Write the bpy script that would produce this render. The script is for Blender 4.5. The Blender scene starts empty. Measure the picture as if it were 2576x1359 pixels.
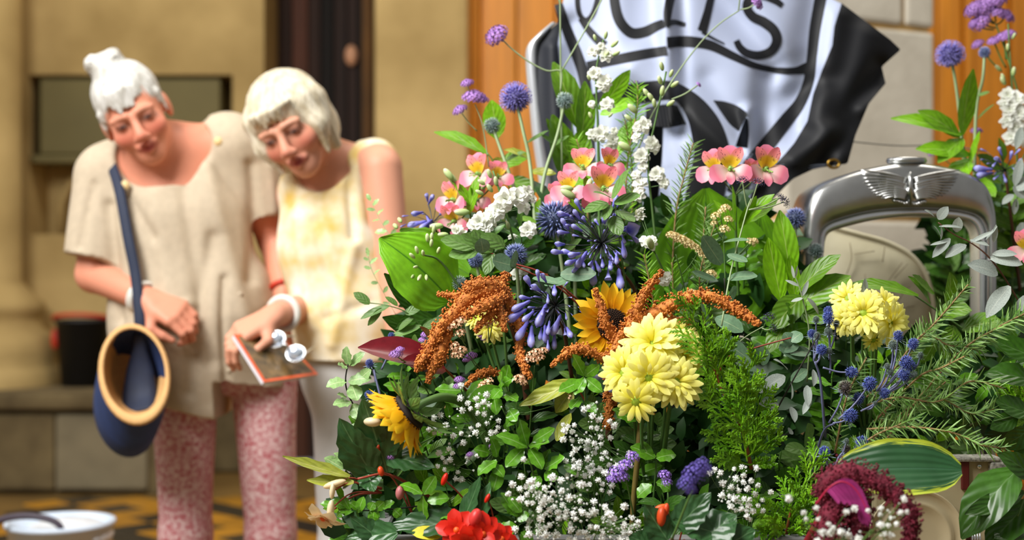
import bpy, bmesh, math, random
import numpy as np
from mathutils import Vector, Matrix, Euler

# ---------------------------------------------------------------- camera, world, lights
sc = bpy.context.scene
COL = sc.collection
F = 3577.8            # focal length in pixels of the 2576 x 1359 frame (50 mm lens, 36 mm sensor)
cam_d = bpy.data.cameras.new('camera'); cam = bpy.data.objects.new('camera', cam_d); COL.objects.link(cam)
cam_d.lens = 50; cam_d.sensor_width = 36; cam_d.sensor_fit = 'HORIZONTAL'
cam.location = (0, 0, 1.0); cam.rotation_euler = (math.pi/2, 0, 0)
cam_d.clip_start = .05; cam_d.clip_end = 60
cam_d.dof.use_dof = True; cam_d.dof.focus_distance = 2.06; cam_d.dof.aperture_fstop = 2.8
sc.camera = cam
sc.view_settings.view_transform = 'Standard'; sc.view_settings.look = 'None'
sc.view_settings.gamma = 1; sc.view_settings.use_curve_mapping = False
sc.view_settings.exposure = 0.38

wd = bpy.data.worlds.new('nave_ambient'); sc.world = wd; wd.use_nodes = True
wd.node_tree.nodes['Background'].inputs[0].default_value = (1.0, .97, .92, 1)
wd.node_tree.nodes['Background'].inputs[1].default_value = 0.18

def area(name, loc, target, sx, sy, power, col):
    l = bpy.data.lights.new(name, 'AREA'); l.shape = 'RECTANGLE'; l.size = sx; l.size_y = sy
    l.energy = power; l.color = col
    o = bpy.data.objects.new(name, l); COL.objects.link(o); o.location = loc
    o.rotation_euler = (Vector(target)-Vector(loc)).to_track_quat('-Z', 'Y').to_euler()
    return o
area('added_key_light', (-1.85, .8, 3.4), (-.1, 2.6, .9), 1.5, 2.0, 190, (1, .985, .955))  # added key lamp, hung close so its light falls off before the wall
area('added_wall_light', (-4.0, 4.4, 4.6), (-.9, 7.0, 2.0), 1.6, 2.6, 46, (1, .95, .86))  # extra unseen lamp that brightens the back wall
area('added_screen_light', (1.6, 3.9, 5.6), (.6, 6.4, 1.6), 2.6, 1.6, 105, (1, .94, .84))  # extra unseen lamp overhead, lights the oak screen and upper wall

# ---------------------------------------------------------------- helpers
def rgb(r, g, b):
    f = lambda c: (c/255/12.92) if c <= 10 else ((c/255+.055)/1.055)**2.4
    return (f(r), f(g), f(b))
def at(px, py, Y): return Vector(((px-1288)/F*Y, Y, 1.0-(py-679.5)/F*Y))
def Y0(px, py):                        # depth of the arrangement's front surface
    t = min(1, max(0, (1359-py)/900))
    return 1.93+.33*t
def S(px, Y=2.05): return px/F*Y       # pixels to metres at a depth
R = random.Random(7)
ru = R.uniform

MATS = {}
def mat(name, c, rough=.5, var=.15, scale=30, trans=0, metal=0, rnd=.12, bump=0, bscale=None, vein=None, ramp=None,
        spec=.5, attr=False, c2=None, stretch=None, sheen=0, objrand=True):
    if name in MATS: return MATS[name]
    m = bpy.data.materials.new(name); m.use_nodes = True; n = m.node_tree; N = n.nodes; Lk = n.links.new
    b = N['Principled BSDF']; out = N['Material Output']
    tc = N.new('ShaderNodeTexCoord'); src = tc.outputs['Object']
    if stretch:
        mp = N.new('ShaderNodeMapping'); mp.inputs['Scale'].default_value = stretch; Lk(src, mp.inputs[0]); src = mp.outputs[0]
    nz = N.new('ShaderNodeTexNoise'); nz.inputs['Scale'].default_value = scale; nz.inputs['Detail'].default_value = 3
    Lk(src, nz.inputs['Vector'])
    cr = N.new('ShaderNodeValToRGB'); e = cr.color_ramp.elements
    e[0].position = .3; e[1].position = .7
    e[0].color = (*[x*(1-var) for x in c], 1)
    e[1].color = (*(c2 if c2 else [min(1, x*(1+var)) for x in c]), 1)
    Lk(nz.outputs['Fac'], cr.inputs[0]); col = cr.outputs[0]
    def mixc(a, bcol, fac, mode='MIX'):
        mx = N.new('ShaderNodeMix'); mx.data_type = 'RGBA'; mx.blend_type = mode
        if isinstance(fac, float): mx.inputs[0].default_value = fac
        else: Lk(fac, mx.inputs[0])
        Lk(a, mx.inputs[6])
        if isinstance(bcol, tuple): mx.inputs[7].default_value = (*bcol, 1)
        else: Lk(bcol, mx.inputs[7])
        return mx.outputs[2]
    if attr:
        a = N.new('ShaderNodeAttribute'); a.attribute_name = 'Col'; col = mixc(col, a.outputs['Color'], 1.0, 'MULTIPLY')
    if ramp or vein:
        uv = N.new('ShaderNodeUVMap'); sp = N.new('ShaderNodeSeparateXYZ'); Lk(uv.outputs[0], sp.inputs[0])
    if ramp:                           # true colour along a petal: list of (u, rgb)
        r2 = N.new('ShaderNodeValToRGB'); el = r2.color_ramp.elements
        while len(el) < len(ramp): el.new(.5)
        for q, (u, cc) in zip(el, ramp): q.position = u; q.color = (*cc, 1)
        Lk(sp.outputs[0], r2.inputs[0]); col = mixc(col, r2.outputs[0], .85)
    if vein:
        vc, wid, side = vein
        ab = N.new('ShaderNodeMath'); ab.operation = 'SUBTRACT'; Lk(sp.outputs[1], ab.inputs[0]); ab.inputs[1].default_value = .5
        a2 = N.new('ShaderNodeMath'); a2.operation = 'ABSOLUTE'; Lk(ab.outputs[0], a2.inputs[0])
        lt = N.new('ShaderNodeMapRange'); Lk(a2.outputs[0], lt.inputs[0]); lt.inputs[1].default_value = wid; lt.inputs[2].default_value = wid*.3
        col = mixc(col, vc, lt.outputs[0])
        if side:                       # side veins: stripes of (u - k|v|) for a netted leaf, of v for a ribbed one
            w = N.new('ShaderNodeMath'); w.operation = 'MULTIPLY_ADD'; Lk(a2.outputs[0], w.inputs[0])
            if side > 0: w.inputs[1].default_value = -.9; Lk(sp.outputs[0], w.inputs[2])
            else: w.inputs[1].default_value = 1; w.inputs[2].default_value = 0
            s2 = N.new('ShaderNodeMath'); s2.operation = 'MULTIPLY'; Lk(w.outputs[0], s2.inputs[0]); s2.inputs[1].default_value = abs(side)
            s3 = N.new('ShaderNodeMath'); s3.operation = 'SINE'; Lk(s2.outputs[0], s3.inputs[0])
            s4 = N.new('ShaderNodeMapRange'); Lk(s3.outputs[0], s4.inputs[0]); s4.inputs[1].default_value = .86; s4.inputs[2].default_value = 1; s4.inputs[4].default_value = .13
            col = mixc(col, vc, s4.outputs[0])
            bu = N.new('ShaderNodeBump'); bu.inputs['Strength'].default_value = .22; bu.inputs['Distance'].default_value = .002
            Lk(s3.outputs[0], bu.inputs['Height']); Lk(bu.outputs[0], b.inputs['Normal'])
    if rnd and objrand:
        oi = N.new('ShaderNodeObjectInfo'); mr = N.new('ShaderNodeMapRange'); Lk(oi.outputs['Random'], mr.inputs[0])
        mr.inputs[3].default_value = 1-rnd; mr.inputs[4].default_value = 1+rnd
        hs = N.new('ShaderNodeHueSaturation'); Lk(mr.outputs[0], hs.inputs['Value']); Lk(col, hs.inputs['Color']); col = hs.outputs[0]
    Lk(col, b.inputs['Base Color'])
    b.inputs['Roughness'].default_value = rough; b.inputs['Metallic'].default_value = metal
    b.inputs['Specular IOR Level'].default_value = spec
    if sheen: b.inputs['Sheen Weight'].default_value = sheen
    if bump:
        bn = N.new('ShaderNodeTexNoise'); bn.inputs['Scale'].default_value = bscale or scale*3; bn.inputs['Detail'].default_value = 4
        Lk(src, bn.inputs['Vector'])
        bu = N.new('ShaderNodeBump'); bu.inputs['Strength'].default_value = bump; bu.inputs['Distance'].default_value = .004
        Lk(bn.outputs['Fac'], bu.inputs['Height']); Lk(bu.outputs[0], b.inputs['Normal'])
    if trans:
        t = N.new('ShaderNodeBsdfTranslucent'); Lk(col, t.inputs['Color'])
        mx = N.new('ShaderNodeMixShader'); mx.inputs[0].default_value = trans
        Lk(b.outputs[0], mx.inputs[1]); Lk(t.outputs[0], mx.inputs[2]); Lk(mx.outputs[0], out.inputs['Surface'])
    MATS[name] = m
    return m

def mk(name, v, f, m, uv=None, smooth=True, cols=None):
    me = bpy.data.meshes.new(name); me.from_pydata([tuple(p) for p in v], [], [tuple(int(i) for i in q) for q in f])
    if m is not None: me.materials.append(m)
    if smooth: me.polygons.foreach_set('use_smooth', [True]*len(me.polygons))
    if uv is not None:
        ul = me.uv_layers.new(name='UVMap'); li = np.zeros(len(me.loops), dtype=np.int32); me.loops.foreach_get('vertex_index', li)
        ul.data.foreach_set('uv', np.asarray(uv, dtype=np.float32)[li].ravel())
    if cols is not None:
        ca = me.color_attributes.new('Col', 'FLOAT_COLOR', 'POINT')
        ca.data.foreach_set('color', np.asarray(cols, dtype=np.float32).ravel())
    me.update()
    return me

WM = {}
def link(o, parent=None, M=None):
    COL.objects.link(o); M = M or Matrix()
    if parent is not None:
        o.parent = parent; o.matrix_basis = WM[parent.name].inverted() @ M
    else: o.matrix_basis = M
    WM[o.name] = M
    return o
def tag(o, label, cat, group=None):
    o['label'] = label; o['category'] = cat
    if group: o['group'] = group
    return o
def thing(name, label, cat, loc, group=None):
    o = bpy.data.objects.new(name, None); o.empty_display_size = .02
    link(o, None, Matrix.Translation(Vector(loc))); return tag(o, label, cat, group)
def part(name, me, parent, M=None, label=None, stuff=False):
    o = bpy.data.objects.new(name, me); link(o, parent, M)
    if label: o['label'] = label
    if stuff: o['kind'] = 'stuff'
    return o
def solo(name, me, label, cat, M=None, group=None):
    o = bpy.data.objects.new(name, me); link(o, None, M); return tag(o, label, cat, group)
def struct(name, me, M=None, parent=None, label=None):
    o = bpy.data.objects.new(name, me); link(o, parent, M)
    if parent is None: o['kind'] = 'structure'
    if label: o['label'] = label
    return o
def frame(o, d, n, sx=1, sy=None, sz=None):
    x = Vector(d).normalized(); n = Vector(n); z = n-x*n.dot(x)
    if z.length < 1e-4: z = x.orthogonal()
    z.normalize(); y = z.cross(x)
    sy = sx if sy is None else sy; sz = sx if sz is None else sz
    M = Matrix((x*sx, y*sy, z*sz)).transposed().to_4x4(); M.translation = o
    return M
def cr_(pts, n=6):                     # Catmull-Rom through points
    P = [np.array(p, float) for p in pts]
    if len(P) < 3:
        return [P[0]+(P[1]-P[0])*i/n for i in range(n+1)]
    Q = [2*P[0]-P[1]]+P+[2*P[-1]-P[-2]]; o = []
    for i in range(1, len(Q)-2):
        a, b, c, d = Q[i-1:i+3]
        for k in range(n):
            t = k/n; o.append(.5*(2*b+(c-a)*t+(2*a-5*b+4*c-d)*t*t+(3*b-3*c+d-a)*t**3))
    o.append(Q[-2]); return o
def pxp(pts, n=5):                     # pixel path [(px,py,Y)] -> smooth world path
    return cr_([at(*p) for p in pts], n)

class MB:
    def __init__(s): s.v = []; s.f = []; s.u = []
    def tube(s, pts, r, n=6, cap=True, u=None):
        pts = [Vector(p) for p in pts]; k = len(pts); base = len(s.v)
        if not hasattr(r, '__len__'): r = [r]*k
        if len(r) != k: r = [r[0]+(r[-1]-r[0])*i/(k-1) for i in range(k)]
        t = (pts[1]-pts[0]); nn = t.orthogonal().normalized()
        for i, p in enumerate(pts):
            t = (pts[min(i+1, k-1)]-pts[max(i-1, 0)])
            if t.length < 1e-9: t = Vector((0, 0, 1))
            t.normalize(); nn = nn-t*nn.dot(t)
            nn = nn.normalized() if nn.length > 1e-6 else t.orthogonal().normalized()
            b = t.cross(nn)
            for j in range(n):
                a = 2*math.pi*j/n; s.v.append(p+(nn*math.cos(a)+b*math.sin(a))*r[i]); s.u.append((i/(k-1) if u is None else u, j/n))
        for i in range(k-1):
            for j in range(n):
                a = base+i*n+j; b2 = base+i*n+(j+1) % n; s.f.append((a, b2, b2+n, a+n))
        if cap: s.f.append(tuple(base+j for j in range(n))[::-1]); s.f.append(tuple(base+(k-1)*n+j for j in range(n)))
        return s
    def octa(s, c, r, d=None, L=None, u=.5):    # small blob, or a spindle along d of length L
        c = Vector(c); base = len(s.v)
        if d is None:
            for q in ((r, 0, 0), (0, r, 0), (-r, 0, 0), (0, -r, 0), (0, 0, r), (0, 0, -r)): s.v.append(c+Vector(q)); s.u.append((u, 0))
        else:
            d = Vector(d).normalized(); a = d.orthogonal().normalized(); b = d.cross(a); m = c+d*L*.45
            for q in (m+a*r, m+b*r, m-a*r, m-b*r): s.v.append(q); s.u.append((.5, 0))
            s.v.append(c+d*L); s.u.append((1, 0)); s.v.append(c); s.u.append((0, 0))
        for i in range(4):
            j = (i+1) % 4; s.f.append((base+i, base+j, base+4)); s.f.append((base+j, base+i, base+5))
        return s
    def ball(s, c, rad, nu=10, nv=7, Rm=None, u=.5):
        c = Vector(c); base = len(s.v); rad = rad if hasattr(rad, '__len__') else (rad,)*3
        for i in range(nv+1):
            ph = math.pi*i/nv
            for j in range(nu):
                a = 2*math.pi*j/nu; q = Vector((rad[0]*math.sin(ph)*math.cos(a), rad[1]*math.sin(ph)*math.sin(a), rad[2]*math.cos(ph)))
                if Rm: q = Rm @ q
                s.v.append(c+q); s.u.append((i/nv if u is None else u, j/nu))
        for i in range(nv):
            for j in range(nu):
                a = base+i*nu+j; b = base+i*nu+(j+1) % nu; s.f.append((a, a+nu, b+nu, b))
        return s
    def box(s, lo, hi):
        base = len(s.v)
        for z in (lo[2], hi[2]):
            for x, y in ((lo[0], lo[1]), (hi[0], lo[1]), (hi[0], hi[1]), (lo[0], hi[1])): s.v.append(Vector((x, y, z))); s.u.append((0, 0))
        for q in ((3, 2, 1, 0), (4, 5, 6, 7), (0, 1, 5, 4), (1, 2, 6, 5), (2, 3, 7, 6), (3, 0, 4, 7)): s.f.append(tuple(base+i for i in q))
        return s
    def loft(s, rings, closed=True, capa=False, capb=False):
        base = len(s.v); n = len(rings[0])
        for i, r in enumerate(rings):
            for j, p in enumerate(r): s.v.append(Vector(p)); s.u.append((i/max(1, len(rings)-1), j/n))
        for i in range(len(rings)-1):
            for j in range(n if closed else n-1):
                a = base+i*n+j; b = base+i*n+(j+1) % n; s.f.append((a, b, b+n, a+n))
        if capa: s.f.append(tuple(base+j for j in range(n))[::-1])
        if capb: s.f.append(tuple(base+(len(rings)-1)*n+j for j in range(n)))
        return s
    def add(s, v, f, M, u=None):
        base = len(s.v); s.v += [M @ Vector(p) for p in v]; s.f += [tuple(base+i for i in q) for q in f]
        s.u += list(u) if u is not None else [(0, 0)]*len(v)
        return s
    def mesh(s, name, m, smooth=True): return mk(name, s.v, s.f, m, uv=s.u, smooth=smooth)

def bevel_box(name, lo, hi, m, bw=.01, seg=2, jit=0):
    bm = bmesh.new(); bmesh.ops.create_cube(bm, size=1)
    for v in bm.verts:
        v.co = Vector([(lo[i]+hi[i])/2+v.co[i]*(hi[i]-lo[i]) + (ru(-jit, jit) if jit else 0) for i in range(3)])
    bmesh.ops.bevel(bm, geom=bm.edges[:], offset=bw, segments=seg, affect='EDGES', profile=.6)
    me = bpy.data.meshes.new(name); bm.to_mesh(me); bm.free(); me.materials.append(m)
    return me

# leaf blade of unit length along +X, width W, normal +Z
def leaf_geo(W=.4, a=.6, b=.8, n=6, m=4, fold=.15, curl=.4, wave=0, wf=3, twist=0, teeth=0):
    pk = a/(a+b); norm = pk**a*(1-pk)**b; v = []; f = []; u = []
    x = z = 0; 
    for i in range(n+1):
        t = i/n
        tt = min(max(t, .012), .993); w = W/2*(tt**a*(1-tt)**b)/norm
        ang = curl*(t-.35)
        if i: x += math.cos(ang)/n; z -= math.sin(ang)/n
        if teeth: w *= 1+teeth*(1 if i % 2 else -1)
        for j in range(m+1):
            s_ = 2*j/m-1
            zz = fold*abs(s_)*w + wave*math.sin(wf*2*math.pi*t+(0 if s_ > 0 else 1.7))*s_*s_*W
            tw = twist*t*s_*w
            v.append((x-math.sin(ang)*zz*0, s_*w, z+zz+tw)); u.append((t, j/m))
    for i in range(n):
        for j in range(m):
            p = i*(m+1)+j; f.append((p, p+m+1, p+m+2, p+1)[::-1])
    f = [q[::-1] for q in f]
    return v, f, u
def leaf_me(name, mt_, **k):
    v, f, u = leaf_geo(**k); return mk(name, v, f, mt_, uv=u)
# ---------------------------------------------------------------- the setting
stone = mat('warm_limestone', rgb(172, 144, 88), .9, .16, 2.2, bump=.3, bscale=26, c2=rgb(200, 172, 114), rnd=0)
stone2 = mat('grey_limestone', rgb(206, 198, 180), .85, .1, 4, bump=.4, bscale=22, c2=rgb(224, 217, 200), rnd=.05)
mortar = mat('ochre_mortar', rgb(196, 160, 100), .95, .15, 30, rnd=0)
slabm = mat('olive_memorial_stone', rgb(104, 94, 52), .7, .1, 3, rnd=0)
darkst = mat('shaded_plinth_stone', rgb(90, 74, 44), .9, .3, 5, bump=.4, bscale=14, c2=rgb(118, 102, 68), rnd=0)  # shade over the bench is put into this dark stone colour
greyst = mat('grey_plinth_stone', rgb(120, 110, 86), .9, .2, 5, bump=.4, bscale=14, rnd=0)  # grey stone with the same bench shade put into its tone
oak = mat('golden_oak', rgb(214, 138, 34), .45, .18, 5, stretch=(6, 6, .5), rnd=.08, bump=.1)
dkoak = mat('dark_oak', rgb(44, 22, 9), .75, .3, 5, stretch=(6, 6, .5), rnd=.25, bump=.1)
def wbox(name, lo, hi, m, bw=.012): return struct(name, bevel_box(name, lo, hi, m, bw))
fl = struct('floor', MB().box((-6, -3, -.05), (6, 7.4, -.006)).mesh('floor', mat('floor_screed', rgb(120, 92, 44), .6, .2, 3, rnd=0), False))
ochre = mat('ochre_floor_tile', rgb(182, 128, 34), .35, .15, 8, rnd=.16)
blackt = mat('black_floor_tile', rgb(44, 40, 34), .35, .2, 8, rnd=.2)
tsz = .155
tme = [bevel_box('tile', (-tsz/2+.003, -tsz/2+.003, -.02), (tsz/2-.003, tsz/2-.003, 0), m_, .002, 1) for m_ in (ochre, blackt)]
cnt = 0
for i in range(-30, 60):
    for j in range(-40, 60):
        x = (i-j)*tsz*.7071-1.0; y = (i+j)*tsz*.7071+4.0
        if -2.05 < x < -.12 and 3.5 < y < 6.3 and cnt < 296:
            k = 1 if (i % 4 == 0 or (j % 4 == 1 and i % 4 in (1,)) or (i % 4 == 2 and j % 2 == 0)) else 0
            part('tile', tme[k], fl, Matrix.Translation((x, y, 0)) @ Matrix.Rotation(math.pi/4, 4, 'Z')); cnt += 1
# back wall with a niche and a doorway
WY = 7.1
def X7(px, Y=WY): return (px-1288)/F*Y
def Z7(py, Y=WY): return 1-(py-679.5)/F*Y
wb = MB()
nx0, nx1, nz0, nz1 = X7(72), X7(585), Z7(590), Z7(188)
dx0, dx1 = X7(664), X7(942)
wb.box((-5, WY, 0), (nx0, WY+.5, 6)).box((nx0, WY, 0), (nx1, WY+.5, nz0)).box((nx0, WY, nz1), (nx1, WY+.5, 6)).box((nx0, WY+.3, nz0), (nx1, WY+.5, nz1))
wb.box((nx1, WY, 0), (dx0, WY+.5, 6)).box((dx0, WY, 3.2), (dx1, WY+.5, 6)).box((dx1, WY, 0), (5, WY+.5, 6))
wall = struct('wall_back', wb.mesh('wall_back', stone, False))
struct('memorial_slab', bevel_box('memorial_slab', (X7(96), WY+.02, Z7(388)), (X7(552), WY+.3, Z7(196)), slabm, .012), None, wall, 'olive grey memorial slab set in the wall niche')
for k in range(3):                      # little pointed arches under the slab
    cx = X7(96)+.17+k*.31; zb = nz0+.02; pts = []
    for i in range(13):
        t = i/12*2-1; pts.append((cx+t*.13, WY+.24, zb+.34-.2*abs(t)**1.7))
    pts = [(cx-.13, WY+.24, zb)]+pts+[(cx+.13, WY+.24, zb)]
    struct('niche_arch', MB().tube(pts, .022, 6).mesh('niche_arch', stone), None, wall)
struct('niche_cornice', bevel_box('niche_cornice', (X7(76), WY+.0, Z7(410)), (X7(580), WY+.3, Z7(390)), slabm, .01), None, wall)
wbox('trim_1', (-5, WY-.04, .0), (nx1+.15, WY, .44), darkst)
# stone bench with its separate blocks
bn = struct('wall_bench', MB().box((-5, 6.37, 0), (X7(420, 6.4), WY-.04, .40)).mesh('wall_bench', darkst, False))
for k, (a, b) in enumerate(((-260, -120), (-118, 140), (142, 372))):
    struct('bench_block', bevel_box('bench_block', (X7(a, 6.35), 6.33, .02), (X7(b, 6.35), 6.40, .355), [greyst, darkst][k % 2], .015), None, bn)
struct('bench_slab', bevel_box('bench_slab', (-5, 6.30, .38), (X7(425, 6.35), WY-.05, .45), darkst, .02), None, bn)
# half column on the bench at the left edge
prof = [(.40, .45), (.40, .53), (.37, .56), (.385, .60), (.36, .68), (.30, .72), (.285, .78), (.31, .80), (.31, .84), (.27, .87), (.225, .92), (.20, .95), (.20, 5.5)]
cx, cy = X7(-55, 6.85), 6.85
struct('wall_column', MB().loft([[(cx+r*math.cos(2*math.pi*j/24), cy+r*math.sin(2*math.pi*j/24), z) for j in range(24)] for r, z in prof], True, False, True).mesh('wall_column', stone))
# dark doorway
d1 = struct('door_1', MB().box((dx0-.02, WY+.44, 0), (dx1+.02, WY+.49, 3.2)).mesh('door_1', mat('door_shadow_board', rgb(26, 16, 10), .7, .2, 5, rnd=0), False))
pl = [(664, 700, 0), (702, 744, 1), (746, 778, 0), (780, 812, 2), (814, 848, 0), (850, 878, 0), (880, 902, 2)]
mo = mat('orange_lit_oak', rgb(84, 40, 12), .7, .25, 5, stretch=(6, 6, .5), rnd=0); vd = mat('near_black_oak', rgb(18, 11, 6), .8, .2, 5, rnd=0)  # first oak: orange light on a plank is put into its colour
for a, b, k in pl:
    struct('plank', bevel_box('plank', (X7(a), WY+.41, 0), (X7(b), WY+.45, 3.2), [dkoak, mo, vd][k], .008), None, d1)
struct('door_post', bevel_box('door_post', (X7(904), WY+.12, 0), (X7(930), WY+.42, 3.2), mat('brass_lit_oak', rgb(92, 60, 16), .8, .2, 5, rnd=0), .01), None, d1)  # light on the post is put into its yellower oak colour
struct('door_plate', MB().ball((X7(862), WY+.39, Z7(110)), (.035, .03, .055), 14, 10).mesh('door_plate', mat('pale_brass', rgb(226, 168, 128), .5, .05, 20, rnd=0)), None, d1, 'pale oval plate on the dark door')
# stone pier, golden oak screen, right-hand pier with its blocks
wbox('wall_pier', (X7(941, 6.35), 6.35, 0), (X7(1177, 6.35), WY, 6), stone, .03)
scr = struct('wall_screen', MB().box((X7(1177, 6.35), 6.62, 0), (3.2, 6.68, 4.2)).mesh('wall_screen', dkoak, False))
edges = [1178, 1208, 1300, 1398, 1426, 1530, 1640, 1750, 1860, 1970, 2080, 2190, 2290, 2352, 2415, 2440, 2532, 2552, 2650, 2760]
for i in range(len(edges)-1):
    w = edges[i+1]-edges[i]; dp = .03 if w < 40 else 0
    struct('board', bevel_box('board', (X7(edges[i], 6.6)+.003, 6.56-dp, 0), (X7(edges[i+1], 6.6)-.003, 6.625, 4.2), oak, .012), None, scr)
pw, pdp = .56, .5
PM = Matrix.Translation(at(2350, 679.5, 4.3)*1.0) @ Matrix.Rotation(math.radians(27), 4, 'Z')
PM.translation.z = 0
pier = struct('wall_pillar', MB().box((-pw+.012, .012, 0), (-.012, pdp-.012, 4.5)).mesh('wall_pillar', mortar, False), PM)
zs = [0, .34, .74, 1.155, 1.725, 2.10, 2.5, 2.95, 3.5, 4.0, 4.5]
for i in range(len(zs)-1):
    sp = {4: -.115, 3: -.56}.get(i, -.2 if i % 2 else -.36)
    cuts = [-pw, sp, 0] if -pw < sp < 0 else [-pw, 0]
    for a, b in zip(cuts, cuts[1:]):
        struct('stone_block', bevel_box('stone_block', (a+.007, 0, zs[i]+.008), (b-.007 if b < 0 else 0, pdp, zs[i+1]-.008), stone2, .012, 2, .002), PM, pier)
# ---------------------------------------------------------------- flag, radiator, hamper and other hard things
cloth_w = mat('pale_satin_cloth', rgb(184, 195, 224), .5, .03, 8, rnd=0, trans=.12, sheen=.2)
cloth_b = mat('black_satin_cloth', rgb(20, 21, 25), .62, .1, 8, rnd=0, spec=.35)
cloth_n = mat('navy_black_cloth', rgb(20, 24, 34), .6, .1, 8, rnd=0, spec=.35)
FL = [(-90, 1428), (0, 1418), (60, 1402), (100, 1346), (130, 1338), (330, 1362), (430, 1380), (560, 1400)]
FR = [(-90, 2010), (0, 2096), (10, 2120), (100, 2240), (125, 2266), (168, 2218), (210, 2228), (260, 2186), (340, 2152), (412, 2132), (424, 2050), (450, 1995), (500, 1945), (560, 1900)]
def tab(T, y):
    for (a, va), (b, vb) in zip(T, T[1:]):
        if y <= b: return va+(vb-va)*(max(y, a)-a)/(b-a)
    return T[-1][1]
def seg_d(px, py, a, b):
    ax, ay = a; bx, by = b; t = max(0, min(1, ((px-ax)*(bx-ax)+(py-ay)*(by-ay))/((bx-ax)**2+(by-ay)**2)))
    s_ = ((px-ax)*(by-ay)-(py-ay)*(bx-ax))/math.hypot(bx-ax, by-ay)
    return math.hypot(px-ax-t*(bx-ax), py-ay-t*(by-ay)), s_
FOLD = [((1676, -90), (1690, 300), 26, -.030), ((1705, -90), (1715, 330), 22, .022), ((1600, 170), (1900, 420), 45, -.045), ((1930, 200), (1905, 460), 34, .040),
        ((1880, 280), (1893, 470), 16, -.040), ((2060, -60), (1990, 320), 40, .025), ((2110, 40), (2060, 300), 34, -.03), ((2180, 90), (2110, 380), 45, -.035),
        ((2215, 170), (2120, 300), 26, .035), ((2200, 250), (2000, 400), 30, -.03), ((1760, -60), (1950, 160), 40, .03), ((1850, -60), (1990, 120), 45, -.02),
        ((1440, 60), (1490, 400), 25, .02), ((1560, -60), (1540, 420), 40, -.018), ((1390, 120), (1400, 480), 22, -.02), ((2150, 300), (2060, 420), 25, .03),
        ((1970, 250), (2080, 200), 30, .02), ((1640, 330), (1700, 540), 30, .018), ((1780, 200), (1860, 330), 30, .014)]
def FY(px, py):
    y = 2.74+.00000030*(px-1720)**2-.00012*(py-200)
    for a, b, w, h in FOLD:
        d, s_ = seg_d(px, py, a, b); y += .75*h*math.exp(-(d/w)**2)
    return y+.004*math.sin(px*.021+py*.013)
def fpt(px, py, off=0): return at(px, py, FY(px, py)-off)
fb = MB(); NR, NC = 110, 130; rows = []
for i in range(NR+1):
    py = -90+650*i/NR; a, b = tab(FL, py), tab(FR, py)
    rows.append([fpt(a+(b-a)*j/NC, py) for j in range(NC+1)])
fb.loft(rows, False)
flag = thing('flag', 'large black and white satin flag draped high behind the flowers', 'flag', at(1700, 300, 2.74))
part('cloth', fb.mesh('cloth', cloth_w), flag)
def ribbon(pts, w, nm, m=cloth_b, off=.002):
    P = cr_(pts, 10); k = len(P); rings = []
    for i, p in enumerate(P):
        t = P[min(i+1, k-1)]-P[max(i-1, 0)]; t = t/(np.linalg.norm(t)+1e-9); n = np.array((-t[1], t[0]))
        ww = w if not hasattr(w, '__len__') else np.interp(i/(k-1), np.linspace(0, 1, len(w)), w)
        rings.append([fpt(*(p+n*ww*(s_/4-.5)), off) for s_ in range(5)])
    return part(nm, MB().loft(rings, False).mesh(nm, m), flag)
def strip(A, B, nm, m=cloth_b, k=10, off=.002):
    a, b = cr_(A, 10), cr_(B, 10); n = 60
    ia = [a[int(round(i*(len(a)-1)/n))] for i in range(n+1)]; ib = [b[int(round(i*(len(b)-1)/n))] for i in range(n+1)]
    return part(nm, MB().loft([[fpt(*(p+(q-p)*j/k), off) for j in range(k+1)] for p, q in zip(ia, ib)], False).mesh(nm, m), flag)
# black border on the right (row-wise so it follows the hem exactly)
BL = [(-90, 2085), (10, 2117), (66, 2099), (114, 2094), (177, 2068), (235, 2046), (305, 2031), (360, 1998), (386, 1976), (440, 1925), (500, 1885), (560, 1850)]
rings = []
for i in range(121):
    py = 8+552*i/120; a, b = tab(BL, py), tab(FR, py)
    rings.append([fpt(a+(max(a+1, b)-a)*j/24, py, .002) for j in range(25)])
part('border', MB().loft(rings, False).mesh('border', cloth_b), flag)
LL = [(-90, 1436), (15, 1422), (37, 1412), (110, 1402), (160, 1408), (240, 1428), (330, 1442), (430, 1455), (560, 1480)]
rings = []
for i in range(81):
    py = 40+520*i/80; a, b = tab(FL, py), tab(LL, py)
    rings.append([fpt(a+(b-a)*j/10, py, .002) for j in range(11)])
part('border', MB().loft(rings, False).mesh('border', cloth_n), flag)
ribbon([(2069, -80), (2066, -20), (2050, 70), (2042, 140), (2033, 206), (2012, 258), (1976, 305), (1911, 388), (1875, 440), (1850, 490)], [30, 30, 27, 24, 26, 28, 34, 40, 44, 50], 'frame_line')
ribbon([(1477, 166), (1530, 154), (1577, 144), (1630, 134), (1677, 127)], [22, 24, 24, 23], 'frame_line')
ribbon([(1678, 107), (1731, 104), (1786, 113), (1841, 139), (1897, 164), (1948, 176), (2000, 178), (2034, 170)], [28, 27, 24, 20, 16, 14, 18, 30], 'frame_line')
ribbon([(1404, 10), (1424, 70), (1448, 130), (1468, 190), (1478, 260), (1482, 340), (1486, 430)], [22, 28, 28, 26], 'frame_line')
ribbon([(1500, -80), (1506, -40), (1502, 0), (1490, 36), (1474, 50), (1458, 36), (1452, 0), (1456, -50), (1462, -80)], 12, 'letter_r')
ribbon([(1460, 46), (1478, 72), (1498, 95), (1520, 114)], [14, 20, 24], 'letter_r')
ribbon([(1560, -60), (1545, -20), (1549, 24), (1562, 58), (1588, 82), (1620, 80), (1650, 66), (1670, 58)], [16, 24, 26, 26, 24, 20], 'letter_c')
ribbon([(1700, -60), (1688, -10), (1680, 30), (1678, 64)], [20, 24, 22, 16], 'letter_e')
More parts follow.
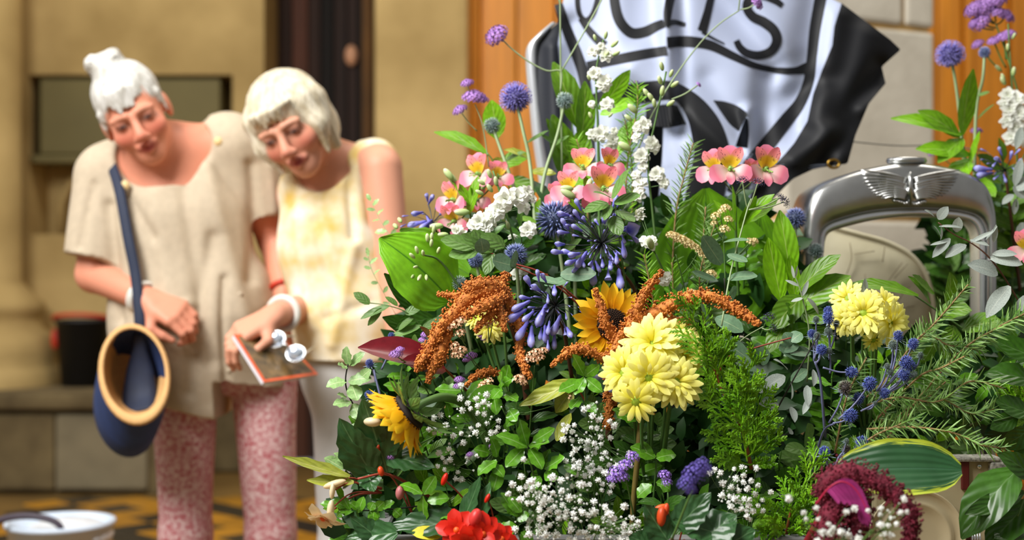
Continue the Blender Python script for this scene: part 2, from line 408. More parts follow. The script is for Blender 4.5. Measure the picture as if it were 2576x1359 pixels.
ribbon([(1674, 62), (1696, 56), (1724, 62)], [16, 14, 10], 'letter_e')
ribbon([(1800, -70), (1790, -15), (1780, 30), (1766, 78)], [18, 18, 20, 24], 'letter_l')
ribbon([(1766, 80), (1790, 94), (1822, 110)], [8, 6, 4], 'letter_l')
ribbon([(1968, 14), (1948, 0), (1916, -12), (1886, -2), (1879, 20), (1894, 42), (1922, 56), (1946, 76), (1954, 102), (1940, 128), (1910, 139), (1880, 134), (1862, 120), (1852, 102)], [14, 20, 22, 24, 26, 24, 22, 20, 16], 'letter_s')
strip([(1481, 240), (1529, 223), (1620, 206), (1680, 203), (1720, 216), (1768, 250), (1805, 294), (1827, 342), (1836, 390), (1832, 440), (1815, 520), (1800, 560)],
      [(1482, 262), (1530, 262), (1620, 258), (1680, 250), (1706, 258), (1728, 296), (1738, 330), (1744, 370), (1744, 400), (1734, 440), (1722, 500), (1715, 560)], 'emblem_ring')
strip([(1624, 272), (1640, 268), (1680, 262), (1704, 266)], [(1626, 326), (1650, 322), (1690, 320), (1726, 312)], 'emblem_bar')
strip([(1632, 316), (1630, 400), (1636, 560)], [(1667, 318), (1664, 400), (1650, 560)], 'emblem_bar')
strip([(1795, 252), (1826, 256), (1856, 267), (1880, 284)], [(1795, 254), (1818, 288), (1836, 312), (1858, 330)], 'emblem_tail')
strip([(1876, 296), (1866, 320), (1850, 368)], [(1882, 300), (1884, 336), (1880, 372)], 'emblem_tail', cloth_n)
gm = mat('brass', rgb(190, 150, 70), .3, .05, 20, metal=1, rnd=0)
g0 = fpt(2097, 412, .004)
part('grommet', MB().tube([g0+Vector((.011*math.cos(a), 0, .008*math.sin(a))) for a in [2*math.pi*i/20 for i in range(21)]], .0028, 6, False).mesh('grommet', gm), flag, None, 'small brass eyelet')

# bright metal frame under the flag's left edge
alum = mat('polished_aluminium', rgb(226, 229, 232), .24, .06, 20, metal=.9, rnd=0)
whm = mat('bright_satin_metal', rgb(226, 230, 236), .3, .04, 20, metal=.6, rnd=0)
fp = pxp([(1392, 60, 2.80), (1362, 88, 2.79), (1340, 118, 2.79), (1338, 170, 2.79), (1346, 260, 2.79), (1356, 360, 2.79), (1372, 470, 2.79), (1400, 700, 2.79), (1402, 1000, 2.79)], 6)
fp = fp + [np.array((fp[-1][0], 2.79, 0.005))]
rings = []
for i, p in enumerate(fp):
    w = .006+.006*min(1, i/14); p = Vector(p)
    rings.append([p+Vector((w*math.cos(a)*1.0, .02*math.sin(a), 0)) for a in [2*math.pi*j/12 for j in range(12)]])
solo('metal_frame', MB().loft(rings, True, True, True).mesh('metal_frame', whm), 'curved bright metal frame upright under the left edge of the flag', 'frame')
# second post holding the flag from behind, out of sight
tp = [at(1700, 420, 2.84), at(1700, -60, 2.84)]
pole = thing('flag_stand', 'black stand holding up the draped flag', 'stand', (tp[0].x, 2.86, 0))
blackm = mat('black_steel', rgb(30, 30, 32), .4, .1, 20, rnd=0)
part('upright', MB().tube([(tp[0].x, 2.86, .01), (tp[0].x, 2.86, tp[1].z)], .012, 8).mesh('upright', blackm), pole)
part('crossbar', MB().tube([(tp[0].x-.2, 2.86, tp[1].z), (tp[0].x+.26, 2.86, tp[1].z)], .012, 8).mesh('crossbar', blackm), pole)
part('foot', MB().tube([(tp[0].x-.25, 2.86, .012), (tp[0].x+.25, 2.86, .012)], .012, 8).tube([(tp[0].x, 2.66, .012), (tp[0].x, 3.1, .012)], .012, 8).mesh('foot', blackm), pole)

# vintage radiator shell
chrome = mat('worn_nickel', rgb(200, 200, 197), .28, .22, 14, metal=1, rnd=0, bump=.05, bscale=60, c2=rgb(214, 216, 216))
RY = 2.5
def outline(pts, n=10): return cr_([(a, b) for a, b in pts], n)
OUT = [(2026, 2106), (2024, 800), (2024, 620), (2028, 560), (2036, 510), (2056, 474), (2100, 450), (2180, 424), (2290, 408), (2390, 420), (2450, 440), (2484, 466), (2502, 510), (2508, 560), (2510, 640), (2508, 800), (2506, 2106)]
INN = [(2064, 2106), (2062, 800), (2060, 660), (2060, 620), (2064, 590), (2078, 568), (2110, 552), (2190, 532), (2290, 524), (2390, 528), (2440, 536), (2466, 548), (2480, 570), (2484, 600), (2485, 660), (2484, 800), (2482, 2106)]
LIP = [(2080, 2106), (2078, 800), (2076, 660), (2077, 630), (2080, 604), (2090, 586), (2120, 574), (2192, 556), (2290, 544), (2386, 547), (2430, 553), (2452, 564), (2464, 584), (2468, 610), (2468, 660), (2468, 800), (2466, 2106)]
o_, i_, l_ = outline(OUT), outline(INN), outline(LIP)
def ring(P, dy): return [at(p[0], p[1], RY)+Vector((0, dy, 0)) for p in P]
def lerp(A, B, t): return [a+(b-a)*t for a, b in zip(A, B)]
rad = thing('radiator_shell', 'worn silver vintage car radiator surround rising among the leaves', 'radiator', (at(2267, 679, RY).x, RY+.05, 0))
sh = MB().loft([ring(o_, .14), ring(o_, .05), ring(lerp(o_, i_, .0), .014), ring(lerp(o_, i_, .05), .004), ring(lerp(o_, i_, .16), -.003), ring(lerp(o_, i_, .5), -.007), ring(lerp(o_, i_, .85), -.004),
                ring(lerp(o_, i_, .97), .001), ring(i_, .006), ring(i_, .014)], False)
part('shell', sh.mesh('shell', chrome), rad)
part('inner_lip', MB().loft([ring(i_, .012), ring(lerp(i_, l_, .2), .007), ring(lerp(i_, l_, .8), .007), ring(l_, .012), ring(l_, .06)], False).mesh('inner_lip', alum), rad)
cp = at(2292, 398, RY)+Vector((0, .03, 0))
capm = MB().loft([[cp+Vector((r*math.cos(a), r*.8*math.sin(a), z)) for a in [2*math.pi*j/28 for j in range(28)]] for r, z in ((.02, -.02), (.02, -.008), (.034, -.007), (.036, -.003), (.034, .002), (.02, .004), (.018, .003))], True, False, True)
part('filler_cap', capm.mesh('filler_cap', chrome), rad)
ec = at(2286, 474, RY)+Vector((0, -.006, 0)); em = MB()
for sd in (-1, 1):
    wing = MB()
    for row, (n, L0, z0, dz) in enumerate(((9, .086, .016, -.0026), (8, .06, .005, -.0028), (6, .038, -.007, -.0024))):
        for k in range(n):
            p0 = ec+Vector((sd*(.004+k*.001), -.002-row*.0012, z0+k*dz)); an = .25-.09*k
            L = L0*(1-.05*k); p1 = p0+Vector((sd*L*math.cos(an), .001, L*math.sin(an)*.55+.004))
            pm = (p0+p1)/2+Vector((0, -.004, .002)); wing.tube(cr_([p0, pm, p1], 4), [.0024, .0034, .0033, .003, .0027, .0024, .002, .0016, .0008], 5)
    part('emblem_wing', wing.mesh('emblem_wing', chrome), rad)
cenm = MB().tube([ec+Vector((0, -.004, .028)), ec+Vector((0, -.006, .012)), ec+Vector((0, -.006, -.03))], [.002, .0045, .003], 8).ball(ec+Vector((0, -.004, -.006)), (.009, .005, .009), 12, 8)
for k in range(13): cenm.ball(ec+Vector((-.026+k*.0043, -.002, -.02-.008*math.cos((k-6)/6*1.3)+ru(-.002, .002))), (.004, .003, .004), 8, 5)
part('emblem_centre', cenm.mesh('emblem_centre', chrome), rad)
# cream panel seen through the opening
creamc = mat('aged_cream_paint', rgb(208, 198, 164), .6, .12, 9, rnd=0, c2=rgb(222, 214, 184))
cpn = thing('cream_panel', 'cream cracked panel with curved top seen through the radiator opening', 'panel', (at(2210, 900, 2.78).x, 2.78, 0))
top = cr_([(2020, 530), (2085, 566), (2160, 588), (2230, 608), (2290, 640), (2326, 684), (2344, 740), (2352, 820), (2354, 960)], 6)
rg = [[at(p[0]+(2040-p[0])*k/8, p[1]+(1000-p[1])*k/8, 2.78-.02*math.sin(k/8*3)) for p in top] for k in range(9)]
bk = [[q+Vector((0, .03, 0)) for q in r] for r in rg]
part('board', MB().loft([bk[0]]+rg, False).mesh('board', creamc), cpn)
part('rim', MB().tube([at(p[0], p[1], 2.775) for p in top], .004, 6).mesh('rim', creamc), cpn)
part('support', MB().box((at(2150, 0, 2.79).x-.08, 2.80, 0.005), (at(2150, 0, 2.79).x+.08, 2.82, at(0, 990, 2.79).z)).mesh('support', creamc, False), cpn)
crk = mat('crack_brown', rgb(156, 142, 112), .8, .1, 20, rnd=0)
for pts in ([(2130, 690), (2142, 650), (2138, 610)], [(2150, 640), (2200, 632)], [(2220, 660), (2226, 620)], [(2270, 660), (2240, 700), (2222, 730)], [(2284, 664), (2250, 700)], [(2160, 800), (2200, 790), (2300, 770)], [(2180, 740), (2176, 690)], [(2240, 800), (2270, 740), (2290, 720)]):
    part('crack', MB().tube([at(p[0], p[1], 2.758) for p in cr_(pts, 4)], .0011, 4).mesh('crack', crk), cpn)
part('guy_wire', MB().tube([(tp[0].x, 2.86, at(0, 340, 2.86).z)]+list(pxp([(2100, 352, 2.87), (2250, 366, 2.87), (2360, 366, 2.87), (2480, 380, 2.87)], 5)), .0014, 5).mesh('guy_wire', mat('grey_wire', rgb(120, 118, 112), .4, .1, 20, metal=.6, rnd=0)), pole)

# grey wooden planter that carries the arrangement
gw = mat('grey_weathered_wood', rgb(112, 112, 110), .8, .25, 8, stretch=(1, 8, 8), rnd=.12, bump=.25)
pt = thing('planter_box', 'grey weathered wooden planter box under the flowers', 'planter', (.14, 2.2, 0))
pz = at(930, 1341, 1.96).z; px0, px1, py0, py1 = at(926, 0, 1.96).x, .48, 1.95, 2.46
for k in range(4):
    z0, z1 = pz*k/4+.004, pz*(k+1)/4-.004
    for nm, lo, hi in (('plank', (px0, py0, z0), (px1, py0+.022, z1)), ('plank', (px0, py1-.022, z0), (px1, py1, z1)), ('plank', (px0, py0+.022, z0), (px0+.022, py1-.022, z1)), ('plank', (px1-.022, py0+.022, z0), (px1, py1-.022, z1))):
        part(nm, bevel_box(nm, lo, hi, gw, .003, 1), pt)
part('base_board', bevel_box('base_board', (px0+.022, py0+.022, pz*.7), (px1-.022, py1-.022, pz*.72), gw, .003, 1), pt)
part('soil', bevel_box('soil', (px0+.023, py0+.023, pz*.72), (px1-.023, py1-.023, pz*.9), mat('dark_soil', rgb(32, 26, 20), .95, .3, 60, rnd=0), .01, 1), pt)

# open picnic hamper lid with a strapped plate and fork
crl = mat('cream_leatherette', rgb(180, 166, 130), .5, .06, 18, rnd=0, bump=.1)
mar = mat('maroon_leather', rgb(92, 28, 22), .5, .15, 30, rnd=0)
chk = mat('grey_woven_trim', rgb(120, 118, 110), .8, .4, 240, rnd=0, c2=rgb(190, 186, 172))
HY = 2.02
hp = thing('picnic_hamper', 'open cream lined picnic case half hidden by leaves', 'hamper', (at(2400, 0, HY).x, HY+.05, 0))
def hb(nm, x0, y0, x1, y1, dy0, dy1, m, bw=.003):
    a, b = at(x0, y1, HY), at(x1, y0, HY); part(nm, bevel_box(nm, (a.x, HY+dy0, a.z), (b.x, HY+dy1, b.z), m, bw), hp)
hb('lid_panel', 2200, 1158, 2512, 1460, .0, .02, crl)
hb('trim', 2200, 1148, 2512, 1160, -.012, .024, chk)
hb('trim', 2486, 1160, 2530, 1190, -.012, .024, chk)
hb('trim', 2512, 1190, 2530, 1460, -.012, .024, chk)
hb('strap', 2416, 1160, 2436, 1232, -.006, .0, mar, .002)
hb('strap', 2420, 1300, 2440, 1460, -.006, .0, mar, .002)
sc_ = at(2462, 1173, HY)+Vector((0, -.003, 0)); part('screw', MB().ball(sc_, (.0036, .002, .0036), 12, 6).mesh('screw', alum), hp)
a, b = at(2200, 1460, HY), at(2530, 1460, HY)
part('case_body', bevel_box('case_body', (a.x, HY, .006), (b.x, HY+.36, a.z), crl, .006), hp)
pc = at(2300, 1350, HY)+Vector((0, -.012, 0)); prof = [(.0, .006), (.03, .006), (.042, .004), (.046, .001), (.05, .0), (.054, .003), (.064, .001), (.067, -.003), (.069, -.003), (.069, .0), (.05, .006), (.0, .009)]
solo('plate', MB().loft([[pc+Vector((max(r, .0005)*math.cos(t), y, max(r, .0005)*math.sin(t))) for t in [2*math.pi*j/48 for j in range(48)]] for r, y in prof]).mesh('plate', mat('cream_china', rgb(190, 176, 142), .25, .03, 8, rnd=0)), 'cream plate with concentric rims strapped inside the picnic lid', 'plate')
fk = thing('fork', 'silver fork held beside the plate in the picnic lid', 'fork', at(2456, 1420, HY-.008))
part('handle', MB().tube([at(2456, 1452, HY-.006), at(2456, 1390, HY-.010), at(2456, 1376, HY-.01)], [.004, .003, .005], 8).mesh('handle', alum), fk)
for k in range(4): part('tine', MB().tube([at(2456+(k-1.5)*6, 1380, HY-.01), at(2456+(k-1.5)*6.4, 1354, HY-.012), at(2456+(k-1.5)*6, 1336, HY-.009)], [.0017, .0014, .0008], 6).mesh('tine', alum), fk)

# things on the floor and bench behind
bk_ = thing('bucket', 'black bucket with red handle standing on the stone bench', 'bucket', (X7(217, 6.8), 6.8, .45))
def lathe(c, prof, n=28): return MB().loft([[Vector(c)+Vector((r*math.cos(2*math.pi*j/n), r*math.sin(2*math.pi*j/n), z)) for j in range(n)] for r, z in prof])
c0 = (X7(217, 6.8), 6.75, .452)
part('body', lathe(c0, [(.001, 0), (.10, 0), (.125, .3), (.132, .3), (.132, .315), (.118, .315), (.095, .01), (.001, .01)]).mesh('body', mat('black_plastic', rgb(24, 23, 24), .5, .1, 20, rnd=0)), bk_)
redp = mat('red_plastic', rgb(196, 52, 28), .5, .1, 20, rnd=0)
part('handle', MB().tube([Vector(c0)+Vector((.134*math.cos(t), -.12*abs(math.sin(t)), .315+.05*math.sin(t)*.5)) for t in [math.pi*i/16 for i in range(17)]], .011, 6).mesh('handle', redp), bk_)
part('lug', MB().ball(Vector(c0)+Vector((-.13, -.01, .22)), (.02, .02, .05)).mesh('lug', redp), bk_)
wc = (at(152, 0, 3.75).x, 3.75, 0.002)
wb2 = thing('white_bucket', 'pale blue-white bucket with dark handle on the tiled floor', 'bucket', wc)
part('body', lathe(wc, [(.001, 0), (.11, 0), (.135, .325), (.142, .325), (.142, .338), (.128, .338), (.105, .01), (.001, .01)]).mesh('body', mat('pale_blue_plastic', rgb(206, 220, 238), .4, .06, 6, rnd=0)), wb2)
part('handle', MB().tube([Vector(wc)+Vector((-.05+.09*math.cos(t), -.12, .335+.035*math.sin(t))) for t in [math.pi*i/16 for i in range(17)]], .009, 8).mesh('handle', mat('dark_handle', rgb(62, 52, 66), .5, .1, 20, rnd=0)), wb2)
part('crumpled_liner', MB().ball(Vector(wc)+Vector((.02, 0, .30)), (.118, .118, .045), 20, 10).mesh('crumpled_liner', mat('clear_white_liner', rgb(226, 232, 240), .3, .1, 20, rnd=0, bump=.6)), wb2)
# ---------------------------------------------------------------- people: smooth signed-distance bodies, meshed with surface nets
class SDF:
    def __init__(s, lo, hi, h):
        s.h = h; s.lo = np.array(lo, float); s.n = np.ceil((np.array(hi)-s.lo)/h).astype(int)+1
        s.D = np.full(tuple(s.n), 1.0, np.float32); s.ax = [(s.lo[i]+h*np.arange(s.n[i])).astype(np.float32) for i in range(3)]
    def rng(s, lo, hi):
        a = np.clip(np.floor((np.array(lo)-s.lo)/s.h).astype(int), 0, s.n-1); b = np.clip(np.ceil((np.array(hi)-s.lo)/s.h).astype(int)+1, 1, s.n)
        return tuple(slice(int(p), int(max(q, p+1))) for p, q in zip(a, b))
    def pts(s, sl): return s.ax[0][sl[0]][:, None, None], s.ax[1][sl[1]][None, :, None], s.ax[2][sl[2]][None, None, :]
    def blend(s, sl, d, k, sub=False):
        A = s.D[sl]
        if sub:
            h = np.clip(.5-.5*(A+d)/k, 0, 1); s.D[sl] = A*(1-h)-d*h+k*h*(1-h)
        else:
            h = np.clip(.5+.5*(A-d)/k, 0, 1); s.D[sl] = A*(1-h)+d*h-k*h*(1-h)
    def cone(s, a, b, ra, rb, k=.02, sy=1, sub=False, cut=None):
        a = np.array(a, float); b = np.array(b, float); m = max(ra, rb)*max(1, sy)+k*1.5+.02
        sl = s.rng(np.minimum(a, b)-m, np.maximum(a, b)+m); x, y, z = s.pts(sl)
        ab = (b-a)*np.array((1, 1/sy, 1)); L2 = float(ab @ ab)+1e-9
        px, py, pz = x-a[0], (y-a[1])/sy, z-a[2]
        t = np.clip((px*ab[0]+py*ab[1]+pz*ab[2])/L2, 0, 1)
        d = np.sqrt((px-t*ab[0])**2+(py-t*ab[1])**2+(pz-t*ab[2])**2)-(ra+t*(rb-ra))
        if sy < 1: d = d*(.5+.5*sy)
        if cut is not None:
            c, n = np.array(cut[0], float), np.array(cut[1], float)
            d = np.maximum(d, (x-c[0])*n[0]+(y-c[1])*n[1]+(z-c[2])*n[2])
        s.blend(sl, d, k, sub)
    def ell(s, c, r, M=None, k=.02, sub=False):
        c = np.array(c, float); r = np.array(r, float); m = r.max()+k*1.5+.02
        sl = s.rng(c-m, c+m); x, y, z = s.pts(sl); x, y, z = x-c[0], y-c[1], z-c[2]
        if M is not None:
            Rm = np.array(M.to_3x3()).T
            x, y, z = Rm[0, 0]*x+Rm[0, 1]*y+Rm[0, 2]*z, Rm[1, 0]*x+Rm[1, 1]*y+Rm[1, 2]*z, Rm[2, 0]*x+Rm[2, 1]*y+Rm[2, 2]*z
        k0 = np.sqrt((x/r[0])**2+(y/r[1])**2+(z/r[2])**2)+1e-6; k1 = np.sqrt((x/r[0]**2)**2+(y/r[1]**2)**2+(z/r[2]**2)**2)+1e-6
        s.blend(sl, k0*(k0-1)/k1, k, sub)
    def mesh(s):
        D = s.D; I = D < 0; n = s.n
        c = [(i, j, k) for i in (0, 1) for j in (0, 1) for k in (0, 1)]
        sub = lambda A, o: A[o[0]:n[0]-1+o[0], o[1]:n[1]-1+o[1], o[2]:n[2]-1+o[2]]
        tot = sum(sub(I, o).astype(np.int8) for o in c); act = np.argwhere((tot > 0) & (tot < 8))
        idx = np.full(tuple(n-1), -1, np.int64); idx[act[:, 0], act[:, 1], act[:, 2]] = np.arange(len(act))
        val = {o: D[act[:, 0]+o[0], act[:, 1]+o[1], act[:, 2]+o[2]].astype(float) for o in c}
        acc = np.zeros((len(act), 3)); w = np.zeros(len(act))
        for o in c:
            for ax in range(3):
                if o[ax] == 0:
                    p = list(o); p[ax] = 1; p = tuple(p); a, b = val[o], val[p]; msk = (a < 0) != (b < 0)
                    t = np.where(msk, a/np.where(msk, a-b, 1), 0)
                    for q in range(3): acc[:, q] += np.where(msk, o[q]+(t if q == ax else 0), 0)
                    w += msk
        V = s.lo+s.h*(act+acc/w[:, None]); Fs = []
        for ax in range(3):
            u, v = (ax+1) % 3, (ax+2) % 3
            A = np.take(I, range(n[ax]-1), ax); B = np.take(I, range(1, n[ax]), ax); e = np.argwhere(A != B)
            e = e[(e[:, u] > 0) & (e[:, v] > 0) & (e[:, u] < n[u]-1) & (e[:, v] < n[v]-1)]
            ins = A[e[:, 0], e[:, 1], e[:, 2]]; q = []
            for du, dv in ((-1, -1), (0, -1), (0, 0), (-1, 0)):
                f = e.copy(); f[:, u] += du; f[:, v] += dv; q.append(idx[f[:, 0], f[:, 1], f[:, 2]])
            q = np.stack(q, 1); q[~ins] = q[~ins][:, ::-1]; Fs.append(q)
        return V, np.concatenate(Fs)

def head_matrix(c, pitch, yaw, roll):
    M = Matrix.Rotation(math.radians(roll), 4, 'Y') @ Matrix.Rotation(math.radians(yaw), 4, 'Z') @ Matrix.Rotation(math.radians(pitch), 4, 'X')
    M.translation = c; return M
def add_head(s, M, smile=0):
    P = lambda x, y, z: M @ Vector((x, y, z))
    E = lambda c, r, k=.015, sub=False: s.ell(P(*c), r, M, k, sub)
    E((0, .015, .035), (.072, .090, .082)); E((0, -.025, -.03), (.058, .064, .082), .03); E((0, -.062, -.092), (.026, .026, .024), .03)
    for q in (-1, 1):
        E((q*.036, -.060, -.034), (.026, .024, .024), .02); E((q*.074, .012, -.012), (.010, .022, .031), .008)
        s.cone(P(q*.014, -.089, .016), P(q*.046, -.078, .014), .009, .008, .014)
        E((q*.031, -.097, -.002), (.018, .013, .011), .010, True); E((q*.031, -.078, -.003), (.0135, .0125, .0125), .004)
        s.cone(P(q*.019, -.0865, .0045), P(q*.043, -.083, .0035), .0045, .004, .004)
        E((q*.012, -.104, -.040), (.009, .010, .008), .008)
    s.cone(P(0, -.088, .006), P(0, -.112, -.033), .0075, .0125, .012)
    zl = .004*smile
    for q in (-1, 1):
        s.cone(P(0, -.0955, -.0630), P(q*.023, -.084, -.064+zl), .0055, .003, .006); s.cone(P(0, -.093, -.0735), P(q*.021, -.083, -.067+zl), .0062, .003, .006)
        s.cone(P(0, -.1015, -.0680), P(q*.024, -.088, -.0655+zl), .0026, .0022, .003, 1, True)
def face_cols(V, M, skin, W=None):
    Mi = np.array(M.inverted()); q = V @ Mi[:3, :3].T+Mi[:3, 3]
    c = np.ones((len(V), 4)); c[:, :3] = skin
    def mix(w, col):
        w = np.clip(w, 0, 1)[:, None]; c[:, :3] = c[:, :3]*(1-w)+np.array(col)*w
    g = lambda x, y, z, rx, ry, rz: np.exp(-(((q[:, 0]-x)/rx)**2+((q[:, 1]-y)/ry)**2+((q[:, 2]-z)/rz)**2))
    red = rgb(206, 92, 76)
    for sd in (-1, 1):
        mix(.55*g(sd*.04, -.075, -.035, .024, .04, .02), red)
        mix(.75*g(sd*.031, -.09, -.001, .019, .03, .010), rgb(128, 76, 64)); mix(.8*g(sd*.024, -.095, -.004, .006, .03, .0035), rgb(216, 206, 200))
        mix(1.3*g(sd*.031, -.095, -.004, .0068, .03, .0042), rgb(52, 44, 48)); mix(.35*g(sd*.032, -.09, .019, .02, .03, .005), rgb(150, 118, 100))
        mix(.5*g(sd*.012, -.108, -.047, .006, .01, .004), rgb(110, 46, 40))
    mix(.5*g(0, -.115, -.038, .014, .02, .014), red)
    lip = (np.abs(q[:, 0]) < .026) & (q[:, 1] < -.075)
    mix(np.where(lip, 1.3*g(0, -.095, -.068, .021, .04, .0085), 0), rgb(188, 84, 80)); mix(np.where(lip, .8*g(0, -.095, -.068, .019, .04, .0022), 0), rgb(120, 48, 46))
    return c
def add_hand(s, o, d, n, side, curl=(.6, .8, .6), sc=1.0, spread=.0, thumb_in=.5):
    d = Vector(d).normalized(); n = Vector(n); n = (n-d*n.dot(d)).normalized(); y = n.cross(d)*side; o = Vector(o)
    P = lambda a, b, c: o+(d*a+y*b+n*c)*sc
    for i, (by, L) in enumerate(((.030, (.042, .026, .022)), (.010, (.046, .030, .023)), (-.010, (.042, .028, .022)), (-.029, (.034, .021, .019)))):
        b0 = P(.088-.004*abs(i-1), by, 0); s.cone(P(.008, by*.55, 0), b0, .0165*sc, .0125*sc, .012)
        ang = 0; p = b0; sp = spread*(1.5-i)
        for L_, cu, r0, r1 in zip(L, curl, (.0098, .0088, .0080), (.0088, .0080, .0068)):
            ang += cu; v = (d*math.cos(ang)+y*sp*math.cos(ang)-n*math.sin(ang)).normalized(); q = p+v*L_*sc
            s.cone(p, q, r0*sc, r1*sc, .0035); p = q
    t0 = P(.028, .026, -.008); t1 = t0+(d*.55+y*.75-n*.25).normalized()*.040*sc; t2 = t1+(d*.9+y*(.35-thumb_in)-n*.35).normalized()*.032*sc; t3 = t2+(d*.9-y*thumb_in*.6-n*.45).normalized()*.024*sc
    s.cone(P(.02, .01, 0), t1, .016*sc, .012*sc, .012); s.cone(t1, t2, .0108*sc, .0095*sc, .004); s.cone(t2, t3, .0095*sc, .0075*sc, .004)
def clothwave(V, Nf, amp): pass
skinm = mat('skin', (1, 1, 1), .5, .04, 30, rnd=0, attr=True, spec=.3)
hairm1 = mat('white_blonde_hair', rgb(196, 192, 182), .55, .15, 60, rnd=0, bump=.5, bscale=160, stretch=(1, 1, .25), c2=rgb(228, 227, 223))
hairm2 = mat('pale_blonde_hair', rgb(206, 190, 154), .5, .15, 60, rnd=0, bump=.5, bscale=160, stretch=(1, 1, .25), c2=rgb(234, 225, 204))
linen = mat('beige_linen', rgb(192, 176, 152), .85, .06, 60, rnd=0, bump=.25, bscale=500)
yell = mat('yellow_white_print_cotton', rgb(226, 190, 96), .8, .05, 14, rnd=0, c2=rgb(248, 243, 226))
pinkp = mat('mottled_pink_trousers', rgb(186, 72, 84), .8, .1, 110, rnd=0, c2=rgb(232, 206, 204))
greyp = mat('light_grey_trousers', rgb(192, 190, 186), .8, .04, 30, rnd=0)
shoe = mat('tan_shoe_leather', rgb(120, 86, 58), .5, .1, 20, rnd=0)
def smooth_noise(V, seed, sc_):
    r = np.random.RandomState(seed); o = np.zeros(len(V))
    for k in range(10):
        w = r.normal(size=3)*sc_; o += np.sin(V @ w+r.uniform(0, 6))
    return o/10
def garment(nm, s, m, parent, amp=.004, seed=1, sc_=18, label=None, folds=None):
    V, Fc = s.mesh()
    if amp:
        V = V.copy(); dsp = smooth_noise(V*np.array((1.6, 1.2, .55)), seed, sc_)*amp
        if folds is not None: dsp = dsp+folds(V)
        me = mk(nm, V, Fc, m); nn = np.zeros(len(V)*3, np.float32); me.vertices.foreach_get('normal', nn); nn = nn.reshape(-1, 3)
        me.vertices.foreach_set('co', (V+nn*dsp[:, None]).astype(np.float32).ravel()); me.update()
    else: me = mk(nm, V, Fc, m)
    return part(nm, me, parent, None, label)

def strands(M):
    Mi = np.array(M.inverted())
    def f(V):
        q = V @ Mi[:3, :3].T+Mi[:3, 3]; az = np.arctan2(q[:, 0], -q[:, 1]+.0); z = q[:, 2]
        return 0.0011*np.sin(az*34+5*np.sin(z*22))+.0009*np.sin(az*61+9*z*10)
    return f
# ---- woman in the beige tunic
Y1 = 3.38
A = lambda px, py, dy=0: np.array(at(px, py, Y1+dy))
H1 = head_matrix(at(338, 284, Y1-.10), 22, 6, -25)
p1 = thing('person', 'person in loose beige tunic and mottled pink trousers with white hair in a bun', 'person', (at(560, 0, Y1).x, Y1, 0), 'visitors looking at the flowers')
s = SDF((-1.12, Y1-.42, -.0), (-.42, Y1+.34, 1.57), .004); z0 = .012
add_head(s, H1, 1)
s.cone(H1 @ Vector((0, .02, -.06)), A(430, 395, .03), .050, .056, .03)
s.cone(A(300, 432, .02), A(560, 360, .03), .055, .055, .05); s.cone(A(425, 450, .02), A(440, 560, .02), .125, .135, .05, .68)
s.cone(A(440, 560, .02), A(500, 800, .03), .135, .13, .05, .7); s.cone(A(500, 800, .03), A(555, 880, .04), .12, .085, .05, .75)
for a, b, c, k in ((A(463, 965, .02), A(467, 1345, .0), A(470, 1690, .05), 1), (A(662, 950, .06), A(680, 1345, .05), A(692, 1690, .1), 1)):
    s.cone(a, b, .068, .05, .01); s.cone(b, c, .05, .034, .02)
s.cone(A(262, 452, .0), A(238, 690, -.02), .050, .043, .03); s.cone(A(238, 690, -.02), A(366, 752, -.15), .043, .028, .012)
add_hand(s, A(372, 754, -.155), (.86, -.3, -.36), (.25, -.75, .62), -1, (.55, 1.0, .8), .98)
s.cone(A(600, 385, .02), A(692, 600, .09), .052, .042, .03); s.cone(A(692, 600, .09), A(716, 735, -.01), .040, .029, .015)
add_hand(s, A(718, 745, -.015), (.1, -.3, -.95), (.9, -.3, .1), 1, (.35, .4, .3), .95)
V, Fc = s.mesh()
part('body', mk('body', V, Fc, skinm, cols=face_cols(V, H1, rgb(222, 148, 120))), p1)
# hair
s = SDF(np.array(at(338, 284, Y1-.1))-.24, np.array(at(338, 284, Y1-.1))+.24, .004); q = lambda x, y, z: H1 @ Vector((x, y, z))
s.ell(q(0, .019, .038), (.077, .094, .087), H1, .01); s.ell(q(0, .06, -.01), (.062, .05, .06), H1, .03)
s.ell(q(.006, -.104, -.050), (.070, .085, .102), H1, .008, True)
for k in range(11): s.cone(q(-.034+.0055*k, -.078+.0006*(k-5)**2, .072), q(-.050+.0085*k, -.092+.0011*(k-5)**2, .022+.010*((k*7) % 4)/2+.0006*(k-5)**2), .007, .0022, .010)
for sd in (-1, 1): s.cone(q(sd*.070, -.028, .03), q(sd*.073, -.022, -.02), .007, .003, .012)
s.ell(q(-.012, .022, .118), (.040, .040, .034), H1, .012)
rs = np.random.RandomState(4)
for k in range(14):
    a = k*2.4; s.ell(q(-.012+.028*math.cos(a), .022+.028*math.sin(a), .120+.02*math.sin(k*1.7)), (.016, .016, .014), None, .008)
garment('hair', s, hairm1, p1, .0025, 3, 60, None, strands(H1))
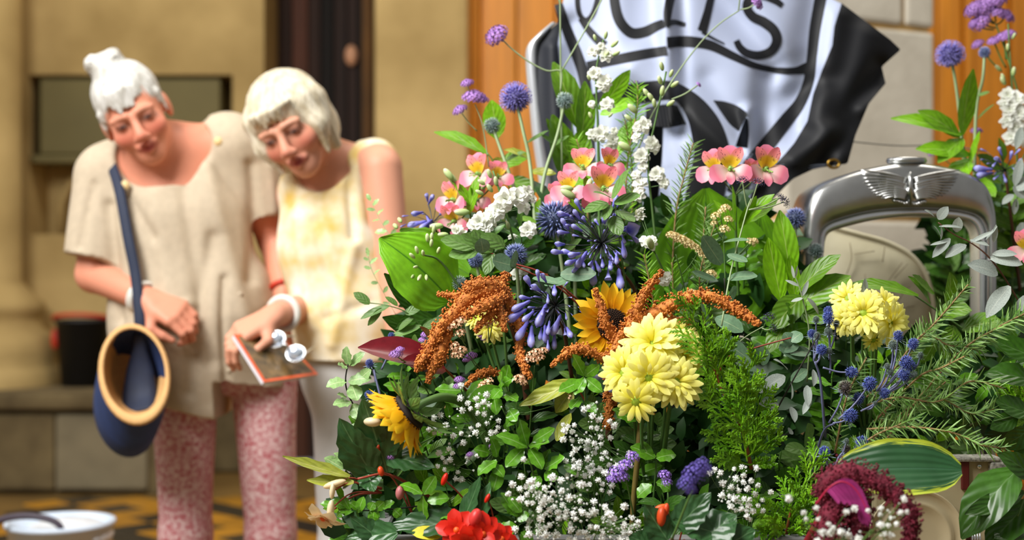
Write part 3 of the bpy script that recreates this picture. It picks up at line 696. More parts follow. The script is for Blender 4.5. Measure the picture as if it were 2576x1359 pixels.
# tunic
s = SDF((-1.17, Y1-.45, .55), (-.40, Y1+.36, 1.46), .005)
s.cone(A(275, 440, .02), A(565, 355, .03), .070, .070, .04, .95)
s.cone(A(420, 450, .02), A(445, 580, .0), .145, .165, .05, .72); s.cone(A(445, 580, .0), A(488, 800, .0), .165, .190, .05, .74)
s.cone(A(488, 800, .0), A(540, 985, .02), .190, .150, .05, .78); s.cone(A(560, 800, .03), A(600, 960, .04), .11, .11, .05, .9)
s.cone(A(268, 445, .0), A(240, 668, -.03), .074, .074, .03, 1, False, (A(245, 652, -.03), Vector((-.18, -.1, -.98))))
s.cone(A(592, 370, .02), A(672, 560, .07), .078, .070, .03, 1, False, (A(668, 545, .07), Vector((.35, .1, -.93))))
s.ell(A(408, 372, -.07), (.115, .13, .095), Matrix.Rotation(math.radians(-14), 4, 'Y'), .008, True)
s.cone(A(430, 360, .0), A(425, 300, .0), .075, .09, .01, 1, True)
x, y, z = s.pts((slice(None),)*3); pxx = x/Y1*F+1288
zh = np.where(pxx < 560, 1-((1016+(pxx-415)*.22)-679.5)/F*Y1, 1-((960+(pxx-600)*.15)-679.5)/F*Y1)
s.D = np.maximum(s.D, (zh-z)).astype(np.float32)
def tf(V):
    px = V[:, 0]/Y1*F+1288; py = 679.5-(V[:, 2]-1)/Y1*F; o = np.zeros(len(V))
    for a, b, w, h in (((480, 420), (560, 900), 20, -.012), ((520, 380), (640, 800), 20, .010), ((330, 480), (420, 600), 16, -.010), ((300, 520), (330, 800), 14, -.012), ((420, 500), (470, 760), 24, .008), ((640, 420), (650, 700), 16, -.012), ((560, 600), (500, 980), 18, -.010), ((380, 820), (520, 760), 16, .008), ((260, 470), (230, 620), 12, -.008), ((590, 700), (590, 960), 9, -.010), ((680, 420), (690, 540), 10, .006)):
        ax, ay = a; bx, by = b; t = np.clip(((px-ax)*(bx-ax)+(py-ay)*(by-ay))/((bx-ax)**2+(by-ay)**2), 0, 1)
        o += h*np.exp(-(((px-ax-t*(bx-ax))**2+(py-ay-t*(by-ay))**2)/w**2))
    return o
tun = garment('tunic', s, linen, p1, .006, 5, 16, None, tf)
btn = mat('wooden_button', rgb(226, 196, 140), .5, .08, 30, rnd=0)
for bx, by, dy in ((315, 466, -.105), (549, 356, -.055)):
    part('button', MB().ball(A(bx, by, dy), (.011, .006, .011), 12, 6).mesh('button', btn), tun, None, 'pale wooden button on the shoulder')
for k in range(5): part('button', MB().ball(A(604-k*7, 740+k*48, -.118+.004*k), (.006, .004, .006), 10, 5).mesh('button', linen), tun)
s = SDF((-1.02, Y1-.3, .02), (-.42, Y1+.35, .98), .005)
s.cone(A(500, 890, .03), A(630, 885, .05), .105, .105, .05, .85)
for a, b, c in ((A(463, 965, .02), A(467, 1345, .0), A(470, 1690, .05)), (A(662, 950, .06), A(680, 1345, .05), A(692, 1690, .1))):
    s.cone(a, b, .080, .060, .015); s.cone(b, c, .060, .052, .02, 1, False, ((0, 0, .06), (0, 0, -1)))
garment('trousers', s, pinkp, p1, .004, 8, 22)
for a in (A(470, 1700, .03), A(692, 1700, .08)):
    s = SDF((a[0]-.1, a[1]-.25, -.01), (a[0]+.1, a[1]+.12, .16), .006)
    s.cone((a[0], a[1]-.12, .035), (a[0], a[1]+.04, .045), .034, .036, .02); s.cone((a[0], a[1]+.03, .05), (a[0], a[1]+.02, .10), .036, .04, .02)
    s.D = np.maximum(s.D, .004-s.ax[2][None, None, :]).astype(np.float32); garment('shoe', s, shoe, p1, 0)
def bracelet(c, d, r, w, m, parent, nm):
    c = Vector(c); d = Vector(d).normalized(); a = d.orthogonal().normalized(); b = d.cross(a)
    part(nm, MB().tube([c+(a*math.cos(t)+b*math.sin(t))*r for t in [2*math.pi*i/24 for i in range(25)]], w, 6, False).mesh(nm, m), parent)
whb = mat('white_bead', rgb(232, 230, 222), .3, .05, 60, rnd=0)
for k in (-.004, .004): bracelet(A(358+k*900, 749, -.142), A(366, 752, -.15)-A(238, 690, -.02), .034, .0055, whb, p1, 'bracelet')
bracelet(A(715, 730, -.005), A(716, 735, -.01)-A(692, 600, .09), .035, .006, redp, p1, 'bracelet')
# navy shoulder bag with a tan brim
navy = mat('navy_felt', rgb(30, 54, 104), .85, .15, 25, rnd=0, bump=.2, bscale=200); navyd = mat('navy_webbing', rgb(22, 34, 60), .7, .1, 40, rnd=0)
tan = mat('tan_suede', rgb(212, 166, 108), .8, .08, 25, rnd=0)
bg = thing('shoulder_bag', 'navy felt bag with tan lined opening hanging from a shoulder strap', 'bag', at(325, 1150, 3.2))
def ering(cx, cy, ax, ay, dy, tilt=-.12, n=36, dz=.06):
    o = []
    for j in range(n):
        t = 2*math.pi*j/n; ex, ey = ax*math.cos(t), ay*math.sin(t); x_, y_ = ex*math.cos(tilt)-ey*math.sin(tilt), ex*math.sin(tilt)+ey*math.cos(tilt)
        o.append(at(cx+x_, cy+y_, Y1+dy-.03-dz*(y_/120)))
    return o
out = [ering(338, 942, 86, 124, -.25), ering(334, 965, 89, 124, -.21), ering(326, 1000, 88, 124, -.16), ering(318, 1030, 83, 122, -.12), ering(318, 1040, 66, 96, -.08), ering(318, 1045, 35, 50, -.065), ering(318, 1046, 3, 4, -.06)]
part('body', MB().loft(out).mesh('body', navy), bg)
part('lining', MB().loft([ering(338, 942, 84, 121, -.252), ering(340, 940, 80, 114, -.225), ering(342, 938, 74, 104, -.17), ering(340, 944, 55, 80, -.11), ering(340, 950, 4, 5, -.095)]).mesh('lining', tan), bg)
brim = [ering(338, 942, 90, 127, -.250), ering(338, 943, 91, 129, -.256), ering(338, 942, 85, 122, -.264), ering(338, 936, 78, 110, -.260), ering(338, 936, 77, 108, -.252)]
part('brim', MB().loft(brim).mesh('brim', tan), bg)
def band(pts, w, m, nm, parent, th=.003):
    P = [np.array(p) for p in pts]; r = []
    for i, p in enumerate(P):
        ww = np.interp(i/(len(P)-1), np.linspace(0, 1, len(w)), w); t = P[min(i+1, len(P)-1)]-P[max(i-1, 0)]; n = np.cross(t, (0, 1, 0)); n = n/np.linalg.norm(n)
        r.append([Vector(p+n*ww), Vector(p+n*ww*.6+np.array((0, -th, 0))), Vector(p-n*ww*.6+np.array((0, -th, 0))), Vector(p-n*ww), Vector(p-n*ww+np.array((0, th, 0))), Vector(p+n*ww+np.array((0, th, 0)))])
    return part(nm, MB().loft(r, True, True, True).mesh(nm, m), parent)
sp_ = cr_([A(262, 392, .05), A(278, 412, -.055), A(300, 480, -.115), A(322, 600, -.15), A(340, 690, -.165), A(350, 790, -.185), A(352, 850, -.19)], 6)
band(sp_, [.012, .012, .012, .012, .013], navyd, 'strap', bg)
band(cr_([A(352, 840, -.19), A(352, 880, -.185), A(352, 930, -.18), A(350, 990, -.19), A(348, 1036, -.225)], 5), [.014, .017, .03, .038, .036], navyd, 'strap_tab', bg, .006)

# ---- woman in the yellow top
Y2 = 3.27
B = lambda px, py, dy=0: np.array(at(px, py, Y2+dy))
H2 = head_matrix(at(731, 307, Y2-.08), 21, -16, -24)
p2 = thing('person', 'person in sleeveless yellow and white top with a pale blonde bob holding a brochure', 'person', (at(900, 0, Y2).x, Y2, 0), 'visitors looking at the flowers')
s = SDF((-.70, Y2-.40, 0), (-.14, Y2+.30, 1.52), .004)
add_head(s, H2, 0)
s.cone(H2 @ Vector((0, .02, -.06)), B(850, 420, .05), .048, .054, .03)
s.cone(B(755, 475, .06), B(948, 412, .03), .046, .046, .05); s.cone(B(845, 500, .04), B(850, 620, .03), .105, .11, .05, .75)
s.cone(B(850, 620, .03), B(885, 800, .03), .11, .11, .05, .78); s.cone(B(885, 800, .03), B(905, 940, .04), .115, .125, .05, .8)
for a, b, c in ((B(870, 980, .03), B(870, 1380, .02), B(868, 1760, .06)), (B(985, 980, .05), B(990, 1380, .05), B(990, 1760, .1))):
    s.cone(a, b, .072, .05, .04); s.cone(b, c, .05, .034, .02)
s.cone(B(958, 425, .0), B(985, 640, -.03), .049, .041, .03); s.cone(B(985, 640, -.03), B(1005, 850, -.12), .040, .028, .015)
add_hand(s, B(1006, 858, -.125), (.1, -.4, -.9), (.6, -.7, .1), 1, (.3, .4, .3), .95)
s.cone(B(752, 500, .07), B(800, 770, .05), .046, .040, .03); s.cone(B(800, 770, .05), B(694, 792, -.16), .040, .027, .015)
add_hand(s, B(690, 794, -.165), (-.80, -.42, -.42), (-.2, -.5, .85), 1, (.5, .75, .5), .95)
V, Fc = s.mesh()
part('body', mk('body', V, Fc, skinm, cols=face_cols(V, H2, rgb(222, 158, 130))), p2)
s = SDF(np.array(at(740, 318, Y2-.08))-.26, np.array(at(740, 318, Y2-.08))+.26, .004); q = lambda x, y, z: H2 @ Vector((x, y, z))
s.ell(q(0, .018, .034), (.085, .104, .083), H2, .01); s.ell(q(0, .045, -.035), (.084, .066, .080), H2, .03)
for sd in (-1, 1):
    s.cone(q(sd*.066, -.030, .04), q(sd*.070, -.040, -.02), .022, .018, .03); s.cone(q(sd*.070, -.040, -.02), q(sd*.060, -.048, -.085), .018, .006, .03); s.cone(q(sd*.072, .01, .02), q(sd*.066, .0, -.092), .026, .012, .03)
s.ell(q(0.004, -.120, -.052), (.056, .086, .092), H2, .008, True)
s.ell(q(0, .0, -.15), (.05, .055, .08), H2, .012, True)
for k in range(9): s.cone(q(-.045+.0115*k, -.092+.0012*(k-4)**2, .06), q(-.056+.0125*k, -.094+.0018*(k-4)**2, .026+.007*((k*5) % 3)), .008, .003, .008)
garment('hair', s, hairm2, p2, .002, 13, 50, None, strands(H2))
s = SDF((-.70, Y2-.36, .55), (-.14, Y2+.33, 1.38), .005)
s.cone(B(775, 475, .05), B(945, 410, .045), .058, .056, .03, .95)
s.cone(B(838, 500, .03), B(842, 620, .02), .118, .122, .05, .78); s.cone(B(842, 620, .02), B(880, 800, .01), .122, .126, .05, .82); s.cone(B(880, 800, .01), B(895, 915, .02), .126, .135, .04, .85)
s.ell(B(795, 400, -.07), (.075, .09, .075), None, .008, True); s.cone(B(790, 470, -.12), B(778, 492, -.14), .03, .012, .004, 1, True)
s.cone(B(838, 405, .03), B(836, 330, .03), .046, .058, .01, 1, True)
s.cone(B(968, 432, -.05), B(978, 540, -.06), .058, .052, .012, 1, True)
x, y, z = s.pts((slice(None),)*3); s.D = np.maximum(s.D, (1-(905-679.5)/F*Y2)-z+0*x).astype(np.float32)
def tf2(V):
    px = V[:, 0]/Y2*F+1288; py = 679.5-(V[:, 2]-1)/Y2*F; o = np.zeros(len(V))
    for a, b, w, h in (((880, 430), (900, 600), 12, -.01), ((800, 560), (860, 760), 16, -.008), ((760, 560), (800, 820), 14, .006), ((900, 620), (850, 860), 16, .008), ((830, 800), (940, 760), 14, -.007)):
        ax, ay = a; bx, by = b; t = np.clip(((px-ax)*(bx-ax)+(py-ay)*(by-ay))/((bx-ax)**2+(by-ay)**2), 0, 1)
        o += h*np.exp(-(((px-ax-t*(bx-ax))**2+(py-ay-t*(by-ay))**2)/w**2))
    return o
garment('sleeveless_top', s, yell, p2, .005, 15, 18, None, tf2)
s = SDF((-.64, Y2-.28, .02), (-.08, Y2+.30, .95), .005)
s.cone(B(880, 930, .03), B(930, 925, .04), .118, .118, .05, .85)
for a, b, c in ((B(870, 980, .03), B(870, 1380, .02), B(868, 1760, .06)), (B(985, 980, .05), B(990, 1380, .05), B(990, 1760, .1))):
    s.cone(a, b, .082, .062, .03); s.cone(b, c, .062, .052, .02, 1, False, ((0, 0, .06), (0, 0, -1)))
garment('trousers', s, greyp, p2, .003, 18, 20)
for a in (B(868, 1760, .04), B(990, 1760, .08)):
    s = SDF((a[0]-.1, a[1]-.25, -.01), (a[0]+.1, a[1]+.12, .16), .006)
    s.cone((a[0], a[1]-.12, .035), (a[0], a[1]+.04, .045), .034, .036, .02); s.cone((a[0], a[1]+.03, .05), (a[0], a[1]+.02, .10), .036, .04, .02)
    s.D = np.maximum(s.D, .004-s.ax[2][None, None, :]).astype(np.float32); garment('shoe', s, shoe, p2, 0)
bracelet(B(712, 789, -.125), B(694, 792, -.16)-B(800, 770, .05), .035, .008, whb, p2, 'bracelet')
# brochure and the glasses lying on it
br = thing('brochure', 'orange edged brochure with a dark picture cover held in a hand', 'brochure', B(690, 900, -.24))
c4 = [B(588, 842, -.24), B(700, 838, -.14), B(800, 942, -.16), B(664, 962, -.28)]
n_ = np.cross(c4[1]-c4[0], c4[3]-c4[0]); n_ = n_/np.linalg.norm(n_); n_ = n_ if n_[2] > 0 else -n_
def quad_slab(c, t0, t1, m, nm, parent, inset=0):
    cc = sum(c)/4; c = [p+(cc-p)*inset for p in c]
    return part(nm, MB().loft([[Vector(p+n_*t0) for p in c], [Vector(p+n_*t1) for p in c]], True, True, True).mesh(nm, m, False), parent)
quad_slab(c4, -.010, -.001, mat('white_pages', rgb(226, 224, 232), .7, .03, 20, rnd=0), 'pages', br, .01)
quad_slab(c4, -.001, .0005, mat('orange_cover', rgb(226, 92, 40), .4, .05, 20, rnd=0), 'cover', br)
quad_slab(c4, .0005, .001, mat('dark_garden_picture', rgb(52, 50, 36), .35, .5, 40, rnd=0, c2=rgb(134, 104, 60)), 'cover_picture', br, .10)
sg = thing('glasses', 'silver framed spectacles lying on top of the brochure cover', 'glasses', B(725, 872, -.19))
gl = mat('clear_glass_lens', rgb(214, 226, 244), .08, .02, 10, rnd=0, metal=.6)
for (gx, gy) in ((694, 854), (744, 890)):
    c = Vector(B(gx, gy, -.205)); pts = [c+Vector((.020*math.cos(t), .010*math.sin(t), .017*math.sin(t))) for t in [2*math.pi*i/20 for i in range(21)]]
    part('rim', MB().tube(pts, .003, 6, False).mesh('rim', alum), sg); part('lens', MB().ball(c, (.019, .010, .016), 14, 8).mesh('lens', gl), sg)
part('bridge', MB().tube([Vector(B(706, 862, -.21)), Vector(B(719, 868, -.215)), Vector(B(730, 880, -.21))], .0025, 6).mesh('bridge', alum), sg)
for (gx, gy, ex, ey) in ((680, 846, 742, 846), (760, 896, 790, 872)): part('temple', MB().tube([Vector(B(gx, gy, -.205)), Vector(B(ex, ey, -.15))], .002, 6).mesh('temple', alum), sg)
# ---------------------------------------------------------------- flower and foliage kit
G = lambda nm, c, **k: mat(nm, rgb(*c), **{**dict(rough=.38, var=.18, scale=9, trans=.22, rnd=.22), **k})
g_laurel = G('laurel_green', (98, 144, 22), vein=(rgb(150, 176, 84), .03, 34))
g_bright = G('bright_leaf_green', (124, 182, 22), vein=(rgb(166, 200, 90), .03, 30))
g_hosta = G('hosta_green', (122, 188, 30), vein=(rgb(70, 132, 26), .02, -60), trans=.3)
g_dark = G('deep_glossy_green', (60, 102, 30), vein=(rgb(86, 122, 62), .03, 30), rough=.28)
g_beg = G('begonia_dark_green', (54, 94, 50), vein=(rgb(96, 134, 86), .028, 26), rough=.3)
g_pit = G('pittosporum_green', (96, 154, 36), vein=(rgb(150, 190, 110), .04, 0), rough=.25)
g_pale = G('pale_pittosporum', (150, 186, 118), vein=(rgb(196, 214, 160), .04, 0), rough=.35)
g_euc = G('eucalyptus_grey_green', (104, 138, 104), vein=(rgb(150, 170, 130), .03, 0), rough=.5)
g_eucd = G('eucalyptus_green', (102, 140, 66), vein=(rgb(120, 144, 90), .03, 24), rough=.45)
g_silver = G('silver_leaf', (164, 174, 166), vein=(rgb(190, 196, 186), .03, 0), rough=.6, var=.25, scale=40)
g_maroon = G('maroon_leaf', (104, 18, 28), vein=(rgb(120, 40, 44), .02, 0), rough=.3, trans=.12)
g_yel = G('yellowing_leaf', (156, 164, 56), vein=(rgb(196, 190, 110), .03, 24))
g_fill = G('filler_leaf', (66, 108, 26), vein=(rgb(90, 124, 56), .04, 0), trans=.15)
g_rose = G('rosemary_green', (80, 128, 48), c2=rgb(146, 184, 100), scale=60, trans=.1)
g_cyp = G('cypress_green', (104, 178, 18), c2=rgb(160, 220, 44), scale=30, trans=.2)
g_lime = G('bud_lime_green', (150, 196, 96))
stemg = mat('stem_green', rgb(84, 120, 56), .5, .15, 20, rnd=.15)
stempale = mat('pale_stem_green', rgb(150, 170, 124), .5, .12, 20, rnd=.1)
stemb = mat('brown_stem', rgb(92, 56, 36), .6, .2, 20, rnd=.15)
stemred = mat('red_stem', rgb(150, 62, 44), .5, .15, 20, rnd=.1)
stemdk = mat('dark_thin_stem', rgb(34, 30, 26), .6, .15, 20, rnd=.1)
stemblue = mat('blue_violet_stem', rgb(112, 116, 152), .5, .15, 20, rnd=.1)
LM = {}
def LMs(key, mt_, cnt_=3, **k):
    LM[key] = []
    for i in range(cnt_):
        kk = {q: (v*ru(.8, 1.25) if q in ('fold', 'curl', 'wave') else v) for q, v in k.items()}
        if 'curl' in kk and i == 1: kk['curl'] *= -.3
        LM[key].append(leaf_me(key, mt_, **kk))
LMs('laurel', g_laurel, W=.42, a=.7, b=.75, fold=.22, curl=.5, wave=.03)
LMs('bright', g_bright, W=.42, a=.7, b=.75, fold=.2, curl=.6, wave=.03)
LMs('hosta', g_hosta, 2, W=.8, a=.55, b=.8, n=10, m=8, fold=.22, curl=.7, wave=.03)
LMs('dark', g_dark, W=.46, a=.65, b=.8, fold=.2, curl=.5, wave=.04)
LMs('begonia', g_beg, W=.62, a=.5, b=.95, n=10, m=4, fold=.18, curl=.5, wave=.05, teeth=.07)
LMs('pit', g_pit, W=.5, a=.7, b=.7, n=7, fold=.1, curl=.5, wave=.11, wf=2.6)
LMs('pale', g_pale, W=.52, a=.7, b=.65, n=7, fold=.1, curl=.4, wave=.1, wf=2.6)
LMs('euc', g_euc, W=.66, a=.5, b=.5, fold=.12, curl=.35)
LMs('eucd', g_eucd, W=.62, a=.5, b=.6, fold=.15, curl=.4)
LMs('silver', g_silver, W=.42, a=.6, b=.7, fold=.2, curl=.5)
LMs('maroon', g_maroon, 1, W=.5, a=.55, b=.8, fold=.2, curl=.3)
LMs('yel', g_yel, 2, W=.42, a=.6, b=.8, fold=.25, curl=.5, wave=.05)
LMs('fill', g_fill, 4, W=.48, a=.65, b=.75, n=4, m=2, fold=.2, curl=.6)
LMs('blade', g_laurel, 2, W=.16, a=.5, b=.9, fold=.3, curl=.9)

def put_leaf(key, parent, p0, p1, wpx=None, nrm=None, nm='leaf'):
    p0, p1 = Vector(p0), Vector(p1); d = p1-p0; L = d.length
    if nrm is None: nrm = Vector((ru(-.5, .5), ru(-.9, -.4), ru(.2, .9)))
    me = R.choice(LM[key]); W = {'laurel': .42, 'bright': .42, 'hosta': .8, 'dark': .46, 'begonia': .62, 'pit': .5, 'pale': .52, 'euc': .66, 'eucd': .62, 'silver': .42, 'maroon': .5, 'yel': .42, 'fill': .48, 'blade': .16, 'varieg': .48}[key]
    w = L if wpx is None else S(wpx, p0.y)/W
    return part(nm, me, parent, frame(p0, d, nrm, L, w, (L+w)/2))
def inner(px, py, Y, dpx=0, dpy=160):      # where a stem disappears into the arrangement
    return (px+dpx, py+dpy, Y+.08)
def stemmed(name, label, cat, path, r, m, group=None, n=5, r1=None):
    W = pxp(path, n); t = thing(name, label, cat, W[0], group)
    part('stem', MB().tube(W, [r, r1 if r1 is not None else r*.7], 6).mesh('stem', m), t)
    return t, W
def sprig(name, label, key, path, leaves, r=.0016, m=None, group=None, cat='foliage', nrm=None):
    """path: stem in pixels; leaves: (base px, base py, tip px, tip py, width px, depth base, depth tip)"""
    t, W = stemmed(name, label, cat, path, r, m or stemg, group)
    for (bx, by, tx, ty, w, yb, yt) in leaves: put_leaf(key, t, at(bx, by, yb), at(tx, ty, yt), w, nrm)
    return t
def auto_sprig(name, label, key, path, size, n, r=.0015, m=None, group=None, cat='foliage', spread=1.0, wr=None, t0=.1):
    t, W = stemmed(name, label, cat, path, r, m or stemg, group, 6)
    K = len(W)
    for i in range(n):
        f = t0+(1-t0)*(i+.5)/n; j = min(K-2, int(f*(K-1))); p = Vector(W[j]).lerp(Vector(W[j+1]), f*(K-1)-j); tv = (Vector(W[j+1])-Vector(W[j])).normalized()
        side = tv.cross(Vector((0, -1, .3))).normalized()*(1 if i % 2 else -1)
        d = (tv*ru(.3, .7)+side*spread+Vector((0, -1, 0))*ru(-.5, .6)).normalized()
        if i == n-1: d = (tv+Vector((ru(-.2, .2), -.2, 0))).normalized()
        L = size*ru(.75, 1.2)*(1-.25*f)
        put_leaf(key, t, p, p+d*L, None if wr is None else wr*L/S(1, p.y))
    return t

# -- globe thistle heads (unit radius)
def thistle_head(nm, core, ramp, n=150, star=False, wid=.05):
    b = MB().ball((0, 0, 0), .55, 12, 8, u=0)
    for i in range(n):
        z = 1-2*(i+.5)/n; a = i*2.39996; d = Vector((math.sqrt(1-z*z)*math.cos(a), math.sqrt(1-z*z)*math.sin(a), z)); d = (d+Vector((ru(-.1, .1), ru(-.1, .1), ru(-.1, .1)))).normalized()
        L = .5*ru(.85, 1.1); b.octa(d*.5, wid, d, L)
        if star and z > -.55:
            e = d*(.5+L*.95); o1 = d.orthogonal().normalized(); o2 = d.cross(o1)
            for k in range(4):
                an = k*1.571+i; q = o1*math.cos(an)+o2*math.sin(an); base = len(b.v)
                b.v += [e-d*.05, e+q*.12+d*.06+o2*.02, e+q*.10+d*.09]; b.u += [(1, 0)]*3; b.f.append((base, base+1, base+2))
    return b.mesh(nm, mat(nm, core, .6, .15, 6, rnd=.1, ramp=ramp))
TH = {'blue': thistle_head('thistle_blue', rgb(66, 74, 150), [(0, rgb(58, 66, 104)), (.5, rgb(98, 108, 178)), (1, rgb(160, 168, 236))], 150, True),
      'grey': thistle_head('thistle_grey', rgb(110, 130, 130), [(0, rgb(92, 114, 110)), (.5, rgb(128, 150, 150)), (1, rgb(204, 218, 214))], 210, False, .04),
      'steel': thistle_head('thistle_steel', rgb(80, 96, 140), [(0, rgb(66, 80, 110)), (.6, rgb(114, 128, 190)), (1, rgb(190, 200, 242))], 210, False, .045),
      'purple': thistle_head('thistle_purple', rgb(110, 100, 180), [(0, rgb(92, 86, 140)), (.5, rgb(126, 118, 200)), (1, rgb(172, 164, 236))], 230, True)}
THMAT = {k: v.materials[0] for k, v in TH.items()}
def thistle(px, py, rpx, Y, kind, path, label, leaves=()):
    t, W = stemmed('globe_thistle', label, 'thistle', path+[(px, py, Y)], .0034, stempale, 'globe thistles', 5, .0026)
    d = (Vector(W[-1])-Vector(W[-3])).normalized(); r = S(rpx, Y)
    part('flower_head', TH[kind], t, frame(at(px, py, Y), d.orthogonal(), d, r))
    for (bx, by, tx, ty, w) in leaves: put_leaf('yel' if w < 0 else 'eucd', t, at(bx, by, Y+.01), at(tx, ty, Y-.01), abs(w))
    return t

# -- small-flower heads
def dome_head(nm, m, n=64, flat=.55, fr=.2, m2=None):
    b = MB()
    for i in range(n):
        z = 1-1.25*(i+.5)/n; a = i*2.39996; rr = math.sqrt(max(0, 1-z*z)); d = Vector((rr*math.cos(a), rr*math.sin(a), z)); c = Vector((d.x, d.y, d.z*flat))*ru(.86, 1.05)
        b.octa(c*.3, fr*.35, d, .62, u=.2); o1 = d.orthogonal().normalized(); o2 = d.cross(o1); base = len(b.v); b.v.append(c); b.u.append((1, 0))
        for k in range(10):
            q = (o1*math.cos(k*.628+i)+o2*math.sin(k*.628+i))*(fr if k % 2 else fr*.5); b.v.append(c+q+d*(.05 if k % 2 else 0)); b.u.append((.9, 0))
        for k in range(10): b.f.append((base, base+1+k, base+1+(k+1) % 10))
    return b.mesh(nm, m)
verb = mat('verbena_purple', rgb(132, 92, 170), .6, .15, 6, rnd=.15, ramp=[(0, rgb(70, 84, 50)), (.5, rgb(104, 64, 126)), (1, rgb(186, 136, 214))])
verbd = mat('verbena_dark', rgb(48, 42, 66), .6, .2, 6, rnd=.15, ramp=[(0, rgb(34, 36, 30)), (.6, rgb(40, 34, 52)), (1, rgb(70, 66, 112))])
verbp = mat('lavender_violet', rgb(96, 78, 176), .6, .2, 6, rnd=.1, ramp=[(0, rgb(50, 50, 80)), (.6, rgb(74, 60, 140)), (1, rgb(120, 104, 204))])
stat = mat('statice_violet', rgb(150, 110, 212), .6, .12, 6, rnd=.12, ramp=[(0, rgb(90, 110, 60)), (.4, rgb(124, 84, 190)), (1, rgb(178, 140, 236))])
peach = mat('statice_peach', rgb(244, 192, 150), .6, .08, 6, rnd=.08, ramp=[(0, rgb(110, 140, 60)), (.35, rgb(226, 160, 110)), (1, rgb(252, 208, 172))])
butter = mat('statice_cream', rgb(240, 214, 148), .6, .08, 6, rnd=.08, ramp=[(0, rgb(130, 140, 70)), (.35, rgb(214, 180, 100)), (1, rgb(250, 228, 170))])
VH = {'verb': dome_head('verbena_head', verb), 'dark': dome_head('verbena_seed_head', verbd, 36, .8, .12), 'lav': dome_head('lavender_head', verbp, 70, 1.2, .13), 'stat': dome_head('statice_head', stat, 26, .7, .26), 'peach': dome_head('peach_head', peach, 16, .6, .34), 'butter': dome_head('cream_head', butter, 20, .6, .3)}
def verbena(label, path, heads, kind='verb', name='verbena', r=.0012, m=None, group='verbena stems', cat='flower'):
    """heads: (px,py,rpx,Y[,from px,from py]) ; branch stems run from the given fork"""
    t, W = stemmed(name, label, cat, path, r, m or stemg, group)
    for h in heads:
        px, py, rp, Y = h[:4]; p = at(px, py, Y); up = Vector((ru(-.3, .3), -.35, 1))
        if len(h) > 4:
            q = at(h[4], h[5], Y+.01); part('branch', MB().tube(cr_([q, (q+p)/2+Vector((0, 0, -.003)), p], 4), r*.8, 5).mesh('branch', m or stemg), t); up = (p-q).normalized()+Vector((0, -.25, .3))
        part('flower_head', VH[kind], t, frame(p, up.orthogonal(), up, S(rp, Y)))
    return t

# -- white ruffled floret, buds, gypsophila blossom
def ruffle(nm, m, layers, curl=.9, W=.7):
    b = MB()
    for (n, el, L, off) in layers:
        for k in range(n):
            a = 2*math.pi*(k+off)/n+ru(-.15, .15); e = el+ru(-.12, .12); d = Vector((math.cos(a)*math.cos(e), math.sin(a)*math.cos(e), math.sin(e)))
            v, f, u = leaf_geo(W=W, a=.6, b=.35, n=3, m=2, fold=.25, curl=curl, wave=.05); b.add(v, f, frame(Vector((0, 0, 0)), d, Vector((0, 0, 1)) if e < 1.2 else Vector((1, 0, 0)), L*ru(.9, 1.1)), u)
    return b.mesh(nm, m)
white = mat('white_petal', rgb(244, 246, 236), .55, .03, 12, trans=.25, rnd=.04, ramp=[(0, rgb(206, 222, 168)), (.35, rgb(240, 244, 226)), (1, rgb(250, 250, 246))])
FLO = [ruffle('floret', white, [(6, .1, 1, 0), (6, .5, .85, .5), (5, .9, .7, .2), (4, 1.2, .5, .3)]) for _ in range(3)]
BUD = MB().ball((0, 0, .55), (.23, .23, .5), 8, 6, u=None).mesh('bud', mat('green_white_bud', rgb(190, 214, 140), .5, .1, 6, trans=.15, rnd=.1, ramp=[(0, rgb(236, 240, 206)), (.5, rgb(200, 220, 150)), (1, rgb(140, 180, 84))]))
gyw = mat('gypsophila_white', rgb(248, 250, 246), .6, .03, 12, trans=.2, rnd=.05)
GY = []
for _ in range(3):
    b = MB().ball((0, 0, 0), .72, 7, 5)
    for i in range(30):
        z = 1-1.7*(i+.5)/30; a = i*2.39996; rr = math.sqrt(max(0, 1-z*z)); d = Vector((rr*math.cos(a), rr*math.sin(a), z)); o1 = d.orthogonal().normalized(); o2 = d.cross(o1); base = len(b.v)
        an = ru(0, 6); q = (o1*math.cos(an)+o2*math.sin(an))*.28; w_ = d.cross(q).normalized()*.18
        b.v += [d*.6-w_, d*.6+w_, d*1.02+q+w_*.8, d*1.06+q-w_*.8]; b.u += [(0, 0)]*4; b.f.append((base, base+1, base+2, base+3))
    GY.append(b.mesh('blossom', gyw))
def gyp(label, base, pts, sub=9, seed=1, Yj=.03, group='sprays of tiny white flowers'):
    """pts: (px,py,rpx,Y) blossoms"""
    rr = random.Random(seed); B0 = at(*base); t = thing('gypsophila_spray', label, 'flower', B0, group); sm = MB(); gl_ = []
    P = [(at(px, py, Y), S(rp, Y)) for px, py, rp, Y in pts]
    cen = [P[i][0] for i in rr.sample(range(len(P)), min(sub, len(P)))]; hub = [B0.lerp(c, .72)+Vector((0, .012, 0)) for c in cen]
    for h in hub: sm.tube(cr_([B0, B0.lerp(h, .5)+Vector((rr.uniform(-.01, .01), .01, 0)), h], 4), [.0012, .0007], 4)
    for p, r in P:
        h = min(hub, key=lambda q: (q-p).length); mid = h.lerp(p, .5)+Vector((rr.uniform(-.004, .004), .004, -.002)); sm.tube(cr_([h, mid, p], 3), .00042, 3)
    part('stems', sm.mesh('stems', stemg), t)
    for p, r in P:
        M = frame(p, Vector((rr.uniform(-1, 1), rr.uniform(-1, 1), rr.uniform(-.3, .3))), Vector((rr.uniform(-.5, .5), -.8, rr.uniform(.1, .9))), r)
        part('blossom' if r > .0026 else 'bud', rr.choice(GY), t, M)
    return t
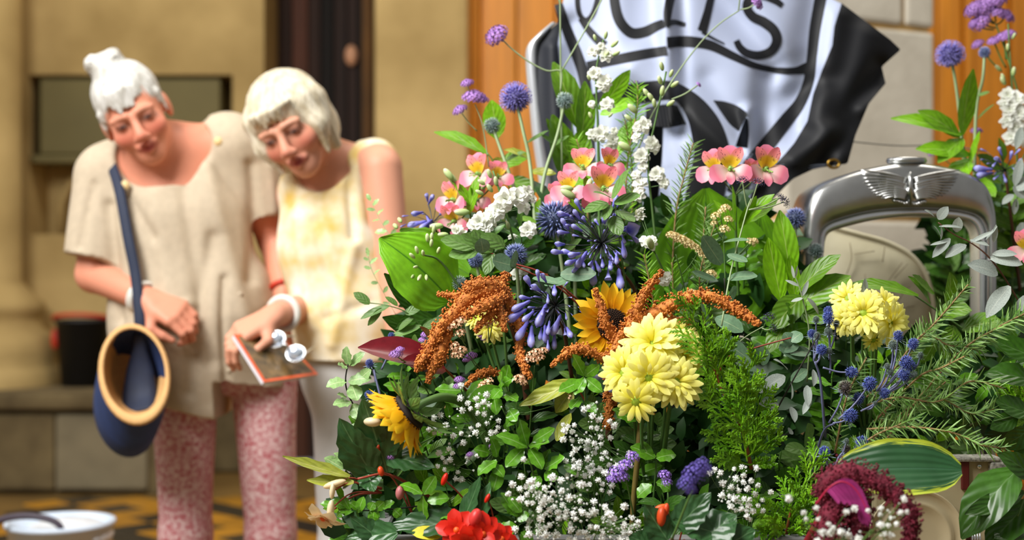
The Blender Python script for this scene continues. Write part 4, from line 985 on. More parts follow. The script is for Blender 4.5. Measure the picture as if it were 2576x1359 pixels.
def cloud(n, poly, r0, r1, Y, seed, dj=.03, clump=6, csz=30):
    rr = random.Random(seed); o = []; xs = [p[0] for p in poly]; ys = [p[1] for p in poly]
    def ins(x, y):
        c = False; j = len(poly)-1
        for i in range(len(poly)):
            if (poly[i][1] > y) != (poly[j][1] > y) and x < (poly[j][0]-poly[i][0])*(y-poly[i][1])/(poly[j][1]-poly[i][1])+poly[i][0]: c = not c
            j = i
        return c
    while len(o) < n:
        cx, cy = rr.uniform(min(xs), max(xs)), rr.uniform(min(ys), max(ys))
        if not ins(cx, cy): continue
        dy = rr.uniform(-dj, dj)
        for _ in range(rr.randint(2, clump)):
            for _t in range(12):
                x, y = cx+rr.gauss(0, csz), cy+rr.gauss(0, csz*.8); r = rr.uniform(r0, r1) if rr.random() > .3 else rr.uniform(r0*.3, r0*.6)
                if all((x-q[0])**2+(y-q[1])**2 > ((r+q[2])*.78)**2 for q in o[-160:]): o.append((x, y, r, Y+dy+rr.uniform(-.008, .008))); break
    return o[:n]

# -- petals
chr_y = mat('chrysanthemum_yellow', rgb(244, 232, 84), .5, .05, 6, trans=.25, rnd=.05, ramp=[(0, rgb(232, 218, 50)), (.4, rgb(248, 240, 96)), (1, rgb(253, 250, 160))])
chr_c = mat('chrysanthemum_eye', rgb(150, 178, 40), .6, .2, 40, rnd=.05)
sun_y = mat('sunflower_yellow', rgb(250, 186, 20), .5, .06, 6, trans=.25, rnd=.06, ramp=[(0, rgb(244, 160, 6)), (.4, rgb(254, 196, 14)), (1, rgb(255, 220, 50))])
sun_c = mat('sunflower_disc', rgb(42, 26, 16), .8, .4, 40, rnd=0, ramp=[(0, rgb(30, 20, 14)), (1, rgb(84, 52, 22))])
als_o = mat('alstroemeria_pink', rgb(240, 130, 150), .45, .05, 6, trans=.28, rnd=.06, ramp=[(0, rgb(250, 226, 200)), (.4, rgb(253, 214, 212)), (.72, rgb(246, 132, 158)), (1, rgb(246, 146, 178))])
als_i = mat('alstroemeria_yellow_pink', rgb(250, 200, 60), .45, .05, 6, trans=.28, rnd=.06, ramp=[(0, rgb(250, 226, 150)), (.25, rgb(253, 210, 30)), (.5, rgb(252, 214, 70)), (.62, rgb(246, 150, 160)), (1, rgb(238, 104, 150))])
CP = [leaf_me('petal', chr_y, W=.29, a=.75, b=.45, n=5, m=2, fold=-.25, curl=c) for c in (.5, .9, 1.3)]
SP = [leaf_me('petal', sun_y, W=.36, a=.6, b=.75, n=5, m=2, fold=.25, curl=c) for c in (.4, .8, -.4)]
AO = [leaf_me('petal', als_o, W=.86, a=.75, b=.40, n=6, m=4, fold=.12, curl=1.0, wave=.02)]
AI = [leaf_me('petal', als_i, W=.56, a=.75, b=.48, n=6, m=4, fold=.25, curl=.9)]
ALM = {}
streak = mat('dark_red_streak', rgb(96, 24, 30), .6, .1, 20, rnd=0)
def facing(nx, nz, ny=-1): return Vector((nx, ny, nz)).normalized()
def chrys_head(t, px, py, rpx, Y, n, full=1):
    p = at(px, py, Y); r = S(rpx, Y); n = n.normalized(); o1 = n.orthogonal().normalized(); o2 = n.cross(o1)
    h = part('flower_head', MB().ball(p, (r*.26, r*.26, r*.16), 12, 7, n.to_track_quat('Z', 'Y').to_matrix()).mesh('flower_head', chr_c), t)
    h_n = [(18, .10, 1.0, 0), (16, .36, .92, .5), (10, .75, .66, .2)] if full == 1 else ([(18, .1, 1, 0), (17, .38, .95, .5), (14, .72, .85, .2), (10, 1.1, .7, .3)] if full == 2 else [(15, .15, 1, 0), (8, .5, .8, .5)])
    for (k, el, L, off) in h_n:
        for i in range(k):
            a = 2*math.pi*(i+off)/k+ru(-.1, .1); e = el+ru(-.12, .12); d = (o1*math.cos(a)+o2*math.sin(a))*math.cos(e)+n*math.sin(e)
            part('petal', CP[2 if e > .6 else R.choice((0, 1))], h, frame(p+d*r*.12, d, n if e < .9 else -(o1*math.cos(a)+o2*math.sin(a))+n*.2, r*L*ru(.85, 1.06)))
    return h
def chrys(label, base, heads, group='yellow chrysanthemum sprays'):
    B0 = at(*base); t = thing('chrysanthemum_spray', label, 'flower', B0, group)
    for (px, py, rp, Y, n, full) in heads:
        p = at(px, py, Y)-n.normalized()*S(8, Y); part('stem', MB().tube(cr_([B0, B0.lerp(p, .5)+Vector((0, .02, -.01)), p-n.normalized()*.02, p], 5), [.0028, .002], 6).mesh('stem', stemg), t); chrys_head(t, px, py, rp, Y, n, full)
    return t
def sunflower(label, px, py, rpx, Y, n, path, npet=26, seplen=.45, disc=.40, cup=0):
    t, W = stemmed('sunflower', label, 'flower', path, .007, stemg, 'sunflowers', 6, .006)
    p = at(px, py, Y); r = S(rpx, Y); n = n.normalized(); o1 = n.orthogonal().normalized(); o2 = n.cross(o1); rot = n.to_track_quat('Z', 'Y').to_matrix()
    b = MB().ball(p, (r*disc, r*disc, r*.14), 20, 10, rot, u=0)
    for i in range(220):
        q = math.sqrt((i+.5)/220); a = i*2.39996; b.octa(p+(o1*math.cos(a)+o2*math.sin(a))*r*disc*q*.97+n*r*.14*math.sqrt(max(0, 1-q*q)), r*.02, n+(o1*math.cos(a)+o2*math.sin(a))*q*.5, r*.07)
    part('seed_disc', b.mesh('seed_disc', sun_c), t)
    for ring_, (k, el, L) in enumerate(((npet//2, .06, 1), (npet-npet//2, .22, .92))):
        for i in range(k):
            a = 2*math.pi*(i+.5*ring_)/k+ru(-.08, .08); e = el+cup+ru(-.16, .16); c = o1*math.cos(a)+o2*math.sin(a); d = c*math.cos(e)+n*math.sin(e)
            part('petal', R.choice(SP), t, frame(p+c*r*disc*.8, d, n+c*ru(-.2, .2), r*(1-disc*.8)*L*ru(.92, 1.1)*1.05))
    sm_ = leaf_geo(W=.42, a=.5, b=1.0, n=4, m=2, fold=.3, curl=-1.0)
    if 'sepal' not in LM: LM['sepal'] = [mk('sepal', *sm_[:2], g_eucd, uv=sm_[2])]
    for i in range(18):
        a = 2*math.pi*i/18+ru(-.15, .15); c = o1*math.cos(a)+o2*math.sin(a); part('sepal', LM['sepal'][0], t, frame(p-n*r*.10+c*r*disc*.5, c+n*ru(-.4, .2), -n, r*seplen*ru(.8, 1.2)))
    return t
def alstro_flower(t, px, py, rpx, Y, n, rotz=0, half=False):
    p = at(px, py, Y); r = S(rpx, Y); n = n.normalized(); up = Vector((0, 0, 1)); o2 = (up-n*up.dot(n)).normalized(); o1 = o2.cross(n); q = p-n*r*.45
    f = part('flower', MB().tube([q-n*r*.35, q, p-n*r*.1], [r*.08, r*.12, r*.1], 7).mesh('flower', g_lime), t)
    for k in range(6):
        a = math.radians((90, 120, 207, 270, 333, 60)[k])+rotz; c = o1*math.cos(a)+o2*math.sin(a); inn = k % 2 == 1; d = c*.92+n*(.75 if inn else .6)
        up_in = inn and math.sin(a) > 0
        part('petal', (AI if up_in else AO)[0], f, frame(q+c*r*.06, d, n-c*.5, r*(1.22 if up_in else (.95 if inn else 1.18)), r*(1.05 if up_in else (.5 if inn else 1.12))))
        if up_in:
            b = MB()
            for m_ in range(6):
                w = .45+.09*m_; s_ = ru(-.13, .13); pos = q+c*r*.06+(d.normalized()*w*1.12+(n-c*.5).normalized()*(.03+.0))*r+d.cross(n).normalized()*s_*r
                b.octa(pos+n*r*.05, r*.018, d, r*.13)
            part('streaks', b.mesh('streaks', streak), f)
    b = MB()
    for k in range(5):
        e = p+n*r*.25+(o1*ru(-.3, .3)-o2*ru(.1, .5))*r*.6; b.tube(cr_([q, (q+e)/2+n*r*.1, e], 3), r*.022, 4); b.octa(e, r*.05)
    part('stamens', b.mesh('stamens', g_lime), f)
    return f
def alstro(label, path, flowers, leaves=(), buds=()):
    t, W = stemmed('alstroemeria', label, 'flower', path, .0026, stemg, 'pink alstroemeria stems'); top = Vector(W[-1])
    for (px, py, rp, Y, n) in flowers:
        p = at(px, py, Y)-n.normalized()*S(rp, Y)*.8; part('flower_stalk', MB().tube(cr_([top, top.lerp(p, .6)+Vector((0, .004, -.004)), p], 4), .0014, 5).mesh('flower_stalk', stemg), t); alstro_flower(t, px, py, rp, Y, n)
    for (bx, by, tx, ty, w, yb, yt) in leaves: put_leaf('bright', t, at(bx, by, yb), at(tx, ty, yt), w)
    for (px, py, L, Y, dx, dz) in buds: part('bud', BUD, t, frame(at(px, py, Y), Vector((0, 1, 0)), Vector((dx, -.2, dz)), S(L, Y)))
    return t
agb = mat('agapanthus_blue', rgb(104, 102, 204), .45, .15, 12, trans=.2, rnd=.12, ramp=[(0, rgb(100, 96, 190)), (.45, rgb(138, 136, 228)), (.8, rgb(192, 194, 245)), (1, rgb(130, 126, 218))])
AG = []
for op in (0, 1):
    pr = [(0, .02), (.1, .055), (.3, .06), (.55, .10), (.75, .125), (.9, .10), (1.0, .02)] if not op else [(0, .02), (.1, .05), (.35, .06), (.6, .10), (.8, .16), (.95, .22), (1, .24)]
    AG.append(MB().loft([[(x, r*math.cos(a)*(1+.18*math.cos(3*a)), r*math.sin(a)*(1+.18*math.cos(3*a))) for a in [2*math.pi*j/7 for j in range(7)]] for x, r in pr]).mesh('floret', agb))
agst = mat('agapanthus_dark_stalk', rgb(66, 70, 74), .5, .2, 20, rnd=.2)
def agapanthus(label, c, path, florets, hubr=.004, small=26, seed=3):
    """florets: (base px,py, tip px,py, Y base, Y tip) trumpets placed one by one"""
    rr = random.Random(seed); t, W = stemmed('agapanthus', label, 'flower', path+[c], .0034, stemb, 'agapanthus heads'); C0 = at(*c)
    sm = MB()
    for (bx, by, tx, ty, yb, yt) in florets:
        b, e = at(bx, by, yb), at(tx, ty, yt); d = e-b; sm.tube(cr_([C0, C0.lerp(b, .6)+(b-C0).orthogonal()*.03, b], 3), .0008, 4)
        part('floret', AG[0] if rr.random() < .96 else AG[1], t, frame(b, d, Vector((rr.uniform(-1, 1), -1, rr.uniform(-1, 1))), d.length, d.length*1.45, d.length*1.45))
    for i in range(small):
        z = rr.uniform(-1, 1); a = rr.uniform(0, 6.28); v = Vector((math.sqrt(1-z*z)*math.cos(a), -abs(math.sqrt(1-z*z)*math.sin(a)), z)); b = C0+v*S(rr.uniform(38, 75), c[2])
        sm.tube([C0, C0.lerp(b, .6)+Vector((0, 0, .002)), b], .0006, 4); part('floret', AG[0], t, frame(b, v+Vector((0, 0, -.4)), Vector((0, -1, .3)), S(rr.uniform(12, 24), c[2])))
    part('stalks', sm.mesh('stalks', agst), t)
    return t
# -- amaranth tassels
amo = mat('amaranth_rust', rgb(184, 98, 30), .75, .25, 160, rnd=.08, c2=rgb(222, 142, 62)); amr = mat('amaranth_crimson', rgb(92, 14, 34), .8, .3, 120, rnd=.08, c2=rgb(130, 24, 52))
def tassel(pts, r, m, nb=None, seed=0, br=.0018):
    rr = random.Random(seed); W = pxp(pts, 8); k = len(W); b = MB(); rad = [np.interp(i/(k-1), np.linspace(0, 1, len(r)), r) for i in range(k)]
    b.tube(W, [q*.8 for q in rad], 7); L = sum((Vector(W[i+1])-Vector(W[i])).length for i in range(k-1))
    nb = nb or int(L*np.mean(rad)*6.28/(br*br*3.0))
    for i in range(nb):
        f = rr.random(); j = min(k-2, int(f*(k-1))); p = Vector(W[j]).lerp(Vector(W[j+1]), f*(k-1)-j); tv = (Vector(W[j+1])-Vector(W[j])).normalized(); o = tv.orthogonal().normalized(); a = rr.uniform(0, 6.28)
        d = o*math.cos(a)+tv.cross(o)*math.sin(a); lump = 1+.35*math.sin(f*L*520+3*math.sin(a*2+seed)); p2 = p+d*rad[j]*rr.uniform(.75, 1.12)*lump
        b.octa(p2, br*rr.uniform(.7, 1.25))
    return b.mesh('tassel', m)
def amaranth(label, base, tassels, m=amo, stem=stemb, br=.0018, group=None):
    t, W = stemmed('amaranth', label, 'flower', base, .006, stem, group)
    for i, (pts, r) in enumerate(tassels): part('tassel', tassel(pts, [S(q, pts[0][2]) for q in r], m, None, i*7+int(pts[0][0]), br), t)
    return t
# -- needles
def rosemary(label, path, L=40, step=.0017, n2=4, key=g_rose, r=.0016, group='rosemary sprigs'):
    t, W = stemmed('rosemary_sprig', label, 'foliage', path, r, mat('rosemary_wood', rgb(150, 122, 78), .7, .2, 30, rnd=.1), group, 8)
    b = MB(); tot = sum((Vector(W[i+1])-Vector(W[i])).length for i in range(len(W)-1)); n = int(tot/step); K = len(W)
    for i in range(n):
        f = (i+.5)/n; j = min(K-2, int(f*(K-1))); p = Vector(W[j]).lerp(Vector(W[j+1]), f*(K-1)-j); tv = (Vector(W[j+1])-Vector(W[j])).normalized(); o = tv.orthogonal().normalized(); a = i*2.4+ru(-.4, .4)
        d = tv*ru(.5, 1.0)+(o*math.cos(a)+tv.cross(o)*math.sin(a)); l_ = S(L, p.y)*ru(.7, 1.15)*(1-.35*max(0, f-.75)*4*.6); d.normalize()
        v, fc, u = NEED; b.add(v, fc, frame(p, d, Vector((ru(-1, 1), -1, ru(0, 1))), l_), u)
    part('needles', b.mesh('needles', key), t, None, None, True)
    return t
NEED = leaf_geo(W=.095, a=.35, b=.5, n=3, m=2, fold=-.5, curl=.35)
def cypress(label, path, fans, group='cypress sprigs', seed=5, tw=.0015):
    rr = random.Random(seed); t, W = stemmed('cypress_sprig', label, 'foliage', path, .003, mat('cypress_bark', rgb(150, 84, 40), .7, .2, 30, rnd=.1), group, 6, .0012); b = MB()
    def grow(p, d, L, lev):
        d = d.normalized(); q = p+d*L; b.tube([p, (p+q)/2+Vector((0, 0, .001)), q], [tw, tw*.9, tw*.5], 3, False)
        if lev == 0:
            for k in range(5):
                f = .2+.16*k; s_ = d.cross(Vector((rr.uniform(-.3, .3), -1, rr.uniform(-.3, .3)))).normalized()*(1 if k % 2 else -1); b.tube([p+d*L*f, p+d*L*f+(d*.9+s_*.55).normalized()*L*.28], [tw*.9, tw*.35], 3, False)
            return
        n = 7
        for k in range(n):
            f = .12+.85*k/n; s_ = d.cross(Vector((rr.uniform(-.5, .5), -1, rr.uniform(-.5, .5)))).normalized()*(1 if k % 2 else -1)
            grow(p+d*L*f, d*.95+s_*.62+Vector((rr.uniform(-.15, .15), rr.uniform(-.35, .25), rr.uniform(-.1, .2))), L*.42*(1.15-.6*f), lev-1)
    for (bx, by, tx, ty, Y, Yt) in fans:
        p, q = at(bx, by, Y), at(tx, ty, Yt); grow(p, q-p, (q-p).length, 2)
    part('foliage', b.mesh('foliage', g_cyp, False), t, None, None, True)
    return t
# ---------------------------------------------------------------- the arrangement, flower by flower
def c4(x, y): return (900+.3679*x, 420+.3679*y)
def c5(x, y): return (1400+.3679*x, 420+.3679*y)
def c3(x, y): return (1976+.3679*x, .3679*y)
def c6(x, y): return (1976+.3679*x, 420+.3679*y)
def g2(x, y): return (1200+.3672*x, 860+.3672*y)
def fset(T, L, Y, j=.012): return [(*T(a, b), *T(c, d), Y+ru(-j, j), Y+ru(-j, j)-.008) for a, b, c, d in L]
BASE = lambda px, Y=2.2: (px, 1300, Y)
# agapanthus
agapanthus('blue agapanthus head in full focus above the rust amaranth at the centre', (1514, 614, 2.15), [(1640, 900, 2.24), (1600, 740, 2.2), (1560, 680, 2.17)],
    fset(c5, [(90, 330, 5, 315), (170, 300, 130, 215), (165, 365, 115, 290), (85, 430, 30, 350), (180, 440, 100, 395), (90, 450, 0, 445), (155, 475, 105, 465), (60, 530, -10, 525), (130, 600, 30, 570), (60, 585, -40, 580), (165, 590, 80, 605), (135, 635, 60, 668),
     (210, 575, 128, 690), (170, 670, 105, 722), (180, 635, 190, 690), (248, 670, 250, 815), (265, 640, 300, 722), (245, 640, 218, 675), (312, 630, 316, 692), (352, 690, 355, 768), (362, 640, 372, 705), (358, 615, 378, 645), (425, 695, 442, 838), (410, 580, 410, 668),
     (450, 500, 468, 628), (445, 470, 470, 525), (500, 455, 562, 520), (455, 435, 522, 425), (360, 410, 378, 340), (385, 330, 460, 318), (378, 290, 420, 195), (405, 285, 445, 222), (388, 395, 412, 345), (318, 455, 332, 428), (100, 400, 60, 400), (120, 360, 90, 330), (290, 400, 260, 355), (330, 390, 330, 350), (200, 380, 180, 340)], 2.13), .004, 34)
agapanthus('blue agapanthus head drooping left of the sunflower behind the amaranth', (1398, 770, 2.12), [(1440, 960, 2.2), (1420, 840, 2.16)],
    fset(c4, [(1190, 830, 1145, 745), (1240, 790, 1225, 700), (1290, 790, 1255, 730), (1250, 850, 1190, 810), (1185, 900, 1100, 888), (1180, 915, 1050, 985), (1155, 970, 1020, 1055), (1215, 960, 1160, 965), (1205, 985, 1125, 1058), (1292, 935, 1220, 1092), (1272, 970, 1258, 1022),
     (1165, 1055, 1085, 1188), (1190, 1085, 1185, 1238), (1205, 1048, 1170, 1062), (1255, 1095, 1245, 1188), (1280, 1080, 1285, 1208), (1312, 1050, 1300, 1152), (1388, 1010, 1325, 1155), (1346, 1130, 1344, 1252), (1300, 1180, 1302, 1262), (1345, 808, 1345, 882), (1300, 870, 1300, 938), (1420, 1000, 1430, 1048), (1412, 1100, 1420, 1152), (1428, 1095, 1462, 1168), (1360, 980, 1382, 1004)], 2.09), .004, 22, 9)
agapanthus('soft violet agapanthus head at the left edge beside the bare arm', (1088, 560, 2.36), [(1180, 800, 2.4), (1120, 640, 2.38)],
    fset(c4, [(470, 370, 340, 405), (510, 360, 420, 430), (490, 400, 400, 468), (480, 260, 520, 190), (450, 310, 365, 322), (530, 290, 565, 228), (470, 330, 500, 412), (480, 240, 470, 180), (560, 330, 600, 300)], 2.36), .004, 14, 11)
agapanthus('violet agapanthus florets low among the leaves right of the radiator', (2528, 428, 2.55), [(2570, 760, 2.6), (2545, 560, 2.58)],
    fset(c3, [(1420, 1160, 1285, 1150), (1420, 1180, 1308, 1203), (1475, 1115, 1435, 1078), (1482, 1065, 1458, 1002), (1535, 1095, 1552, 1030), (1440, 1110, 1415, 1142), (1490, 1190, 1510, 1250), (1580, 1120, 1620, 1090), (1460, 1200, 1420, 1230)], 2.52), .004, 10, 13)
agapanthus('few loose violet agapanthus florets tucked beside the pale yellow chrysanthemums', (1572, 930, 2.07), [(1600, 1100, 2.14), (1585, 1000, 2.1)],
    fset(g2, [(895, 240, 788, 247), (965, 298, 903, 342), (1040, 65, 998, -4), (995, 98, 962, 58), (958, 110, 930, 74), (1070, 318, 1092, 298), (1060, 110, 1120, 80), (930, 200, 905, 150)], 2.04, .006), .003, 0, 17)
# globe thistles
thistle(1297, 247, 40, 2.42, 'purple', [(1350, 620, 2.36), (1334, 420, 2.4), (1316, 330, 2.41)], 'open violet globe thistle high on the left beside the metal frame', [(1330, 400, 1270, 370, -26), (1338, 430, 1400, 440, -30), (1340, 470, 1290, 500, -30), (1325, 360, 1380, 330, 20)])
thistle(1421, 254, 25, 2.42, 'grey', [(1352, 560, 2.38), (1370, 440, 2.4), (1402, 340, 2.41)], 'grey-green globe thistle bud in front of the flag border', [(1392, 360, 1362, 338, 14), (1390, 370, 1430, 340, 14)])
thistle(1238, 317, 24, 2.42, 'grey', [(1310, 520, 2.38), (1275, 420, 2.4)], 'grey-green globe thistle bud below the open violet one', [(1265, 400, 1230, 420, -24), (1270, 405, 1320, 380, 20)])
thistle(1396, 553, 54, 2.24, 'steel', [(1440, 900, 2.24), (1420, 720, 2.24)], 'large steel blue globe thistle left of the agapanthus', [(1412, 640, 1460, 600, 26)])
thistle(1437, 534, 34, 2.27, 'blue', [(1450, 900, 2.27), (1446, 700, 2.27)], 'blue globe thistle pressed against the larger steel blue one')
thistle(1298, 642, 33, 2.2, 'steel', [(1310, 900, 2.24), (1306, 760, 2.22)], 'steel blue globe thistle behind the eucalyptus leaf')
thistle(1197, 655, 22, 2.24, 'steel', [(1225, 880, 2.26), (1215, 760, 2.25)], 'small steel blue globe thistle half behind eucalyptus leaves')
thistle(1156, 713, 22, 2.2, 'grey', [(1190, 900, 2.24), (1170, 800, 2.22)], 'grey-green globe thistle just above the rust amaranth')
thistle(2001, 550, 31, 2.36, 'steel', [(2010, 900, 2.36), (2000, 700, 2.36)], 'steel blue globe thistle left of the radiator surround')
thistle(2052, 631, 22, 2.38, 'grey', [(2030, 860, 2.38), (2045, 730, 2.38)], 'small grey globe thistle in front of the radiator edge')
thistle(2390, 138, 36, 2.62, 'purple', [(2440, 560, 2.66), (2418, 330, 2.64), (2404, 210, 2.63)], 'open purple globe thistle in front of the oak boards')
thistle(2477, 132, 17, 2.62, 'steel', [(2450, 560, 2.64), (2455, 290, 2.64), (2472, 200, 2.62)], 'tiny dark blue globe thistle right of the purple one', [(2460, 240, 2490, 232, 12), (2460, 300, 2500, 260, 16)])
# alstroemeria
fv = lambda x, z: facing(x, z)
alstro('pink alstroemeria stem with three open flowers against the flag', [(1860, 800, 2.3), (1852, 620, 2.27), (1850, 490, 2.25)],
       [(1838, 420, 52, 2.22, fv(-.05, .25)), (1932, 422, 54, 2.23, fv(.25, .15)), (1792, 424, 46, 2.26, fv(-.75, .15)), (1888, 432, 30, 2.28, fv(.3, -.1))],
       [(1850, 560, 1838, 470, 30, 2.24, 2.2), (1868, 570, 1940, 480, 46, 2.24, 2.22), (1850, 580, 1800, 500, 26, 2.26, 2.25), (1860, 575, 1900, 490, 36, 2.25, 2.22), (1880, 560, 1960, 500, 30, 2.27, 2.27)], [(1800, 450, 34, 2.25, .2, .9)])
alstro('pink alstroemeria cluster with yellow throats at the centre left', [(1500, 800, 2.28), (1490, 640, 2.25), (1482, 520, 2.24)],
       [(1466, 414, 48, 2.24, fv(-.1, .6)), (1428, 472, 44, 2.21, fv(-.3, .3)), (1520, 470, 54, 2.19, fv(.15, .2)), (1536, 412, 40, 2.23, fv(.5, .3)), (1500, 500, 36, 2.22, fv(0, -.2)), (1400, 494, 34, 2.25, fv(-.5, -.1))],
       [(1470, 540, 1400, 470, 22, 2.25, 2.24), (1500, 530, 1470, 440, 26, 2.24, 2.24), (1440, 520, 1420, 430, 24, 2.26, 2.26)], [(1450, 500, 44, 2.2, -.5, .3), (1478, 486, 36, 2.2, .2, 1), (1445, 476, 34, 2.2, -.8, .1)])
alstro('pink alstroemeria cluster at the left edge above the big hosta leaf', [(1230, 760, 2.34), (1200, 640, 2.33), (1180, 520, 2.32)],
       [(1132, 500, 46, 2.31, fv(-.8, .25)), (1196, 434, 48, 2.34, fv(-.7, .3)), (1255, 440, 38, 2.36, fv(.3, .5)), (1136, 558, 44, 2.31, fv(-.6, -.2)), (1200, 500, 34, 2.35, fv(.1, .2))],
       [(1180, 540, 1200, 440, 30, 2.31, 2.3), (1190, 520, 1140, 450, 26, 2.31, 2.3), (1200, 520, 1180, 470, 22, 2.33, 2.3)], [(1150, 470, 40, 2.31, -.5, .8), (1212, 480, 36, 2.33, .3, .9), (1142, 455, 38, 2.3, -.5, .6)])
alstro('pink alstroemeria flower cut off by the right edge', [(2600, 900, 2.3), (2590, 760, 2.28), (2590, 680, 2.27)], [(2582, 626, 46, 2.24, fv(-.4, .1))])
# white larkspur and stock
def spike(label, path, flo, buds, name='larkspur_spike', cat='flower', group='white flower spikes', m=None):
    t, W = stemmed(name, label, cat, path, .0022, m or stemg, group); Wv = [Vector(w) for w in W]
    for (px, py, rp, Y) in flo:
        p = at(px, py, Y); n = min(Wv, key=lambda q: (q-p).length); 
        if (p-n).length > .004: part('flower_stalk', MB().tube([n, n.lerp(p, .6)+Vector((0, 0, -.002)), p], .0007, 4).mesh('flower_stalk', stemg), t)
        d = (p-n)*20+Vector((ru(-.4, .4), -1, ru(-.1, .5))); part('floret', R.choice(FLO), t, frame(p, d.orthogonal(), d, S(rp, Y)))
    for (px, py, L, Y) in buds:
        p = at(px, py, Y); n = min(Wv, key=lambda q: (q-p).length); d = (p-n)*30+Vector((0, -.2, .5)); part('bud', BUD, t, frame(p, d.orthogonal(), d, S(L, Y)))
    return t
yA = 2.36
spike('tall white larkspur spike rising in front of the flag', [(1512, 800, 2.34), (1506, 480, 2.35), (1503, 300, yA), (1500, 180, yA), (1518, 100, yA)],
      [(1492, 128, 18, yA), (1524, 138, 22, yA), (1512, 118, 14, yA), (1496, 186, 22, yA), (1520, 206, 25, yA), (1514, 214, 20, yA), (1527, 262, 22, yA), (1488, 262, 12, yA), (1510, 336, 26, yA), (1492, 338, 20, yA), (1540, 352, 24, yA), (1536, 372, 22, yA), (1545, 330, 14, yA)],
      [(1522, 100, 22, yA), (1536, 120, 26, yA), (1518, 150, 24, yA), (1500, 104, 18, yA), (1490, 300, 20, yA), (1530, 296, 16, yA), (1540, 140, 22, yA), (1486, 204, 18, yA)])
yB = 2.32
spike('white larkspur spike with green buds on top, second from the left of the flag emblem', [(1690, 760, 2.3), (1655, 640, 2.3), (1640, 520, yB), (1630, 400, yB), (1650, 300, yB), (1676, 180, yB)],
      [(1620, 315, 24, yB), (1604, 320, 16, yB), (1638, 360, 24, yB), (1646, 370, 20, yB), (1614, 392, 25, yB), (1600, 345, 16, yB), (1610, 462, 24, yB), (1605, 490, 22, yB), (1652, 438, 24, yB), (1670, 460, 18, yB), (1600, 440, 16, yB), (1618, 420, 16, yB)],
      [(1668, 180, 26, yB), (1684, 196, 22, yB), (1664, 214, 26, yB), (1686, 220, 26, yB), (1664, 244, 28, yB), (1634, 245, 26, yB), (1644, 256, 26, yB), (1676, 268, 26, yB), (1605, 286, 34, yB), (1592, 306, 26, yB), (1590, 380, 40, yB), (1648, 272, 24, yB)])
yC = 2.22
spike('dense white stock flowers clustered left of the steel blue thistle', [(1330, 900, 2.26), (1310, 700, 2.24), (1280, 560, yC), (1240, 430, yC)],
      [(1300, 496, 34, 2.2), (1272, 500, 32, 2.19), (1255, 525, 28, 2.2), (1325, 484, 24, 2.22), (1235, 545, 28, 2.2), (1208, 556, 30, 2.19), (1190, 566, 22, 2.2), (1222, 572, 24, 2.19), (1328, 578, 26, 2.19), (1316, 520, 24, 2.22), (1340, 500, 16, 2.22), (1150, 580, 20, 2.2), (1165, 588, 16, 2.2)],
      [(1236, 450, 26, yC), (1222, 466, 24, yC), (1250, 470, 26, yC), (1240, 485, 26, yC), (1218, 490, 24, yC), (1184, 534, 40, yC), (1118, 568, 36, yC), (1244, 540, 28, yC), (1270, 560, 26, yC), (1280, 580, 24, yC), (1130, 590, 28, yC)], 'stock_stem')
spike('small white blooms below the cream statice in the middle', [(1720, 900, 2.24), (1690, 740, 2.22), (1650, 640, 2.2)], [(1636, 610, 22, 2.18), (1622, 606, 18, 2.19), (1672, 700, 22, 2.16), (1664, 706, 16, 2.16), (1610, 545, 18, 2.22), (1612, 530, 14, 2.22), (1668, 790, 15, 2.14)], [(1640, 628, 40, 2.18), (1612, 560, 34, 2.22)], 'stock_stem')
yD = 2.64
spike('blurred white stock spike at the right edge before the oak boards', [(2580, 640, 2.66), (2560, 420, yD), (2548, 250, yD), (2536, 60, yD)], [(2535, 240, 26, yD), (2556, 250, 28, yD), (2540, 275, 26, yD), (2562, 285, 28, yD), (2534, 305, 22, yD), (2556, 320, 28, yD), (2544, 345, 24, yD), (2570, 350, 22, yD), (2526, 260, 18, yD)],
      [(2520, 180, 24, yD), (2548, 195, 26, yD), (2530, 215, 26, yD), (2546, 100, 18, yD), (2536, 130, 20, yD), (2528, 205, 22, yD)], 'stock_stem')
spike('white flowers peeping out left of the eucalyptus in the shade', [(1310, 860, 2.26), (1302, 760, 2.24)], [(1300, 690, 20, 2.22), (1318, 684, 18, 2.22), (1290, 596, 14, 2.24)], [], 'stock_stem')
spike('green-white buds sprayed over the big hosta leaf', [(1180, 760, 2.2), (1110, 660, 2.18), (1060, 640, 2.16)], [], [(1045, 652, 22, 2.16), (1052, 640, 22, 2.16), (1066, 646, 20, 2.16), (1076, 612, 24, 2.17), (1085, 608, 22, 2.17), (1090, 590, 24, 2.17), (1060, 690, 22, 2.16), (1042, 690, 20, 2.16), (1072, 690, 20, 2.16), (1100, 640, 20, 2.17), (1084, 624, 22, 2.17), (1052, 670, 18, 2.16), (1010, 560, 24, 2.3), (1000, 575, 26, 2.3)], 'seed_spray')
